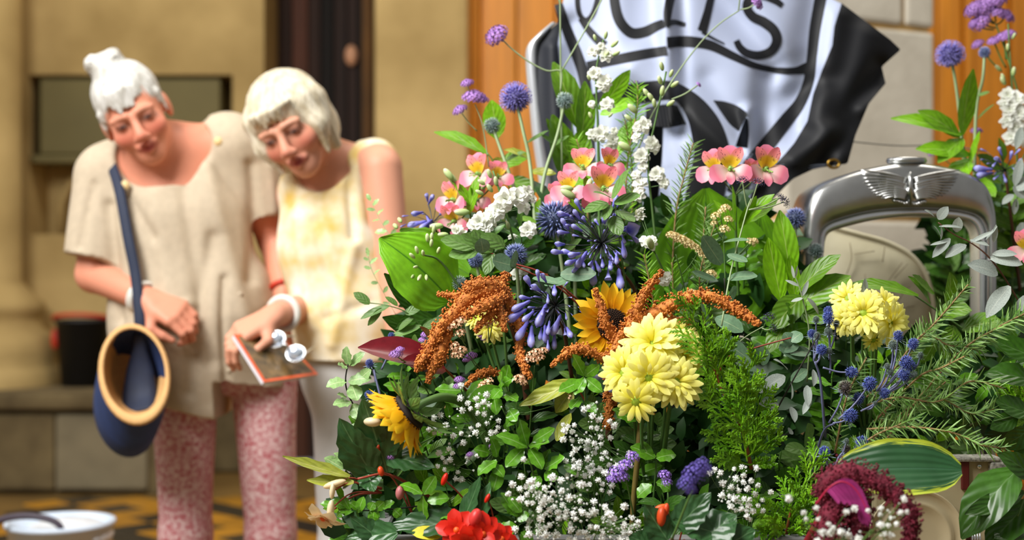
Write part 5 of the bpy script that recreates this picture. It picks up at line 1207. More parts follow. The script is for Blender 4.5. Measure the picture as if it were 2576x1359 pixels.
# verbena
verbena('single verbena head on a long bent stem at the upper left', [(1410, 230, 2.44), (1411, 180, 2.44), (1375, 178, 2.44), (1330, 155, 2.44), (1290, 125, 2.44), (1266, 102, 2.44)], [(1250, 90, 32, 2.44, 1268, 104)], m=stempale, r=.0017)
verbena('group of three soft purple verbena heads at the far left', [(1230, 420, 2.42), (1215, 320, 2.42), (1195, 262, 2.42)], [(1192, 246, 30, 2.42), (1175, 210, 17, 2.42, 1190, 250), (1157, 278, 20, 2.42, 1200, 330), (1212, 252, 18, 2.42)], m=stempale)
verbena('tall straight verbena stem crossing the flag border', [(1414, 440, 2.46), (1411, 230, 2.46), (1409, 0, 2.46), (1408, -60, 2.46)], [(1390, -70, 20, 2.46, 1409, 10), (1545, -60, 20, 2.44, 1412, 180)], m=stempale, r=.0018)
verbena('verbena stem slanting over the flag lettering to a purple head', [(1600, 390, 2.38), (1640, 290, 2.40), (1700, 190, 2.42), (1760, 110, 2.43), (1810, 60, 2.43), (1860, 26, 2.43)], [(1903, 8, 20, 2.43, 1862, 24), (1862, -20, 12, 2.43, 1858, 26), (1757, 213, 8, 2.4, 1690, 250), (1599, 207, 7, 2.4, 1625, 260)], m=stempale, r=.0016)
verbena('dark seed-headed verbena stem left of the laurel leaves', [(1815, 820, 2.1), (1835, 700, 2.12), (1860, 600, 2.14), (1882, 520, 2.16), (1890, 500, 2.16)], [(1868, 456, 17, 2.16, 1880, 525), (1906, 462, 19, 2.16, 1882, 525), (1972, 508, 18, 2.17, 1884, 528), (1962, 498, 14, 2.17, 1884, 528)], 'dark', m=stempale, r=.0014)
verbena('dark seed-headed verbena low beside the grey-green leaves', [(1850, 870, 2.12), (1880, 845, 2.1), (1920, 822, 2.08)], [(1936, 800, 18, 2.08), (1944, 826, 14, 2.08, 1915, 825), (1925, 806, 12, 2.08)], 'dark', m=stempale)
vb = 2.7
verbena('large purple verbena cluster at the top right corner', [(2600, 380, vb), (2560, 230, vb), (2530, 130, vb), (2505, 60, vb)], [(2470, 20, 32, vb, 2505, 60), (2500, 6, 30, vb, 2505, 55), (2450, 24, 26, vb, 2500, 60), (2468, 54, 28, vb, 2505, 70), (2505, 34, 30, vb), (2530, 40, 24, vb, 2508, 62), (2460, 112, 17, vb, 2520, 180), (2526, 94, 22, vb, 2530, 150), (2500, 104, 18, vb, 2530, 170), (2540, 84, 16, vb, 2532, 150), (2524, -6, 20, vb), (2448, 60, 14, vb, 2500, 75)], r=.002)
verbena('purple verbena head just above the leaf fan near the radiator', [(2470, 480, 2.66), (2462, 380, 2.66)], [(2456, 330, 15, 2.66), (2350, 380, 18, 2.66, 2460, 460)])
for lab, hs, pth in (('verbena head in front of the maroon leaf', [(996, 892, 18, 2.05), (1006, 880, 12, 2.05)], [(1090, 1010, 2.12), (1040, 930, 2.08), (1000, 898, 2.05)]),
                     ('elongated verbena head lying over the dark begonia leaf', [(978, 1128, 16, 1.98), (985, 1146, 18, 1.98), (990, 1164, 17, 1.98), (1000, 1172, 10, 1.98)], [(1090, 1100, 2.04), (1030, 1130, 2.0), (985, 1150, 1.985)]),
                     ('verbena head above the first gypsophila spray', [(1156, 956, 14, 2.04), (1152, 972, 13, 2.04)], [(1200, 1080, 2.1), (1170, 1010, 2.06), (1155, 965, 2.045)]),
                     ('shaded verbena head behind the peach statice', [(1186, 896, 15, 2.1), (1175, 905, 12, 2.1)], [(1260, 1030, 2.14), (1186, 905, 2.1)]),
                     ('small verbena head beside the agapanthus tips', [(1210, 845, 10, 2.14), (1218, 852, 9, 2.14)], [(1260, 960, 2.16), (1215, 850, 2.14)]),
                     ('verbena head half hidden left of the amaranth tassel', [(1072, 842, 14, 2.12), (1064, 856, 12, 2.12)], [(1120, 960, 2.16), (1068, 850, 2.12)]),
                     ('tiny purple head between gypsophila and glossy leaves', [(1182, 1144, 10, 2.0), (1238, 1126, 10, 2.0, 1200, 1150)], [(1240, 1240, 2.05), (1190, 1160, 2.0)])):
    verbena(lab, pth, hs)
verbena('soft violet lavender head in the near foreground', [(1690, 1359, 1.78), (1730, 1260, 1.74), (1748, 1225, 1.73)], [(1745, 1200, 30, 1.72), (1728, 1222, 24, 1.72), (1766, 1178, 24, 1.72), (1780, 1190, 16, 1.72), (1740, 1236, 16, 1.72)], 'lav', 'lavender', .0015, group='violet heads')
verbena('bright violet statice above the central gypsophila', [(1600, 1330, 2.0), (1580, 1230, 1.96), (1568, 1190, 1.945)], [(1552, 1190, 22, 1.94), (1572, 1172, 20, 1.94), (1548, 1204, 16, 1.94), (1592, 1150, 18, 1.945, 1570, 1200), (1566, 1200, 18, 1.94), (1536, 1206, 12, 1.94)], 'stat', 'statice', .0013, group='violet heads')
verbena('small violet statice standing alone right of the wooden stake', [(1686, 1350, 1.98), (1680, 1240, 1.96)], [(1672, 1196, 17, 1.95), (1678, 1214, 14, 1.95)], 'stat', 'statice', .0013, group='violet heads')
verbena('peach statice in front of the left amaranth', [(1300, 1080, 2.14), (1230, 960, 2.1), (1170, 880, 2.07)], [(1150, 815, 17, 2.06, 1170, 860), (1165, 805, 14, 2.06, 1170, 860), (1134, 822, 13, 2.06, 1170, 860), (1158, 838, 14, 2.06, 1172, 870), (1143, 872, 14, 2.06, 1172, 890), (1162, 880, 14, 2.06), (1144, 890, 13, 2.06, 1175, 900), (1156, 896, 11, 2.06), (1240, 806, 14, 2.08, 1230, 860), (1228, 818, 12, 2.08, 1230, 860)], 'peach', 'statice', .001, group='peach statice')
verbena('peach statice below the agapanthus tips', [(1330, 1120, 2.12), (1340, 980, 2.08), (1345, 920, 2.07)], [(1338, 892, 14, 2.06), (1352, 886, 14, 2.06), (1368, 882, 12, 2.06), (1330, 905, 13, 2.06), (1360, 900, 12, 2.06), (1345, 905, 12, 2.06)], 'peach', 'statice', .001, group='peach statice')
verbena('faded peach statice over the pittosporum', [(1300, 1100, 2.1), (1300, 1000, 2.06)], [(1304, 954, 17, 2.04), (1314, 962, 13, 2.04), (1226, 966, 18, 2.04, 1290, 1010), (1212, 970, 13, 2.04, 1290, 1010), (1436, 1000, 12, 2.05, 1320, 1040)], 'peach', 'statice', .001, group='peach statice')
verbena('cream statice curving over the middle greenery', [(1740, 800, 2.2), (1716, 700, 2.18), (1700, 640, 2.17)], [(1688, 592, 15, 2.16), (1700, 596, 16, 2.16), (1712, 602, 16, 2.16), (1724, 608, 16, 2.16), (1736, 614, 15, 2.16), (1748, 622, 14, 2.16), (1758, 632, 13, 2.16, 1716, 690), (1766, 642, 12, 2.16), (1776, 646, 9, 2.16), (1706, 606, 12, 2.165), (1730, 620, 12, 2.165)], 'butter', 'statice', .0012, group='cream statice')
verbena('cream statice buds left of the alstroemeria stem', [(1825, 720, 2.22), (1820, 600, 2.22), (1812, 540, 2.21)], [(1826, 524, 15, 2.2), (1816, 532, 12, 2.2), (1800, 544, 14, 2.2, 1815, 580), (1832, 552, 13, 2.2, 1818, 590), (1823, 577, 15, 2.19, 1818, 610), (1796, 562, 10, 2.2, 1816, 600), (1888, 610, 15, 2.22, 1830, 660), (1900, 606, 10, 2.22, 1830, 660)], 'butter', 'statice', .0012, group='cream statice')
verbena('cream statice heads above the long amaranth tassel', [(1740, 860, 2.16), (1738, 800, 2.14)], [(1738, 738, 16, 2.13), (1726, 744, 14, 2.13), (1752, 742, 12, 2.13), (1708, 746, 12, 2.13), (1790, 690, 16, 2.2, 1745, 790)], 'butter', 'statice', .0012, group='cream statice')
# amaranth
amaranth('rust amaranth bunch drooping on the left above the maroon leaf', [(1340, 1120, 2.2), (1310, 900, 2.16), (1262, 745, 2.12)],
  [([(1262, 728, 2.11), (1225, 730, 2.09), (1180, 748, 2.08), (1140, 790, 2.07), (1106, 830, 2.06), (1080, 880, 2.06), (1060, 915, 2.06), (1048, 930, 2.06)], [20, 26, 26, 20, 17, 16, 12, 5]),
   ([(1130, 835, 2.075), (1106, 885, 2.06), (1086, 930, 2.055), (1076, 964, 2.055)], [15, 19, 12, 3]), ([(1118, 850, 2.07), (1114, 895, 2.06), (1104, 926, 2.06)], [10, 11, 5]), ([(1092, 870, 2.065), (1062, 906, 2.05), (1048, 936, 2.05)], [12, 11, 4]),
   ([(1160, 742, 2.08), (1130, 742, 2.08), (1100, 739, 2.08)], [8, 9, 4]), ([(1276, 688, 2.13), (1264, 716, 2.12), (1284, 760, 2.11), (1286, 806, 2.1)], [10, 13, 13, 8]),
   ([(1254, 772, 2.08), (1216, 808, 2.065), (1194, 836, 2.06)], [12, 10, 4]), ([(1252, 772, 2.08), (1264, 806, 2.07), (1272, 834, 2.06)], [12, 12, 5]), ([(1264, 744, 2.1), (1224, 768, 2.06), (1165, 796, 2.06)], [16, 18, 9]), ([(1250, 716, 2.1), (1200, 718, 2.08), (1168, 730, 2.08)], [16, 20, 12]),
   ([(1298, 800, 2.12), (1312, 836, 2.1), (1306, 882, 2.08), (1318, 918, 2.06), (1334, 952, 2.05)], [14, 13, 11, 10, 4]), ([(1256, 938, 2.1), (1212, 938, 2.08), (1170, 970, 2.06)], [9, 11, 4])], group='rust amaranth')
amaranth('rust amaranth spreading its tassels over the central sunflower', [(1530, 1250, 2.16), (1534, 1050, 2.12), (1566, 880, 2.08)],
  [([(1584, 822, 2.06), (1606, 770, 2.05), (1630, 726, 2.05), (1666, 681, 2.05)], [17, 15, 11, 5]), ([(1606, 812, 2.06), (1680, 772, 2.05), (1731, 750, 2.04), (1786, 745, 2.03), (1842, 772, 2.02), (1880, 796, 2.01), (1912, 818, 2.0)], [22, 21, 17, 15, 13, 11, 4]),
   ([(1550, 862, 2.06), (1526, 820, 2.05), (1514, 780, 2.05), (1496, 726, 2.05)], [15, 13, 11, 5]), ([(1630, 822, 2.05), (1690, 808, 2.05), (1742, 812, 2.05)], [15, 12, 6]), ([(1528, 912, 2.05), (1476, 880, 2.04), (1436, 882, 2.04), (1386, 922, 2.03)], [11, 13, 12, 4]),
   ([(1566, 890, 2.06), (1584, 840, 2.055), (1612, 786, 2.055)], [24, 26, 20]), ([(1566, 836, 2.05), (1544, 884, 2.04), (1526, 906, 2.04)], [15, 14, 10]), ([(1540, 900, 2.07), (1536, 990, 2.09), (1528, 1080, 2.1)], [16, 13, 10]), ([(1590, 850, 2.05), (1640, 830, 2.05), (1668, 836, 2.05)], [18, 15, 8])], group='rust amaranth')
amaranth('crimson amaranth arching in the near right foreground', [(2010, 1400, 1.85), (2060, 1310, 1.8), (2090, 1240, 1.78)],
  [([(2090, 1290, 1.78), (2080, 1220, 1.76), (2130, 1190, 1.75), (2190, 1205, 1.74), (2240, 1235, 1.73), (2285, 1280, 1.72), (2292, 1330, 1.72), (2280, 1385, 1.72)], [20, 30, 32, 27, 24, 22, 19, 14]), ([(2060, 1250, 1.77), (2100, 1205, 1.76), (2160, 1190, 1.75)], [18, 26, 26]),
   ([(2110, 1240, 1.77), (2090, 1300, 1.76), (2085, 1385, 1.76)], [30, 34, 34]), ([(2150, 1230, 1.765), (2160, 1300, 1.77), (2150, 1385, 1.77)], [28, 34, 36])], amr, mat('crimson_stem', rgb(120, 20, 30), .5, .15, 20, rnd=0), .0017)
# magenta feather lying on the crimson amaranth
fe = thing('feather', 'magenta feather resting on the crimson amaranth', 'feather', at(2060, 1270, 1.70)); mag = mat('magenta_vane', rgb(164, 42, 120), .7, .15, 20, rnd=0, trans=.3, stretch=(1, 1, 6)); quill = pxp([(2052, 1270, 1.705), (2085, 1228, 1.695), (2120, 1212, 1.69), (2155, 1235, 1.685), (2190, 1300, 1.68)], 6)
part('quill', MB().tube(quill, [.0012, .0005], 5).mesh('quill', mat('crimson_quill', rgb(190, 24, 70), .5, .1, 20, rnd=0)), fe)
for sd, wd_ in ((1, .042), (-1, .008)):
    b = MB(); K = len(quill)
    for i in range(5, K-1):
        f = (i-5)/(K-6); tv = (Vector(quill[i+1])-Vector(quill[i])).normalized(); nn = Vector((-.35 if sd > 0 else .35, .05*sd, -.9 if sd > 0 else .7)); w = wd_*(math.sin(math.pi*min(1, f*.9+.12)))**.6
        for k in range(4):
            p = Vector(quill[i]).lerp(Vector(quill[i+1]), k/4); base = len(b.v); e = p+(nn+tv*.9).normalized()*w*ru(.92, 1.05); b.v += [p, p+tv*.0018, e+tv*.0014, e]; b.u += [(0, 0)]*4; b.f.append((base, base+1, base+2, base+3))
    part('vane', b.mesh('vane', mag), fe)
# sunflowers
sunflower('sunflower half hidden behind the rust amaranth at the centre', 1540, 818, 104, 2.10, facing(.25, .1), [(1620, 1200, 2.2), (1580, 960, 2.18), (1548, 850, 2.14), (1541, 820, 2.115)], 36)
sunflower('sunflower seen from the side on the left by the begonia leaves', 1030, 1036, 122, 1.965, Vector((-.78, .06, -.62)), [(1250, 1160, 2.12), (1180, 1030, 2.08), (1120, 1000, 2.03), (1070, 1012, 1.99), (1040, 1030, 1.97)], 60, .75, .42, .7)
# chrysanthemums
chrys('pale yellow chrysanthemum spray in the centre', (1640, 1330, 2.14),
      [(1642, 868, 82, 2.02, facing(-.35, .55), 2), (1700, 850, 66, 2.05, facing(.2, .7), 2), (1718, 900, 68, 2.02, facing(.35, .25), 2), (1570, 938, 66, 2.0, facing(-.55, .1), 1), (1632, 950, 72, 1.98, facing(-.1, -.05), 1), (1700, 962, 66, 1.985, facing(.1, .25), 1), (1600, 1010, 58, 1.97, facing(-.35, -.3), 3)])
chrys('yellow chrysanthemum spray on the right below the radiator', (2180, 1120, 2.2),
      [(2134, 752, 46, 2.1, facing(-.5, .5), 1), (2172, 788, 60, 2.06, facing(-.3, .15), 1), (2222, 768, 46, 2.1, facing(.4, .8), 2), (2128, 802, 46, 2.07, facing(-.6, 0), 1), (2238, 812, 54, 2.06, facing(.45, -.05), 2), (2196, 856, 30, 2.1, facing(.2, -.5), 3)])
chrys('yellow chrysanthemums glimpsed behind the left amaranth', (1280, 1000, 2.2), [(1232, 822, 42, 2.14, facing(0, .2), 1), (1266, 748, 26, 2.15, facing(.1, .4), 3), (1196, 800, 30, 2.14, facing(-.3, .2), 3)])
# gypsophila
gyp('gypsophila spray left beside the drooping sunflower', (1240, 1260, 2.08), cloud(74, [(1085, 1070), (1125, 970), (1180, 990), (1260, 1010), (1256, 1080), (1210, 1100), (1180, 1200), (1140, 1210), (1110, 1120)], 6, 10, 1.99, 21, .02, 6, 16), 9, 1)
gyp('upright gypsophila spray at the centre under the chrysanthemums', (1520, 1359, 2.06), cloud(110, [(1405, 1095), (1480, 1035), (1510, 1040), (1560, 1100), (1570, 1140), (1550, 1240), (1490, 1260), (1430, 1200)], 6, 10.5, 1.965, 22, .02, 6, 16), 12, 2)
gyp('broad gypsophila spray along the bottom centre', (1470, 1460, 2.0), cloud(190, [(1280, 1290), (1320, 1205), (1420, 1210), (1480, 1240), (1540, 1290), (1612, 1300), (1616, 1359), (1500, 1380), (1330, 1375)], 7, 12, 1.90, 23, .03, 7, 18), 16, 3)
gyp('gypsophila spray in front of the cypress', (1900, 1420, 2.02), cloud(58, [(1790, 1190), (1870, 1180), (1975, 1210), (1990, 1240), (1900, 1290), (1880, 1320), (1830, 1290), (1790, 1220)], 6, 10, 1.93, 24, .02, 6, 15), 9, 4)
gyp('sparse gypsophila in front of the crimson amaranth', (2120, 1460, 1.78), cloud(40, [(2025, 1270), (2090, 1300), (2140, 1270), (2270, 1270), (2280, 1359), (2040, 1359)], 6, 11, 1.66, 25, .015, 3, 16), 9, 5)
# sea holly
SH = [thistle_head('holly_blue', rgb(58, 72, 160), [(0, rgb(44, 56, 110)), (.6, rgb(76, 94, 178)), (1, rgb(140, 156, 226))], 120, False, .06), thistle_head('holly_grey', rgb(110, 126, 120), [(0, rgb(60, 74, 70)), (.6, rgb(104, 122, 118)), (1, rgb(170, 184, 170))], 120, False, .06), thistle_head('holly_brown', rgb(84, 74, 70), [(0, rgb(50, 44, 44)), (1, rgb(120, 108, 98))], 120, False, .06)]
brc = MB()
for k in range(9):
    a = 2*math.pi*k/9; v, f, u = leaf_geo(W=.16, a=.4, b=1, n=3, m=2, fold=.3, curl=-.5); brc.add(v, f, frame(Vector((0, 0, -.6)), Vector((math.cos(a), math.sin(a), -.25)), Vector((0, 0, 1)), 1.7+.3*(k % 2)), u)
brc = brc.mesh('bracts', mat('holly_bract', rgb(124, 140, 160), .6, .2, 8, rnd=.15))
def holly(label, path, heads, bracts=True):
    t, W = stemmed('sea_holly', label, 'flower', path, .0022, stemblue, 'sea holly stems')
    for (px, py, rp, Y, fx, fy, kind) in heads:
        p, q = at(px, py, Y), at(fx, fy, Y+.012); part('branch', MB().tube(cr_([q, (p+q)/2+Vector((.002, .003, -.003)), p], 5), [.0017, .0011], 5).mesh('branch', stemblue), t)
        d = (p-q).normalized()+Vector((0, -.2, .15)); M = frame(p, d.orthogonal(), d, S(rp, Y), None, S(rp, Y)*1.12); h = part('flower_head', SH[kind], t, M)
        part('bracts', brc, h, frame(p, d.orthogonal(), d, S(rp, Y)*.9))
    return t
yh = 2.0
holly('sea holly stem with a fan of blue heads on the right', [(2040, 1200, 2.1), (2070, 1090, 2.05), (2100, 1065, 2.01)],
      [(2298, 866, 16, yh, 2240, 960, 0), (2280, 912, 19, yh, 2215, 985, 0), (2275, 944, 17, yh, 2235, 985, 0), (2226, 990, 15, yh, 2165, 1035, 0), (2188, 966, 20, yh, 2110, 1055, 0), (2160, 1003, 17, 2.03, 2110, 1055, 0), (2140, 1046, 20, yh, 2095, 1065, 0), (2126, 976, 20, 2.02, 2085, 1065, 2), (2260, 845, 15, 2.02, 2240, 950, 0), (2290, 922, 16, 2.03, 2230, 985, 0), (2240, 936, 10, yh, 2210, 985, 1), (2232, 922, 9, yh, 2205, 985, 1), (2300, 942, 9, yh, 2240, 985, 1), (2316, 894, 9, 2.02, 2298, 930, 1), (2246, 868, 13, yh, 2240, 930, 1), (2202, 1014, 6, yh, 2180, 1030, 1)])
holly('sea holly stem with upright blue heads beside the right chrysanthemums', [(2076, 1100, 2.08), (2064, 960, 2.05), (2050, 910, 2.04)],
      [(2084, 800, 17, 2.04, 2086, 900, 0), (2084, 784, 14, 2.045, 2086, 900, 0), (2067, 880, 16, 2.03, 2052, 915, 0), (2042, 840, 12, 2.05, 2048, 910, 0), (2053, 804, 10, 2.05, 2048, 900, 1), (2104, 814, 10, 2.05, 2088, 880, 1), (2056, 846, 11, 2.04, 2048, 905, 1), (2084, 834, 12, 2.035, 2086, 905, 1), (2086, 882, 9, 2.03, 2088, 940, 1), (2143, 937, 17, 2.02, 2070, 925, 0)])
holly('low sea holly with dusky heads above the crimson amaranth', [(2080, 1240, 2.0), (2110, 1150, 1.98)], [(2168, 1112, 17, 1.97, 2110, 1150, 0), (2075, 1138, 17, 1.99, 2085, 1200, 0), (2130, 1110, 8, 1.97, 2112, 1148, 1), (2130, 1130, 12, 1.98, 2095, 1170, 2)])
holly('dusky sea holly glimpsed behind the maroon leaf at the left', [(960, 1010, 2.2), (940, 930, 2.2)], [(930, 914, 12, 2.2, 945, 960, 0), (928, 994, 12, 2.2, 950, 1010, 0), (985, 846, 10, 2.2, 960, 930, 0)])
# ---------------------------------------------------------------- foliage
def LV(L, yb, yt=None): return [(*q, yb, yb if yt is None else yt) if len(q) == 5 else q for q in L]
# variegated hosta: separate material with yellow margin
vm = mat('variegated_hosta', rgb(40, 84, 46), .4, .12, 6, trans=.15, rnd=0, vein=(rgb(58, 100, 70), .012, -52))
nt = vm.node_tree; bs = nt.nodes['Principled BSDF']; src = bs.inputs['Base Color'].links[0].from_socket
uvn = nt.nodes.new('ShaderNodeUVMap'); sx = nt.nodes.new('ShaderNodeSeparateXYZ'); nt.links.new(uvn.outputs[0], sx.inputs[0])
mA = nt.nodes.new('ShaderNodeMath'); mA.operation = 'SUBTRACT'; nt.links.new(sx.outputs[1], mA.inputs[0]); mA.inputs[1].default_value = .5
mB = nt.nodes.new('ShaderNodeMath'); mB.operation = 'ABSOLUTE'; nt.links.new(mA.outputs[0], mB.inputs[0])
nzz = nt.nodes.new('ShaderNodeTexNoise'); nzz.inputs['Scale'].default_value = 5; mpp = nt.nodes.new('ShaderNodeMapping'); mpp.inputs['Scale'].default_value = (1.2, 9, 1); nt.links.new(uvn.outputs[0], mpp.inputs[0]); nt.links.new(mpp.outputs[0], nzz.inputs['Vector'])
mC = nt.nodes.new('ShaderNodeMath'); mC.operation = 'MULTIPLY_ADD'; nt.links.new(nzz.outputs['Fac'], mC.inputs[0]); mC.inputs[1].default_value = .34; nt.links.new(mB.outputs[0], mC.inputs[2])
mR = nt.nodes.new('ShaderNodeMapRange'); nt.links.new(mC.outputs[0], mR.inputs[0]); mR.inputs[1].default_value = .575; mR.inputs[2].default_value = .61
mx = nt.nodes.new('ShaderNodeMix'); mx.data_type = 'RGBA'; nt.links.new(mR.outputs[0], mx.inputs[0]); nt.links.new(src, mx.inputs[6]); mx.inputs[7].default_value = (*rgb(176, 190, 50), 1)
for l in list(src.links): nt.links.new(mx.outputs[2], l.to_socket) if l.to_node != mx else None
LM['varieg'] = [leaf_me('varieg', vm, W=.48, a=.5, b=.45, n=14, m=10, fold=.18, curl=.5, wave=.025)]
sprig('variegated_hosta_leaf', 'large dark green hosta leaf with yellow margin above the crimson amaranth', 'varieg', [(2090, 1359, 1.95), (2080, 1240, 1.92), (2110, 1170, 1.9)], [(2100, 1190, 2424, 1172, 152, 1.9, 1.86)], .003, nrm=(.05, -1, .55), cat='leaf')
sprig('hosta_leaf', 'big bright green ribbed hosta leaf at the left edge', 'hosta', [(1230, 900, 2.26), (1150, 760, 2.22), (1120, 742, 2.2)], [(1130, 752, 966, 590, 190, 2.2, 2.14)], .003, nrm=(.35, -1, .3), cat='leaf')
sprig('hosta_leaf', 'second bright hosta leaf behind the ribbed one on the left', 'hosta', [(1250, 860, 2.32), (1180, 700, 2.3)], [(1180, 690, 1000, 585, 150, 2.28, 2.24)], .003, nrm=(.0, -.7, 1), cat='leaf')
sprig('hosta_leaf', 'shaded hosta leaf under the ribbed one', 'dark', [(1150, 930, 2.28), (1060, 800, 2.25)], [(1050, 790, 962, 690, 70, 2.24, 2.2), (1090, 800, 1000, 820, 60, 2.24, 2.2), (1080, 850, 960, 800, 60, 2.25, 2.22)], .003, cat='leaf')
sprig('hosta_leaf', 'very large soft green leaf behind the cream statice', 'hosta', [(1800, 1000, 2.36), (1790, 830, 2.33)], [(1800, 840, 1770, 476, 330, 2.31, 2.33)], .003, nrm=(.1, -1, .35), cat='leaf')
sprig('hosta_leaf', 'large green leaf behind the alstroemeria stem', 'hosta', [(1930, 1000, 2.38), (1920, 850, 2.35)], [(1930, 850, 1905, 530, 190, 2.34, 2.35)], .003, nrm=(.3, -1, .2), cat='leaf')
sprig('laurel_sprig', 'single bright leaf sticking out to the left near the verbena', 'bright', [(1280, 560, 2.42), (1245, 420, 2.42), (1226, 385, 2.42)], LV([(1228, 390, 1094, 318, 46)], 2.42), nrm=(.3, -.8, .8))
sprig('laurel_sprig', 'upright green leaves behind the open violet thistle', 'bright', [(1300, 560, 2.48), (1255, 360, 2.47)], LV([(1250, 350, 1238, 252, 60), (1260, 420, 1330, 380, 50), (1270, 460, 1360, 470, 60)], 2.47))
sprig('laurel_sprig', 'tall dark leaves beside the grey thistle bud on the flag border', 'laurel', [(1440, 620, 2.5), (1440, 440, 2.5), (1440, 300, 2.5)], LV([(1452, 320, 1398, 148, 72), (1460, 360, 1480, 200, 60), (1416, 450, 1404, 282, 92), (1450, 470, 1470, 310, 60), (1440, 400, 1372, 300, 40)], 2.48))
sprig('laurel_sprig', 'green leaves behind the tall larkspur spike', 'bright', [(1530, 620, 2.46), (1510, 420, 2.46), (1505, 280, 2.46)], LV([(1505, 275, 1592, 176, 46), (1510, 290, 1600, 244, 44), (1520, 420, 1600, 300, 50), (1490, 430, 1440, 470, 40), (1520, 450, 1580, 400, 40)], 2.45))
sprig('laurel_sprig', 'pair of smooth upright leaves left of the steel blue thistle', 'bright', [(1990, 860, 2.26), (1975, 760, 2.25), (1975, 720, 2.25)], LV([(1990, 700, 1962, 528, 62), (1966, 760, 1932, 596, 56), (2002, 760, 1986, 640, 40)], 2.24, 2.22), nrm=(-.2, -1, .2))
sprig('laurel_sprig', 'broad laurel leaves in front of the radiator left side', 'laurel', [(1990, 960, 2.26), (1995, 840, 2.24), (2010, 760, 2.22)], LV([(2005, 735, 2108, 634, 56), (2000, 780, 2134, 684, 76), (2020, 745, 1942, 822, 70), (2030, 830, 2100, 870, 60), (1990, 800, 1930, 880, 60), (2015, 790, 2080, 800, 60)], 2.22, 2.19))
sprig('laurel_sprig', 'laurel twig reaching across the radiator opening', 'laurel', [(2440, 840, 2.3), (2340, 770, 2.28), (2280, 730, 2.26)], LV([(2310, 745, 2138, 700, 50), (2340, 765, 2296, 690, 40), (2350, 740, 2292, 694, 40), (2380, 760, 2400, 690, 50), (2360, 790, 2440, 770, 70), (2420, 830, 2520, 800, 70), (2400, 820, 2380, 900, 60)], 2.25, 2.22))
sprig('laurel_sprig', 'fan of laurel leaves rising right of the radiator cap', 'bright', [(2480, 640, 2.62), (2440, 450, 2.6), (2420, 340, 2.58)], LV([(2420, 340, 2442, 172, 60), (2420, 342, 2248, 282, 50), (2415, 345, 2318, 272, 50), (2424, 350, 2360, 400, 48), (2440, 390, 2310, 365, 50), (2440, 400, 2380, 470, 60), (2450, 440, 2500, 500, 60), (2435, 420, 2470, 330, 40)], 2.58, 2.55))
sprig('laurel_sprig', 'laurel leaves coloured darker for shade in the lower right corner', 'dark', [(2620, 1120, 1.98), (2590, 1220, 1.95), (2560, 1300, 1.93)], LV([(2576, 1238, 2424, 1296, 54), (2560, 1180, 2412, 1345, 120), (2590, 1260, 2480, 1380, 90), (2600, 1200, 2520, 1140, 60), (2600, 1320, 2500, 1359, 80)], 1.95, 1.92))  # laurel standing in shade, which is put in through the dark leaf colour
sprig('laurel_sprig', 'shaded laurel leaves at the right edge above the picnic case', 'dark', [(2640, 1000, 2.1), (2570, 1040, 2.1), (2500, 1060, 2.1)], LV([(2560, 1050, 2490, 1080, 50), (2590, 1040, 2500, 1010, 70), (2590, 1080, 2520, 1130, 60), (2600, 960, 2480, 930, 80), (2610, 900, 2500, 860, 80), (2590, 1100, 2570, 1180, 60), (2620, 860, 2530, 780, 80)], 2.1))
sprig('maroon_leaf', 'dark maroon leaf pointing left beside the amaranth', 'maroon', [(1180, 990, 2.18), (1110, 920, 2.12), (1070, 890, 2.1)], LV([(1090, 905, 903, 868, 92), (1120, 930, 1010, 905, 70), (1100, 880, 1060, 820, 40)], 2.1, 2.06), .002, stemred, nrm=(0, -.8, .8), cat='leaf')
sprig('begonia_leaves', 'dark toothed begonia leaves at the lower left', 'begonia', [(1080, 1250, 2.02), (980, 1195, 1.98), (900, 1205, 1.96)], LV([(936, 1192, 852, 1056, 100), (975, 1190, 912, 1000, 118), (975, 1150, 1094, 1172, 76), (925, 1190, 940, 1240, 60), (965, 1150, 1000, 1060, 60)], 1.98, 1.95), .0025, stemred)
sprig('begonia_leaves', 'long curved begonia leaf pointing far left', 'yel', [(960, 1230, 2.0), (880, 1210, 1.98)], LV([(880, 1200, 710, 1152, 34), (890, 1215, 772, 1212, 40)], 1.97), .0025, stemred)
sprig('begonia_leaves', 'broad dark begonia leaf along the planter edge', 'begonia', [(1250, 1340, 1.98), (1180, 1310, 1.95)], LV([(1190, 1320, 966, 1320, 80), (1160, 1322, 1212, 1196, 52), (1200, 1330, 1230, 1210, 50), (1000, 1340, 860, 1359, 70), (960, 1359, 880, 1300, 60)], 1.94), .0025, stemred)
sprig('begonia_leaves', 'grey-green begonia leaves at the bottom right of centre', 'begonia', [(1760, 1420, 1.9), (1720, 1359, 1.88)], LV([(1680, 1359, 1620, 1270, 80), (1700, 1330, 1790, 1240, 80), (1760, 1370, 1850, 1290, 130), (1800, 1340, 1690, 1310, 70), (1820, 1380, 1900, 1330, 90), (1640, 1370, 1580, 1350, 60)], 1.86), .0025, stemred)
sprig('yellowing_leaf', 'yellowing leaf under the peach statice at the centre', 'yel', [(1500, 1060, 2.12), (1450, 970, 2.08)], LV([(1448, 958, 1308, 1024, 48), (1440, 980, 1395, 1040, 44), (1400, 1110, 1440, 1040, 40)], 2.05), .0015, stemred, cat='leaf')
P_ = 'glossy wavy pittosporum leaves '
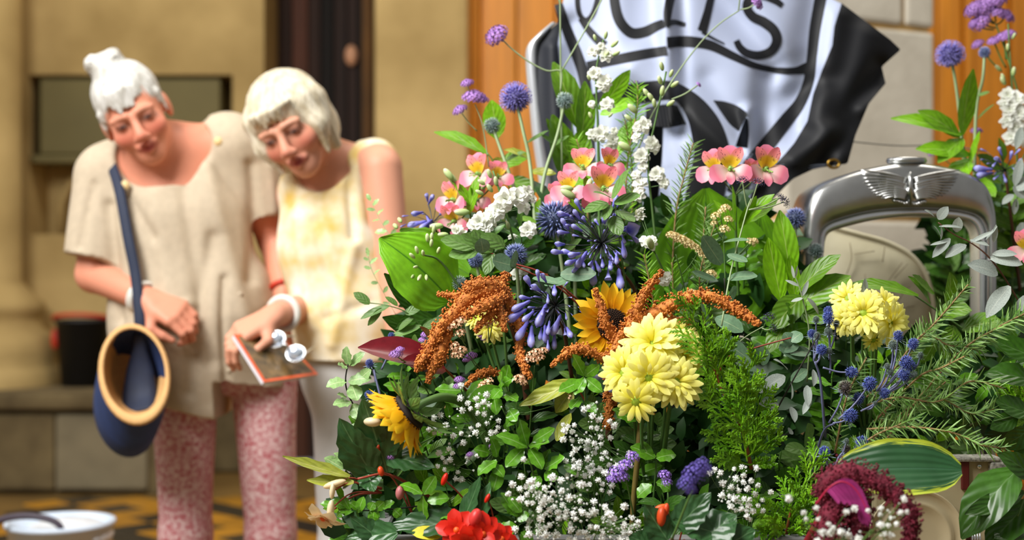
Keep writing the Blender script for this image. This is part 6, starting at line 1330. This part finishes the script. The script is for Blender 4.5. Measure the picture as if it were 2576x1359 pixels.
sprig('pittosporum_sprig', P_+'in a bold rosette at the lower centre', 'pit', [(1380, 1350, 2.04), (1350, 1230, 2.0), (1326, 1126, 1.96)], LV([(1326, 1126, 1252, 1090, 38), (1326, 1120, 1306, 1056, 40), (1330, 1122, 1382, 1112, 38), (1318, 1126, 1272, 1176, 38), (1332, 1130, 1366, 1178, 38), (1340, 1112, 1396, 1078, 32), (1250, 1160, 1200, 1190, 42), (1250, 1150, 1240, 1104, 36), (1236, 1168, 1268, 1196, 34), (1256, 1180, 1240, 1236, 38), (1370, 1180, 1420, 1150, 40), (1400, 1185, 1372, 1210, 36), (1230, 1140, 1196, 1130, 34), (1420, 1170, 1450, 1190, 30), (1360, 1200, 1330, 1230, 34)], 1.96, 1.945))
sprig('pittosporum_sprig', P_+'just left of the agapanthus petals', 'pit', [(1500, 1150, 2.1), (1475, 1030, 2.06), (1470, 950, 2.03)], LV([(1470, 946, 1440, 892, 34), (1472, 946, 1508, 918, 30), (1470, 950, 1446, 994, 32), (1474, 952, 1514, 986, 32), (1466, 956, 1405, 986, 36), (1460, 1000, 1436, 1030, 34), (1470, 1010, 1500, 1040, 30), (1270, 960, 1280, 918, 36), (1260, 970, 1290, 950, 30)], 2.03, 2.015))
sprig('pittosporum_sprig', P_+'above the first gypsophila spray', 'pit', [(1320, 1140, 2.08), (1260, 1020, 2.04)], LV([(1260, 980, 1240, 1000, 30), (1256, 975, 1180, 1006, 40), (1240, 990, 1250, 1040, 36), (1260, 985, 1262, 935, 36), (1270, 990, 1302, 1010, 36), (1280, 1030, 1300, 1060, 36), (1300, 1040, 1276, 1070, 30)], 2.03, 2.01))
sprig('pittosporum_sprig', P_+'in a group of three at the lower left', 'pit', [(1130, 1340, 2.0), (1075, 1262, 1.96), (1064, 1246, 1.95)], LV([(1062, 1244, 1008, 1214, 36), (1066, 1244, 1096, 1198, 34), (1064, 1248, 1066, 1318, 34), (1075, 1262, 1130, 1250, 36), (1100, 1300, 1140, 1290, 36)], 1.945))
sprig('pittosporum_sprig', 'pale wavy pittosporum twig standing out at the far left', 'pale', [(930, 1080, 2.1), (890, 1020, 2.08), (872, 980, 2.07), (870, 945, 2.07), (880, 900, 2.07)], LV([(878, 920, 868, 874, 30), (882, 920, 914, 886, 28), (874, 924, 850, 918, 28), (872, 960, 820, 968, 36), (876, 960, 932, 948, 40), (884, 966, 900, 1008, 40), (884, 1014, 838, 1014, 36), (888, 1016, 906, 1056, 36), (905, 955, 930, 930, 30), (910, 1060, 880, 1100, 36), (872, 1000, 850, 990, 20)], 2.07, 2.06), .0014, stemdk)
sprig('pittosporum_sprig', 'pale wavy leaves below the far left twig', 'pale', [(940, 1240, 2.1), (880, 1190, 2.08)], LV([(866, 1180, 816, 1152, 34), (880, 1170, 840, 1140, 26), (900, 1130, 880, 1090, 36)], 2.07), .0014, stemdk)
sprig('pittosporum_sprig', P_+'tangled on a dark twig at the bottom left', 'pit', [(1080, 1270, 2.0), (980, 1282, 1.98), (900, 1284, 1.97), (850, 1270, 1.97)], LV([(872, 1276, 832, 1258, 24), (880, 1282, 862, 1250, 22), (884, 1284, 852, 1284, 24), (900, 1284, 880, 1262, 24), (910, 1284, 900, 1262, 26), (930, 1284, 940, 1264, 26), (944, 1284, 966, 1262, 28), (930, 1286, 950, 1310, 32), (940, 1288, 938, 1318, 30), (900, 1290, 914, 1250, 26), (960, 1280, 990, 1260, 28), (990, 1282, 1010, 1300, 28), (870, 1284, 846, 1300, 22)], 1.965), .0012, stemdk)
sprig('pittosporum_sprig', P_+'beside the wooden stake under the chrysanthemums', 'pit', [(1640, 1300, 2.08), (1650, 1180, 2.06), (1650, 1150, 2.06)], LV([(1648, 1152, 1588, 1120, 44), (1650, 1154, 1700, 1140, 44), (1640, 1160, 1612, 1110, 30), (1650, 1215, 1690, 1230, 44), (1640, 1220, 1600, 1250, 40), (1600, 1060, 1540, 1030, 40), (1610, 1050, 1570, 1020, 34)], 2.05))
sprig('pittosporum_sprig', P_+'beside the red begonia flowers', 'pit', [(1330, 1420, 1.96), (1300, 1330, 1.93)], LV([(1300, 1300, 1260, 1240, 40), (1305, 1330, 1250, 1330, 40), (1310, 1290, 1280, 1250, 36), (1310, 1340, 1340, 1370, 40), (1300, 1310, 1330, 1290, 30)], 1.92))
eu = 2.16
sprig('eucalyptus_branch', 'eucalyptus branch of round leaves left of the agapanthus', 'eucd', [(1460, 760, 2.2), (1370, 690, 2.17), (1290, 662, eu), (1220, 630, eu), (1150, 606, eu)], LV([(1192, 622, 1110, 600, 46), (1200, 632, 1130, 640, 50), (1232, 636, 1190, 580, 50), (1240, 636, 1220, 690, 34), (1240, 632, 1160, 590, 40), (1270, 620, 1210, 592, 40)], eu, 2.145), .0016, stemred)
sprig('eucalyptus_branch', 'grey-green round eucalyptus leaves in front of the blue thistle', 'euc', [(1480, 790, 2.2), (1400, 720, 2.17), (1300, 672, 2.14)], LV([(1290, 668, 1238, 656, 52), (1286, 676, 1300, 632, 20), (1216, 636, 1210, 602, 40), (1340, 700, 1410, 710, 34), (1410, 690, 1500, 690, 44), (1440, 700, 1370, 720, 36)], 2.14, 2.125), .0016, stemred)
sprig('eucalyptus_branch', 'group of green eucalyptus leaves over the alstroemeria centre', 'eucd', [(1580, 760, 2.18), (1560, 620, 2.14), (1548, 510, 2.11)], LV([(1540, 500, 1584, 428, 46), (1536, 498, 1494, 480, 26), (1530, 512, 1470, 530, 36), (1545, 510, 1612, 494, 42), (1536, 516, 1520, 552, 24), (1550, 530, 1596, 560, 44), (1540, 545, 1560, 590, 40)], 2.11, 2.09))
sprig('eucalyptus_branch', 'dull grey-green eucalyptus leaves right of the cream statice', 'euc', [(1850, 960, 2.18), (1830, 800, 2.15), (1822, 700, 2.14)], LV([(1815, 665, 1766, 594, 48), (1830, 640, 1880, 660, 30), (1820, 610, 1884, 600, 26), (1830, 702, 1904, 690, 40), (1800, 704, 1740, 684, 20), (1840, 760, 1842, 720, 40), (1782, 842, 1766, 752, 44), (1800, 800, 1870, 830, 50), (1790, 850, 1860, 880, 40), (1850, 900, 1900, 930, 40)], 2.13, 2.11), .0014, stemdk)
sprig('eucalyptus_branch', 'grey-green leaves on a red twig between the two chrysanthemum sprays', 'euc', [(1780, 1010, 2.12), (1830, 900, 2.1), (1900, 875, 2.08), (1990, 850, 2.06)], LV([(1804, 845, 1884, 905, 56), (1960, 870, 2030, 900, 40), (1990, 868, 1976, 836, 40), (1990, 860, 2016, 836, 40), (2040, 890, 1980, 880, 40), (1930, 880, 1918, 920, 24), (1960, 880, 2010, 870, 30), (2030, 930, 1990, 960, 30)], 2.07), .0015, stemred)
sprig('silver_foliage', 'dusty silver leaves on a thin twig right of the cypress', 'silver', [(1900, 1130, 2.06), (1960, 1020, 2.03), (2010, 930, 2.01), (2060, 840, 2.0)], LV([(1974, 946, 1912, 984, 40), (1958, 1018, 1908, 1018, 28), (1950, 1040, 1936, 1020, 30), (1990, 1024, 2002, 1060, 22), (1990, 1005, 1994, 960, 14), (2030, 970, 2034, 1020, 22), (1990, 1080, 1985, 1092, 20), (2046, 930, 2050, 970, 20), (2040, 1000, 2020, 1040, 18), (1980, 930, 1950, 900, 24)], 2.02, 2.0), .0013, stemdk)
sv = 2.16
sprig('silver_foliage', 'silver-leaved branch reaching left across the radiator opening', 'silver', [(2620, 860, 2.2), (2540, 720, 2.18), (2490, 650, sv), (2444, 612, sv), (2400, 590, sv), (2360, 560, sv)], LV([(2360, 552, 2384, 520, 26), (2350, 545, 2328, 526, 12), (2362, 570, 2420, 570, 10), (2406, 584, 2412, 546, 26), (2366, 596, 2352, 566, 12), (2366, 604, 2370, 570, 12), (2390, 600, 2346, 646, 24), (2430, 616, 2378, 644, 30), (2386, 606, 2340, 618, 12), (2440, 610, 2500, 582, 12), (2440, 604, 2490, 616, 14), (2490, 650, 2576, 660, 40), (2496, 640, 2560, 636, 22), (2510, 690, 2440, 660, 50), (2540, 720, 2480, 796, 44), (2480, 604, 2510, 570, 14), (2500, 610, 2506, 566, 14), (2560, 800, 2590, 740, 40)], sv, 2.15), .0014, stemb)
sprig('silver_foliage', 'pale silver leaves hanging at the right edge beside the radiator', 'silver', [(2620, 330, 2.5), (2572, 400, 2.48), (2556, 520, 2.47)], LV([(2570, 320, 2556, 376, 22), (2570, 400, 2552, 470, 24), (2560, 480, 2600, 440, 40), (2550, 490, 2520, 512, 20), (2556, 500, 2550, 540, 20), (2570, 560, 2580, 620, 40), (2548, 470, 2576, 500, 40)], 2.47), .0013, stemg)
sprig('silver_foliage', 'thin silvery shoot rising in front of the radiator foot', 'silver', [(2030, 960, 2.12), (2036, 840, 2.1), (2016, 740, 2.09), (1998, 690, 2.09)], LV([(1998, 700, 1992, 668, 8), (2000, 700, 2006, 668, 8), (2010, 720, 1976, 704, 9), (2018, 745, 2034, 706, 12), (2020, 750, 1990, 760, 14), (2030, 750, 2064, 790, 20), (2180, 735, 2176, 700, 12), (2168, 750, 2178, 700, 14)], 2.09), .0012, stempale)
sprig('eucalyptus_branch', 'loose grey-green eucalyptus trailing out at the left over the yellow top', 'eucd', [(1120, 900, 2.22), (1040, 800, 2.2), (980, 770, 2.2), (905, 760, 2.22)], LV([(980, 770, 905, 800, 24), (960, 775, 925, 820, 18), (1000, 770, 970, 745, 20), (930, 765, 890, 735, 26), (1040, 800, 1000, 830, 26), (1020, 790, 1060, 770, 26), (1060, 820, 980, 850, 24), (1060, 830, 1120, 800, 30), (1080, 850, 1030, 880, 22)], 2.2), .0012)
auto_sprig('seedling_spray', 'fine pale sprig crossing in front of the bare arm', 'pale', [(1010, 640, 2.42), (960, 560, 2.44), (930, 500, 2.45)], .020, 9, .0007, stempale)
auto_sprig('seedling_spray', 'wispy pale sprig left of the hosta leaf', 'pale', [(1000, 800, 2.4), (940, 690, 2.4), (925, 640, 2.4)], .018, 8, .0007, stempale)
# rosemary
def ry(pts): return [(x, y, Y) for x, y, Y in pts]
for lab, pts, L in (('rosemary sprig with bright tip below the radiator opening', [(2190, 1010, 2.06), (2290, 875, 2.04), (2350, 815, 2.02), (2436, 716, 2.0)], 46), ('long rosemary sprig running to the right edge', [(2240, 1090, 2.06), (2400, 900, 2.04), (2500, 830, 2.03), (2600, 778, 2.02)], 48), ('rosemary sprig with pale tip pointing right of the blue heads', [(2200, 1060, 2.05), (2310, 950, 2.02), (2370, 925, 2.0), (2428, 896, 1.98)], 46),
                    ('rosemary sprig dropping towards the hosta leaf', [(2180, 1020, 2.04), (2260, 1000, 2.03), (2360, 1010, 2.02), (2440, 960, 2.01), (2520, 975, 2.0)], 44), ('lower rosemary sprig ending at the picnic case', [(2180, 1080, 2.02), (2300, 1075, 2.0), (2400, 1090, 1.99), (2470, 1120, 1.98), (2530, 1128, 1.98)], 44), ('rosemary sprig behind the yellow chrysanthemums', [(2180, 1000, 2.1), (2280, 900, 2.1), (2330, 830, 2.1)], 44),
                    ('short rosemary sprig over the blue sea holly', [(2110, 1190, 2.0), (2180, 1110, 1.98), (2260, 1070, 1.96), (2310, 1050, 1.96)], 42), ('rosemary sprig among the blue sea holly stems', [(2100, 1140, 2.06), (2130, 1000, 2.04), (2180, 900, 2.03)], 40), ('rosemary sprig under the sea holly reaching right', [(2180, 1120, 2.08), (2330, 1000, 2.07), (2440, 1040, 2.06), (2500, 1030, 2.06)], 44), ('rosemary sprig beside the second chrysanthemum spray', [(2200, 1100, 2.08), (2310, 860, 2.06), (2390, 870, 2.05), (2470, 880, 2.04)], 44),
                    ('short dark rosemary sprig in the shade under the blue heads', [(2160, 1180, 2.06), (2290, 1040, 2.06), (2380, 960, 2.06)], 44), ('rosemary sprig poking up from the hosta leaf edge', [(2090, 1230, 1.97), (2150, 1160, 1.95), (2180, 1115, 1.95)], 36)):
    rosemary(lab, pts, L)
rosemary('upright rosemary sprig in front of the white flag emblem', [(1690, 700, 2.3), (1700, 540, 2.3), (1722, 440, 2.3), (1744, 360, 2.3)], 40)
rosemary('rosemary sprig standing behind the larkspur spikes', [(1570, 560, 2.38), (1580, 400, 2.38), (1602, 280, 2.38), (1604, 215, 2.38)], 38, key=g_cyp)
rosemary('second rosemary sprig between the larkspur spikes', [(1590, 560, 2.4), (1590, 420, 2.4), (1572, 300, 2.4)], 36, key=g_cyp)
rosemary('blurred green sprig left of the larkspur', [(1480, 560, 2.42), (1470, 420, 2.42), (1450, 350, 2.42)], 36, key=g_cyp)
rosemary('fine sprig under the cream statice', [(1780, 860, 2.24), (1760, 700, 2.22), (1800, 560, 2.22)], 40)
rosemary('feathery sprig between statice and agapanthus', [(1660, 860, 2.26), (1640, 740, 2.24), (1620, 640, 2.24)], 36, key=g_cyp)
rosemary('feathery sprig behind the white blooms', [(1740, 880, 2.26), (1700, 780, 2.25), (1690, 660, 2.25)], 38, key=g_cyp)
rosemary('fine dark sprig left of the alstroemeria stem', [(1790, 800, 2.3), (1770, 640, 2.3), (1775, 520, 2.3)], 36)
# cypress
cypress('bright green cypress branch right of the yellow chrysanthemums', [(1890, 1180, 2.04), (1866, 1080, 2.02), (1830, 1010, 2.0), (1800, 940, 1.99), (1776, 860, 1.98)],
  [(1800, 950, 1722, 745, 1.99, 1.97), (1800, 940, 1770, 830, 1.99, 1.98), (1830, 1010, 1800, 830, 2.0, 1.99), (1850, 1060, 1900, 880, 2.0, 1.98), (1850, 1060, 1850, 920, 2.0, 1.98), (1866, 1080, 1760, 990, 2.01, 1.99), (1880, 1150, 1780, 1080, 2.02, 2.0), (1870, 1100, 1960, 1040, 2.01, 1.99), (1880, 1150, 1970, 1090, 2.02, 2.0), (1830, 1020, 1760, 930, 2.0, 1.985), (1880, 1120, 1930, 960, 2.01, 2.0), (1885, 1170, 1800, 1150, 2.03, 1.99), (1885, 1170, 1950, 1160, 2.03, 2.0), (1866, 1080, 1880, 950, 2.0, 1.98), (1800, 950, 1840, 840, 1.99, 1.98), (1880, 1160, 1860, 1040, 2.01, 1.97)])
cypress('low cypress sprigs between gypsophila and crimson amaranth', [(1960, 1420, 2.02), (1980, 1330, 1.98), (1990, 1280, 1.97)],
  [(1985, 1310, 2060, 1130, 1.98, 1.96), (1980, 1320, 2000, 1220, 1.98, 1.96), (1980, 1330, 1880, 1250, 1.98, 1.96), (1975, 1340, 1900, 1340, 1.97, 1.94), (1985, 1330, 2050, 1240, 1.98, 1.96), (1975, 1350, 1940, 1300, 1.96, 1.93), (1980, 1350, 2040, 1310, 1.97, 1.94), (1950, 1380, 1880, 1380, 1.95, 1.93)], seed=8)
cypress('shaded cypress at the right edge above the corner laurel', [(2640, 1100, 2.2), (2590, 1040, 2.18), (2570, 980, 2.17)], [(2590, 1050, 2520, 960, 2.17, 2.15), (2580, 1040, 2560, 920, 2.17, 2.15), (2590, 1060, 2530, 1040, 2.17, 2.15), (2590, 1000, 2600, 900, 2.17, 2.15)], seed=12)
# begonia flowers and buds
def petal_set(nm, col, edge): return mat(nm, rgb(*col), .4, .06, 6, trans=.25, rnd=.06, ramp=[(0, rgb(*edge)), (.5, rgb(*col)), (1, rgb(*col))])
rb = petal_set('begonia_red', (228, 40, 18), (190, 30, 14)); cb = petal_set('begonia_cream', (240, 218, 176), (234, 180, 140)); ob = petal_set('begonia_orange', (228, 84, 36), (200, 70, 30)); pk = petal_set('begonia_pink_bud', (226, 64, 60), (180, 60, 50)); ivb = petal_set('ivory_bud', (240, 224, 186), (226, 190, 140))
BP = {}
for k_, m_ in (('red', rb), ('cream', cb), ('orange', ob)): BP[k_] = [leaf_me('petal', m_, W=.7, a=.6, b=.5, n=5, m=4, fold=.2, curl=c, wave=.04) for c in (.5, .9)]
def budobj(t, px, py, L, w, Y, d, m, nm='bud'):
    p = at(px, py, Y); d = Vector(d).normalized(); q = d.to_track_quat('Z', 'Y').to_matrix(); part(nm, MB().ball(p, (S(w, Y), S(w, Y)*.8, S(L, Y)), 12, 9, q).mesh(nm, m), t)
def begonia(label, base, flowers, buds=(), kind='red', centre=None):
    B0 = at(*base); t = thing('begonia', label, 'flower', B0, 'begonia blooms')
    for (px, py, rp, Y, n, k) in flowers:
        p = at(px, py, Y); n = n.normalized(); o1 = n.orthogonal().normalized(); o2 = n.cross(o1); part('stem', MB().tube(cr_([B0, B0.lerp(p, .5)+Vector((0, .01, .01)), p], 5), .0016, 5).mesh('stem', stemred), t)
        h = part('flower_head', MB().ball(p+n*S(4, Y), S(9, Y), 8, 6).mesh('flower_head', centre or m_eye), t)
        for lay, (cnt_, el, L) in enumerate(((k, .15, 1), (k-1, .6, .7))):
            for i in range(cnt_):
                a = 2*math.pi*(i+.5*lay)/cnt_+ru(-.2, .2); e = el+ru(-.15, .15); d = (o1*math.cos(a)+o2*math.sin(a))*math.cos(e)+n*math.sin(e); part('petal', R.choice(BP[kind]), h, frame(p, d, n, S(rp, Y)*L*ru(.9, 1.15)))
    for (px, py, L, w, Y, d, m) in buds:
        p = at(px, py, Y); part('stem', MB().tube(cr_([B0, B0.lerp(p, .6)+Vector((0, .006, .012)), p], 5), .0012, 5).mesh('stem', stemred), t); budobj(t, px, py, L, w, Y, d, m)
    return t
m_eye = mat('begonia_eye', rgb(236, 96, 28), .5, .2, 40, rnd=0)
begonia('red begonia flowers with a round bud at the bottom edge', (1260, 1420, 1.98), [(1150, 1335, 50, 1.88, facing(-.2, .3), 6), (1215, 1345, 52, 1.87, facing(.2, .2), 6), (1260, 1358, 40, 1.9, facing(.4, .3), 6), (1180, 1365, 46, 1.86, facing(0, -.2), 6)], [(1196, 1303, 24, 20, 1.87, (.3, 0, 1), pk), (1118, 1206, 17, 9, 1.94, (.4, 0, 1), rb), (1226, 1254, 13, 7, 1.93, (.5, 0, 1), rb)])
begonia('orange begonia bud hanging near the statice at the bottom', (1700, 1400, 1.92), [], [(1664, 1300, 25, 15, 1.86, (.05, 0, 1), ob), (1676, 1282, 16, 10, 1.865, (.1, 0, 1), ob), (1662, 1276, 16, 8, 1.87, (1, 0, .3), m_eye), (1734, 1318, 14, 12, 1.88, (.5, 0, 1), ob)], 'orange')
begonia('cream begonia bloom drooping at the lower left edge', (960, 1240, 2.0), [(815, 1300, 56, 1.95, Vector((-.3, -.5, -.9)), 5)], [(832, 1282, 24, 12, 1.945, (.1, 0, 1), ivb), (836, 1236, 20, 9, 1.95, (.1, 0, 1), ivb), (842, 1218, 30, 12, 1.96, (1, 0, .3), cb)], 'cream')
begonia('ivory begonia bud on the dark leaf below the side-on sunflower', (1000, 1120, 2.02), [], [(937, 1062, 12, 24, 1.95, (.05, .1, 1), ivb), (965, 1040, 10, 8, 1.97, (0, 0, 1), g_lime), (950, 1130, 12, 6, 1.97, (.3, 0, 1), ob), (945, 1136, 12, 5, 1.97, (1, 0, .3), m_eye)], 'cream')
begonia('pink and orange begonia buds above the three glossy leaves', (1040, 1300, 2.0), [], [(958, 1186, 13, 10, 1.95, (.2, 0, -1), ob), (1006, 1240, 18, 14, 1.95, (.1, 0, 1), petal_set('dusty_pink_bud', (196, 120, 120), (160, 110, 90)))], 'red')
solo('yellow_leaf', leaf_me('yellow_leaf', mat('clear_yellow_leaf', rgb(226, 214, 50), .5, .1, 10, trans=.2, rnd=0), W=.5, a=.5, b=.5, n=6, m=4, fold=.1, curl=.4), 'yellow oval leaf lying on the planter edge', 'leaf', frame(at(1036, 1340, 1.93), Vector((1, .0, -.04)), Vector((0, -.8, .7)), S(80, 1.93)))
solo('wooden_stake', MB().tube(pxp([(1612, 1050, 2.06), (1604, 1150, 2.06), (1594, 1260, 2.07), (1585, 1420, 2.08)], 5), .0042, 8).mesh('wooden_stake', mat('olive_stake', rgb(122, 104, 48), .6, .2, 30, rnd=0)), 'olive brown stake standing below the pale yellow chrysanthemums', 'stake')

# ---------------------------------------------------------------- filling greenery
POLY = [(850, 1420), (880, 1250), (920, 1080), (960, 960), (1010, 860), (1060, 760), (1100, 640), (1180, 560), (1300, 520), (1420, 520), (1520, 500), (1600, 500), (1700, 540), (1800, 500), (1960, 560), (1990, 680), (2060, 780), (2160, 850), (2300, 880), (2450, 830), (2600, 760), (2600, 1080), (2400, 1110), (2180, 1240), (2050, 1420)]
def inpoly(x, y, poly):
    c = False; j = len(poly)-1
    for i in range(len(poly)):
        if (poly[i][1] > y) != (poly[j][1] > y) and x < (poly[j][0]-poly[i][0])*(y-poly[i][1])/(poly[j][1]-poly[i][1])+poly[i][0]: c = not c
        j = i
    return c
def rp():
    while True:
        x, y = ru(850, 2600), ru(500, 1420)
        if inpoly(x, y, POLY): return x, y
keys = ['dark', 'laurel', 'pit', 'eucd', 'dark', 'pit', 'fill', 'bright']
FLB = {'dark': 'dark glossy leafy sprig tucked deep between the flowers', 'laurel': 'mid green laurel sprig tucked deep between the flowers', 'pit': 'wavy green pittosporum sprig tucked deep between the flowers', 'eucd': 'dull green eucalyptus sprig tucked deep between the flowers', 'fill': 'small-leaved dark sprig tucked deep between the flowers', 'bright': 'fresh green leafy sprig tucked deep between the flowers'}
LMK = [(1130, 500, 'left alstroemeria'), (1030, 670, 'ribbed hosta leaf'), (980, 880, 'maroon leaf'), (1190, 760, 'left rust amaranth'), (1010, 1060, 'side-on sunflower'), (890, 1150, 'dark begonia leaves'), (1170, 1070, 'first gypsophila spray'), (1060, 1250, 'three glossy leaves'), (1200, 1330, 'red begonia'), (1290, 510, 'white stock'), (1400, 560, 'steel blue thistle'), (1510, 610, 'central agapanthus'), (1390, 780, 'drooping agapanthus'), (1540, 820, 'central sunflower'), (1320, 1120, 'pittosporum rosette'), (1440, 950, 'arching amaranth tassel'), (1480, 1150, 'upright gypsophila'), (1440, 1300, 'bottom gypsophila'), (1640, 600, 'white larkspur'), (1720, 610, 'cream statice'), (1850, 560, 'alstroemeria stem'), (1650, 920, 'pale chrysanthemums'), (1780, 790, 'long amaranth tassel'), (1600, 1180, 'wooden stake'), (1700, 1250, 'violet lavender'), (1860, 1000, 'cypress branch'), (1880, 1240, 'right gypsophila'), (1950, 680, 'upright smooth leaves'), (2080, 720, 'broad laurel leaves'), (1950, 950, 'dusty silver leaves'), (2180, 790, 'right chrysanthemums'), (2200, 980, 'blue sea holly'), (2350, 900, 'bright rosemary tip'), (2400, 1050, 'lower rosemary'), (2520, 950, 'right edge rosemary'), (2000, 1250, 'low cypress'), (2150, 1200, 'crimson amaranth')]
USED = set()
def near(x, y, k):
    for l in sorted(LMK, key=lambda l: (l[0]-x)**2+(l[1]-y)**2):
        if (k, l[2]) not in USED: USED.add((k, l[2])); return l[2]
for i in range(110):
    x, y = rp(); Y = Y0(x, y)+ru(.07, .16); k = keys[i % len(keys)]
    dx = (x-1600)*.12+ru(-60, 60); L = ru(90, 150)
    auto_sprig('filler_sprig', FLB[k].replace('deep between the flowers', 'behind the '+near(x, y, k)), k, [(x-dx*.5, y+L, Y+.05), (x, y+L*.4, Y+.02), (x+dx*.5, y-L*.3, Y-.01)], ru(.035, .058), R.randint(7, 10), .0014, group='filler '+k+' sprigs')
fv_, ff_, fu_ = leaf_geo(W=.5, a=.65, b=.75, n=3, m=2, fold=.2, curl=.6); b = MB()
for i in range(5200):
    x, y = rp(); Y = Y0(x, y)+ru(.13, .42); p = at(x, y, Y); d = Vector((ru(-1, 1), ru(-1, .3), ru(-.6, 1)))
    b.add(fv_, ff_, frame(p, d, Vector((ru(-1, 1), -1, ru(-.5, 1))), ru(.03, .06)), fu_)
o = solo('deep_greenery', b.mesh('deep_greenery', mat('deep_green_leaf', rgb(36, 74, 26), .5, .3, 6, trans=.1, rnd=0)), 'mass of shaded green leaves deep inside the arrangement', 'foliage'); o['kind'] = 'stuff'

# leaves crowding behind and beside the radiator
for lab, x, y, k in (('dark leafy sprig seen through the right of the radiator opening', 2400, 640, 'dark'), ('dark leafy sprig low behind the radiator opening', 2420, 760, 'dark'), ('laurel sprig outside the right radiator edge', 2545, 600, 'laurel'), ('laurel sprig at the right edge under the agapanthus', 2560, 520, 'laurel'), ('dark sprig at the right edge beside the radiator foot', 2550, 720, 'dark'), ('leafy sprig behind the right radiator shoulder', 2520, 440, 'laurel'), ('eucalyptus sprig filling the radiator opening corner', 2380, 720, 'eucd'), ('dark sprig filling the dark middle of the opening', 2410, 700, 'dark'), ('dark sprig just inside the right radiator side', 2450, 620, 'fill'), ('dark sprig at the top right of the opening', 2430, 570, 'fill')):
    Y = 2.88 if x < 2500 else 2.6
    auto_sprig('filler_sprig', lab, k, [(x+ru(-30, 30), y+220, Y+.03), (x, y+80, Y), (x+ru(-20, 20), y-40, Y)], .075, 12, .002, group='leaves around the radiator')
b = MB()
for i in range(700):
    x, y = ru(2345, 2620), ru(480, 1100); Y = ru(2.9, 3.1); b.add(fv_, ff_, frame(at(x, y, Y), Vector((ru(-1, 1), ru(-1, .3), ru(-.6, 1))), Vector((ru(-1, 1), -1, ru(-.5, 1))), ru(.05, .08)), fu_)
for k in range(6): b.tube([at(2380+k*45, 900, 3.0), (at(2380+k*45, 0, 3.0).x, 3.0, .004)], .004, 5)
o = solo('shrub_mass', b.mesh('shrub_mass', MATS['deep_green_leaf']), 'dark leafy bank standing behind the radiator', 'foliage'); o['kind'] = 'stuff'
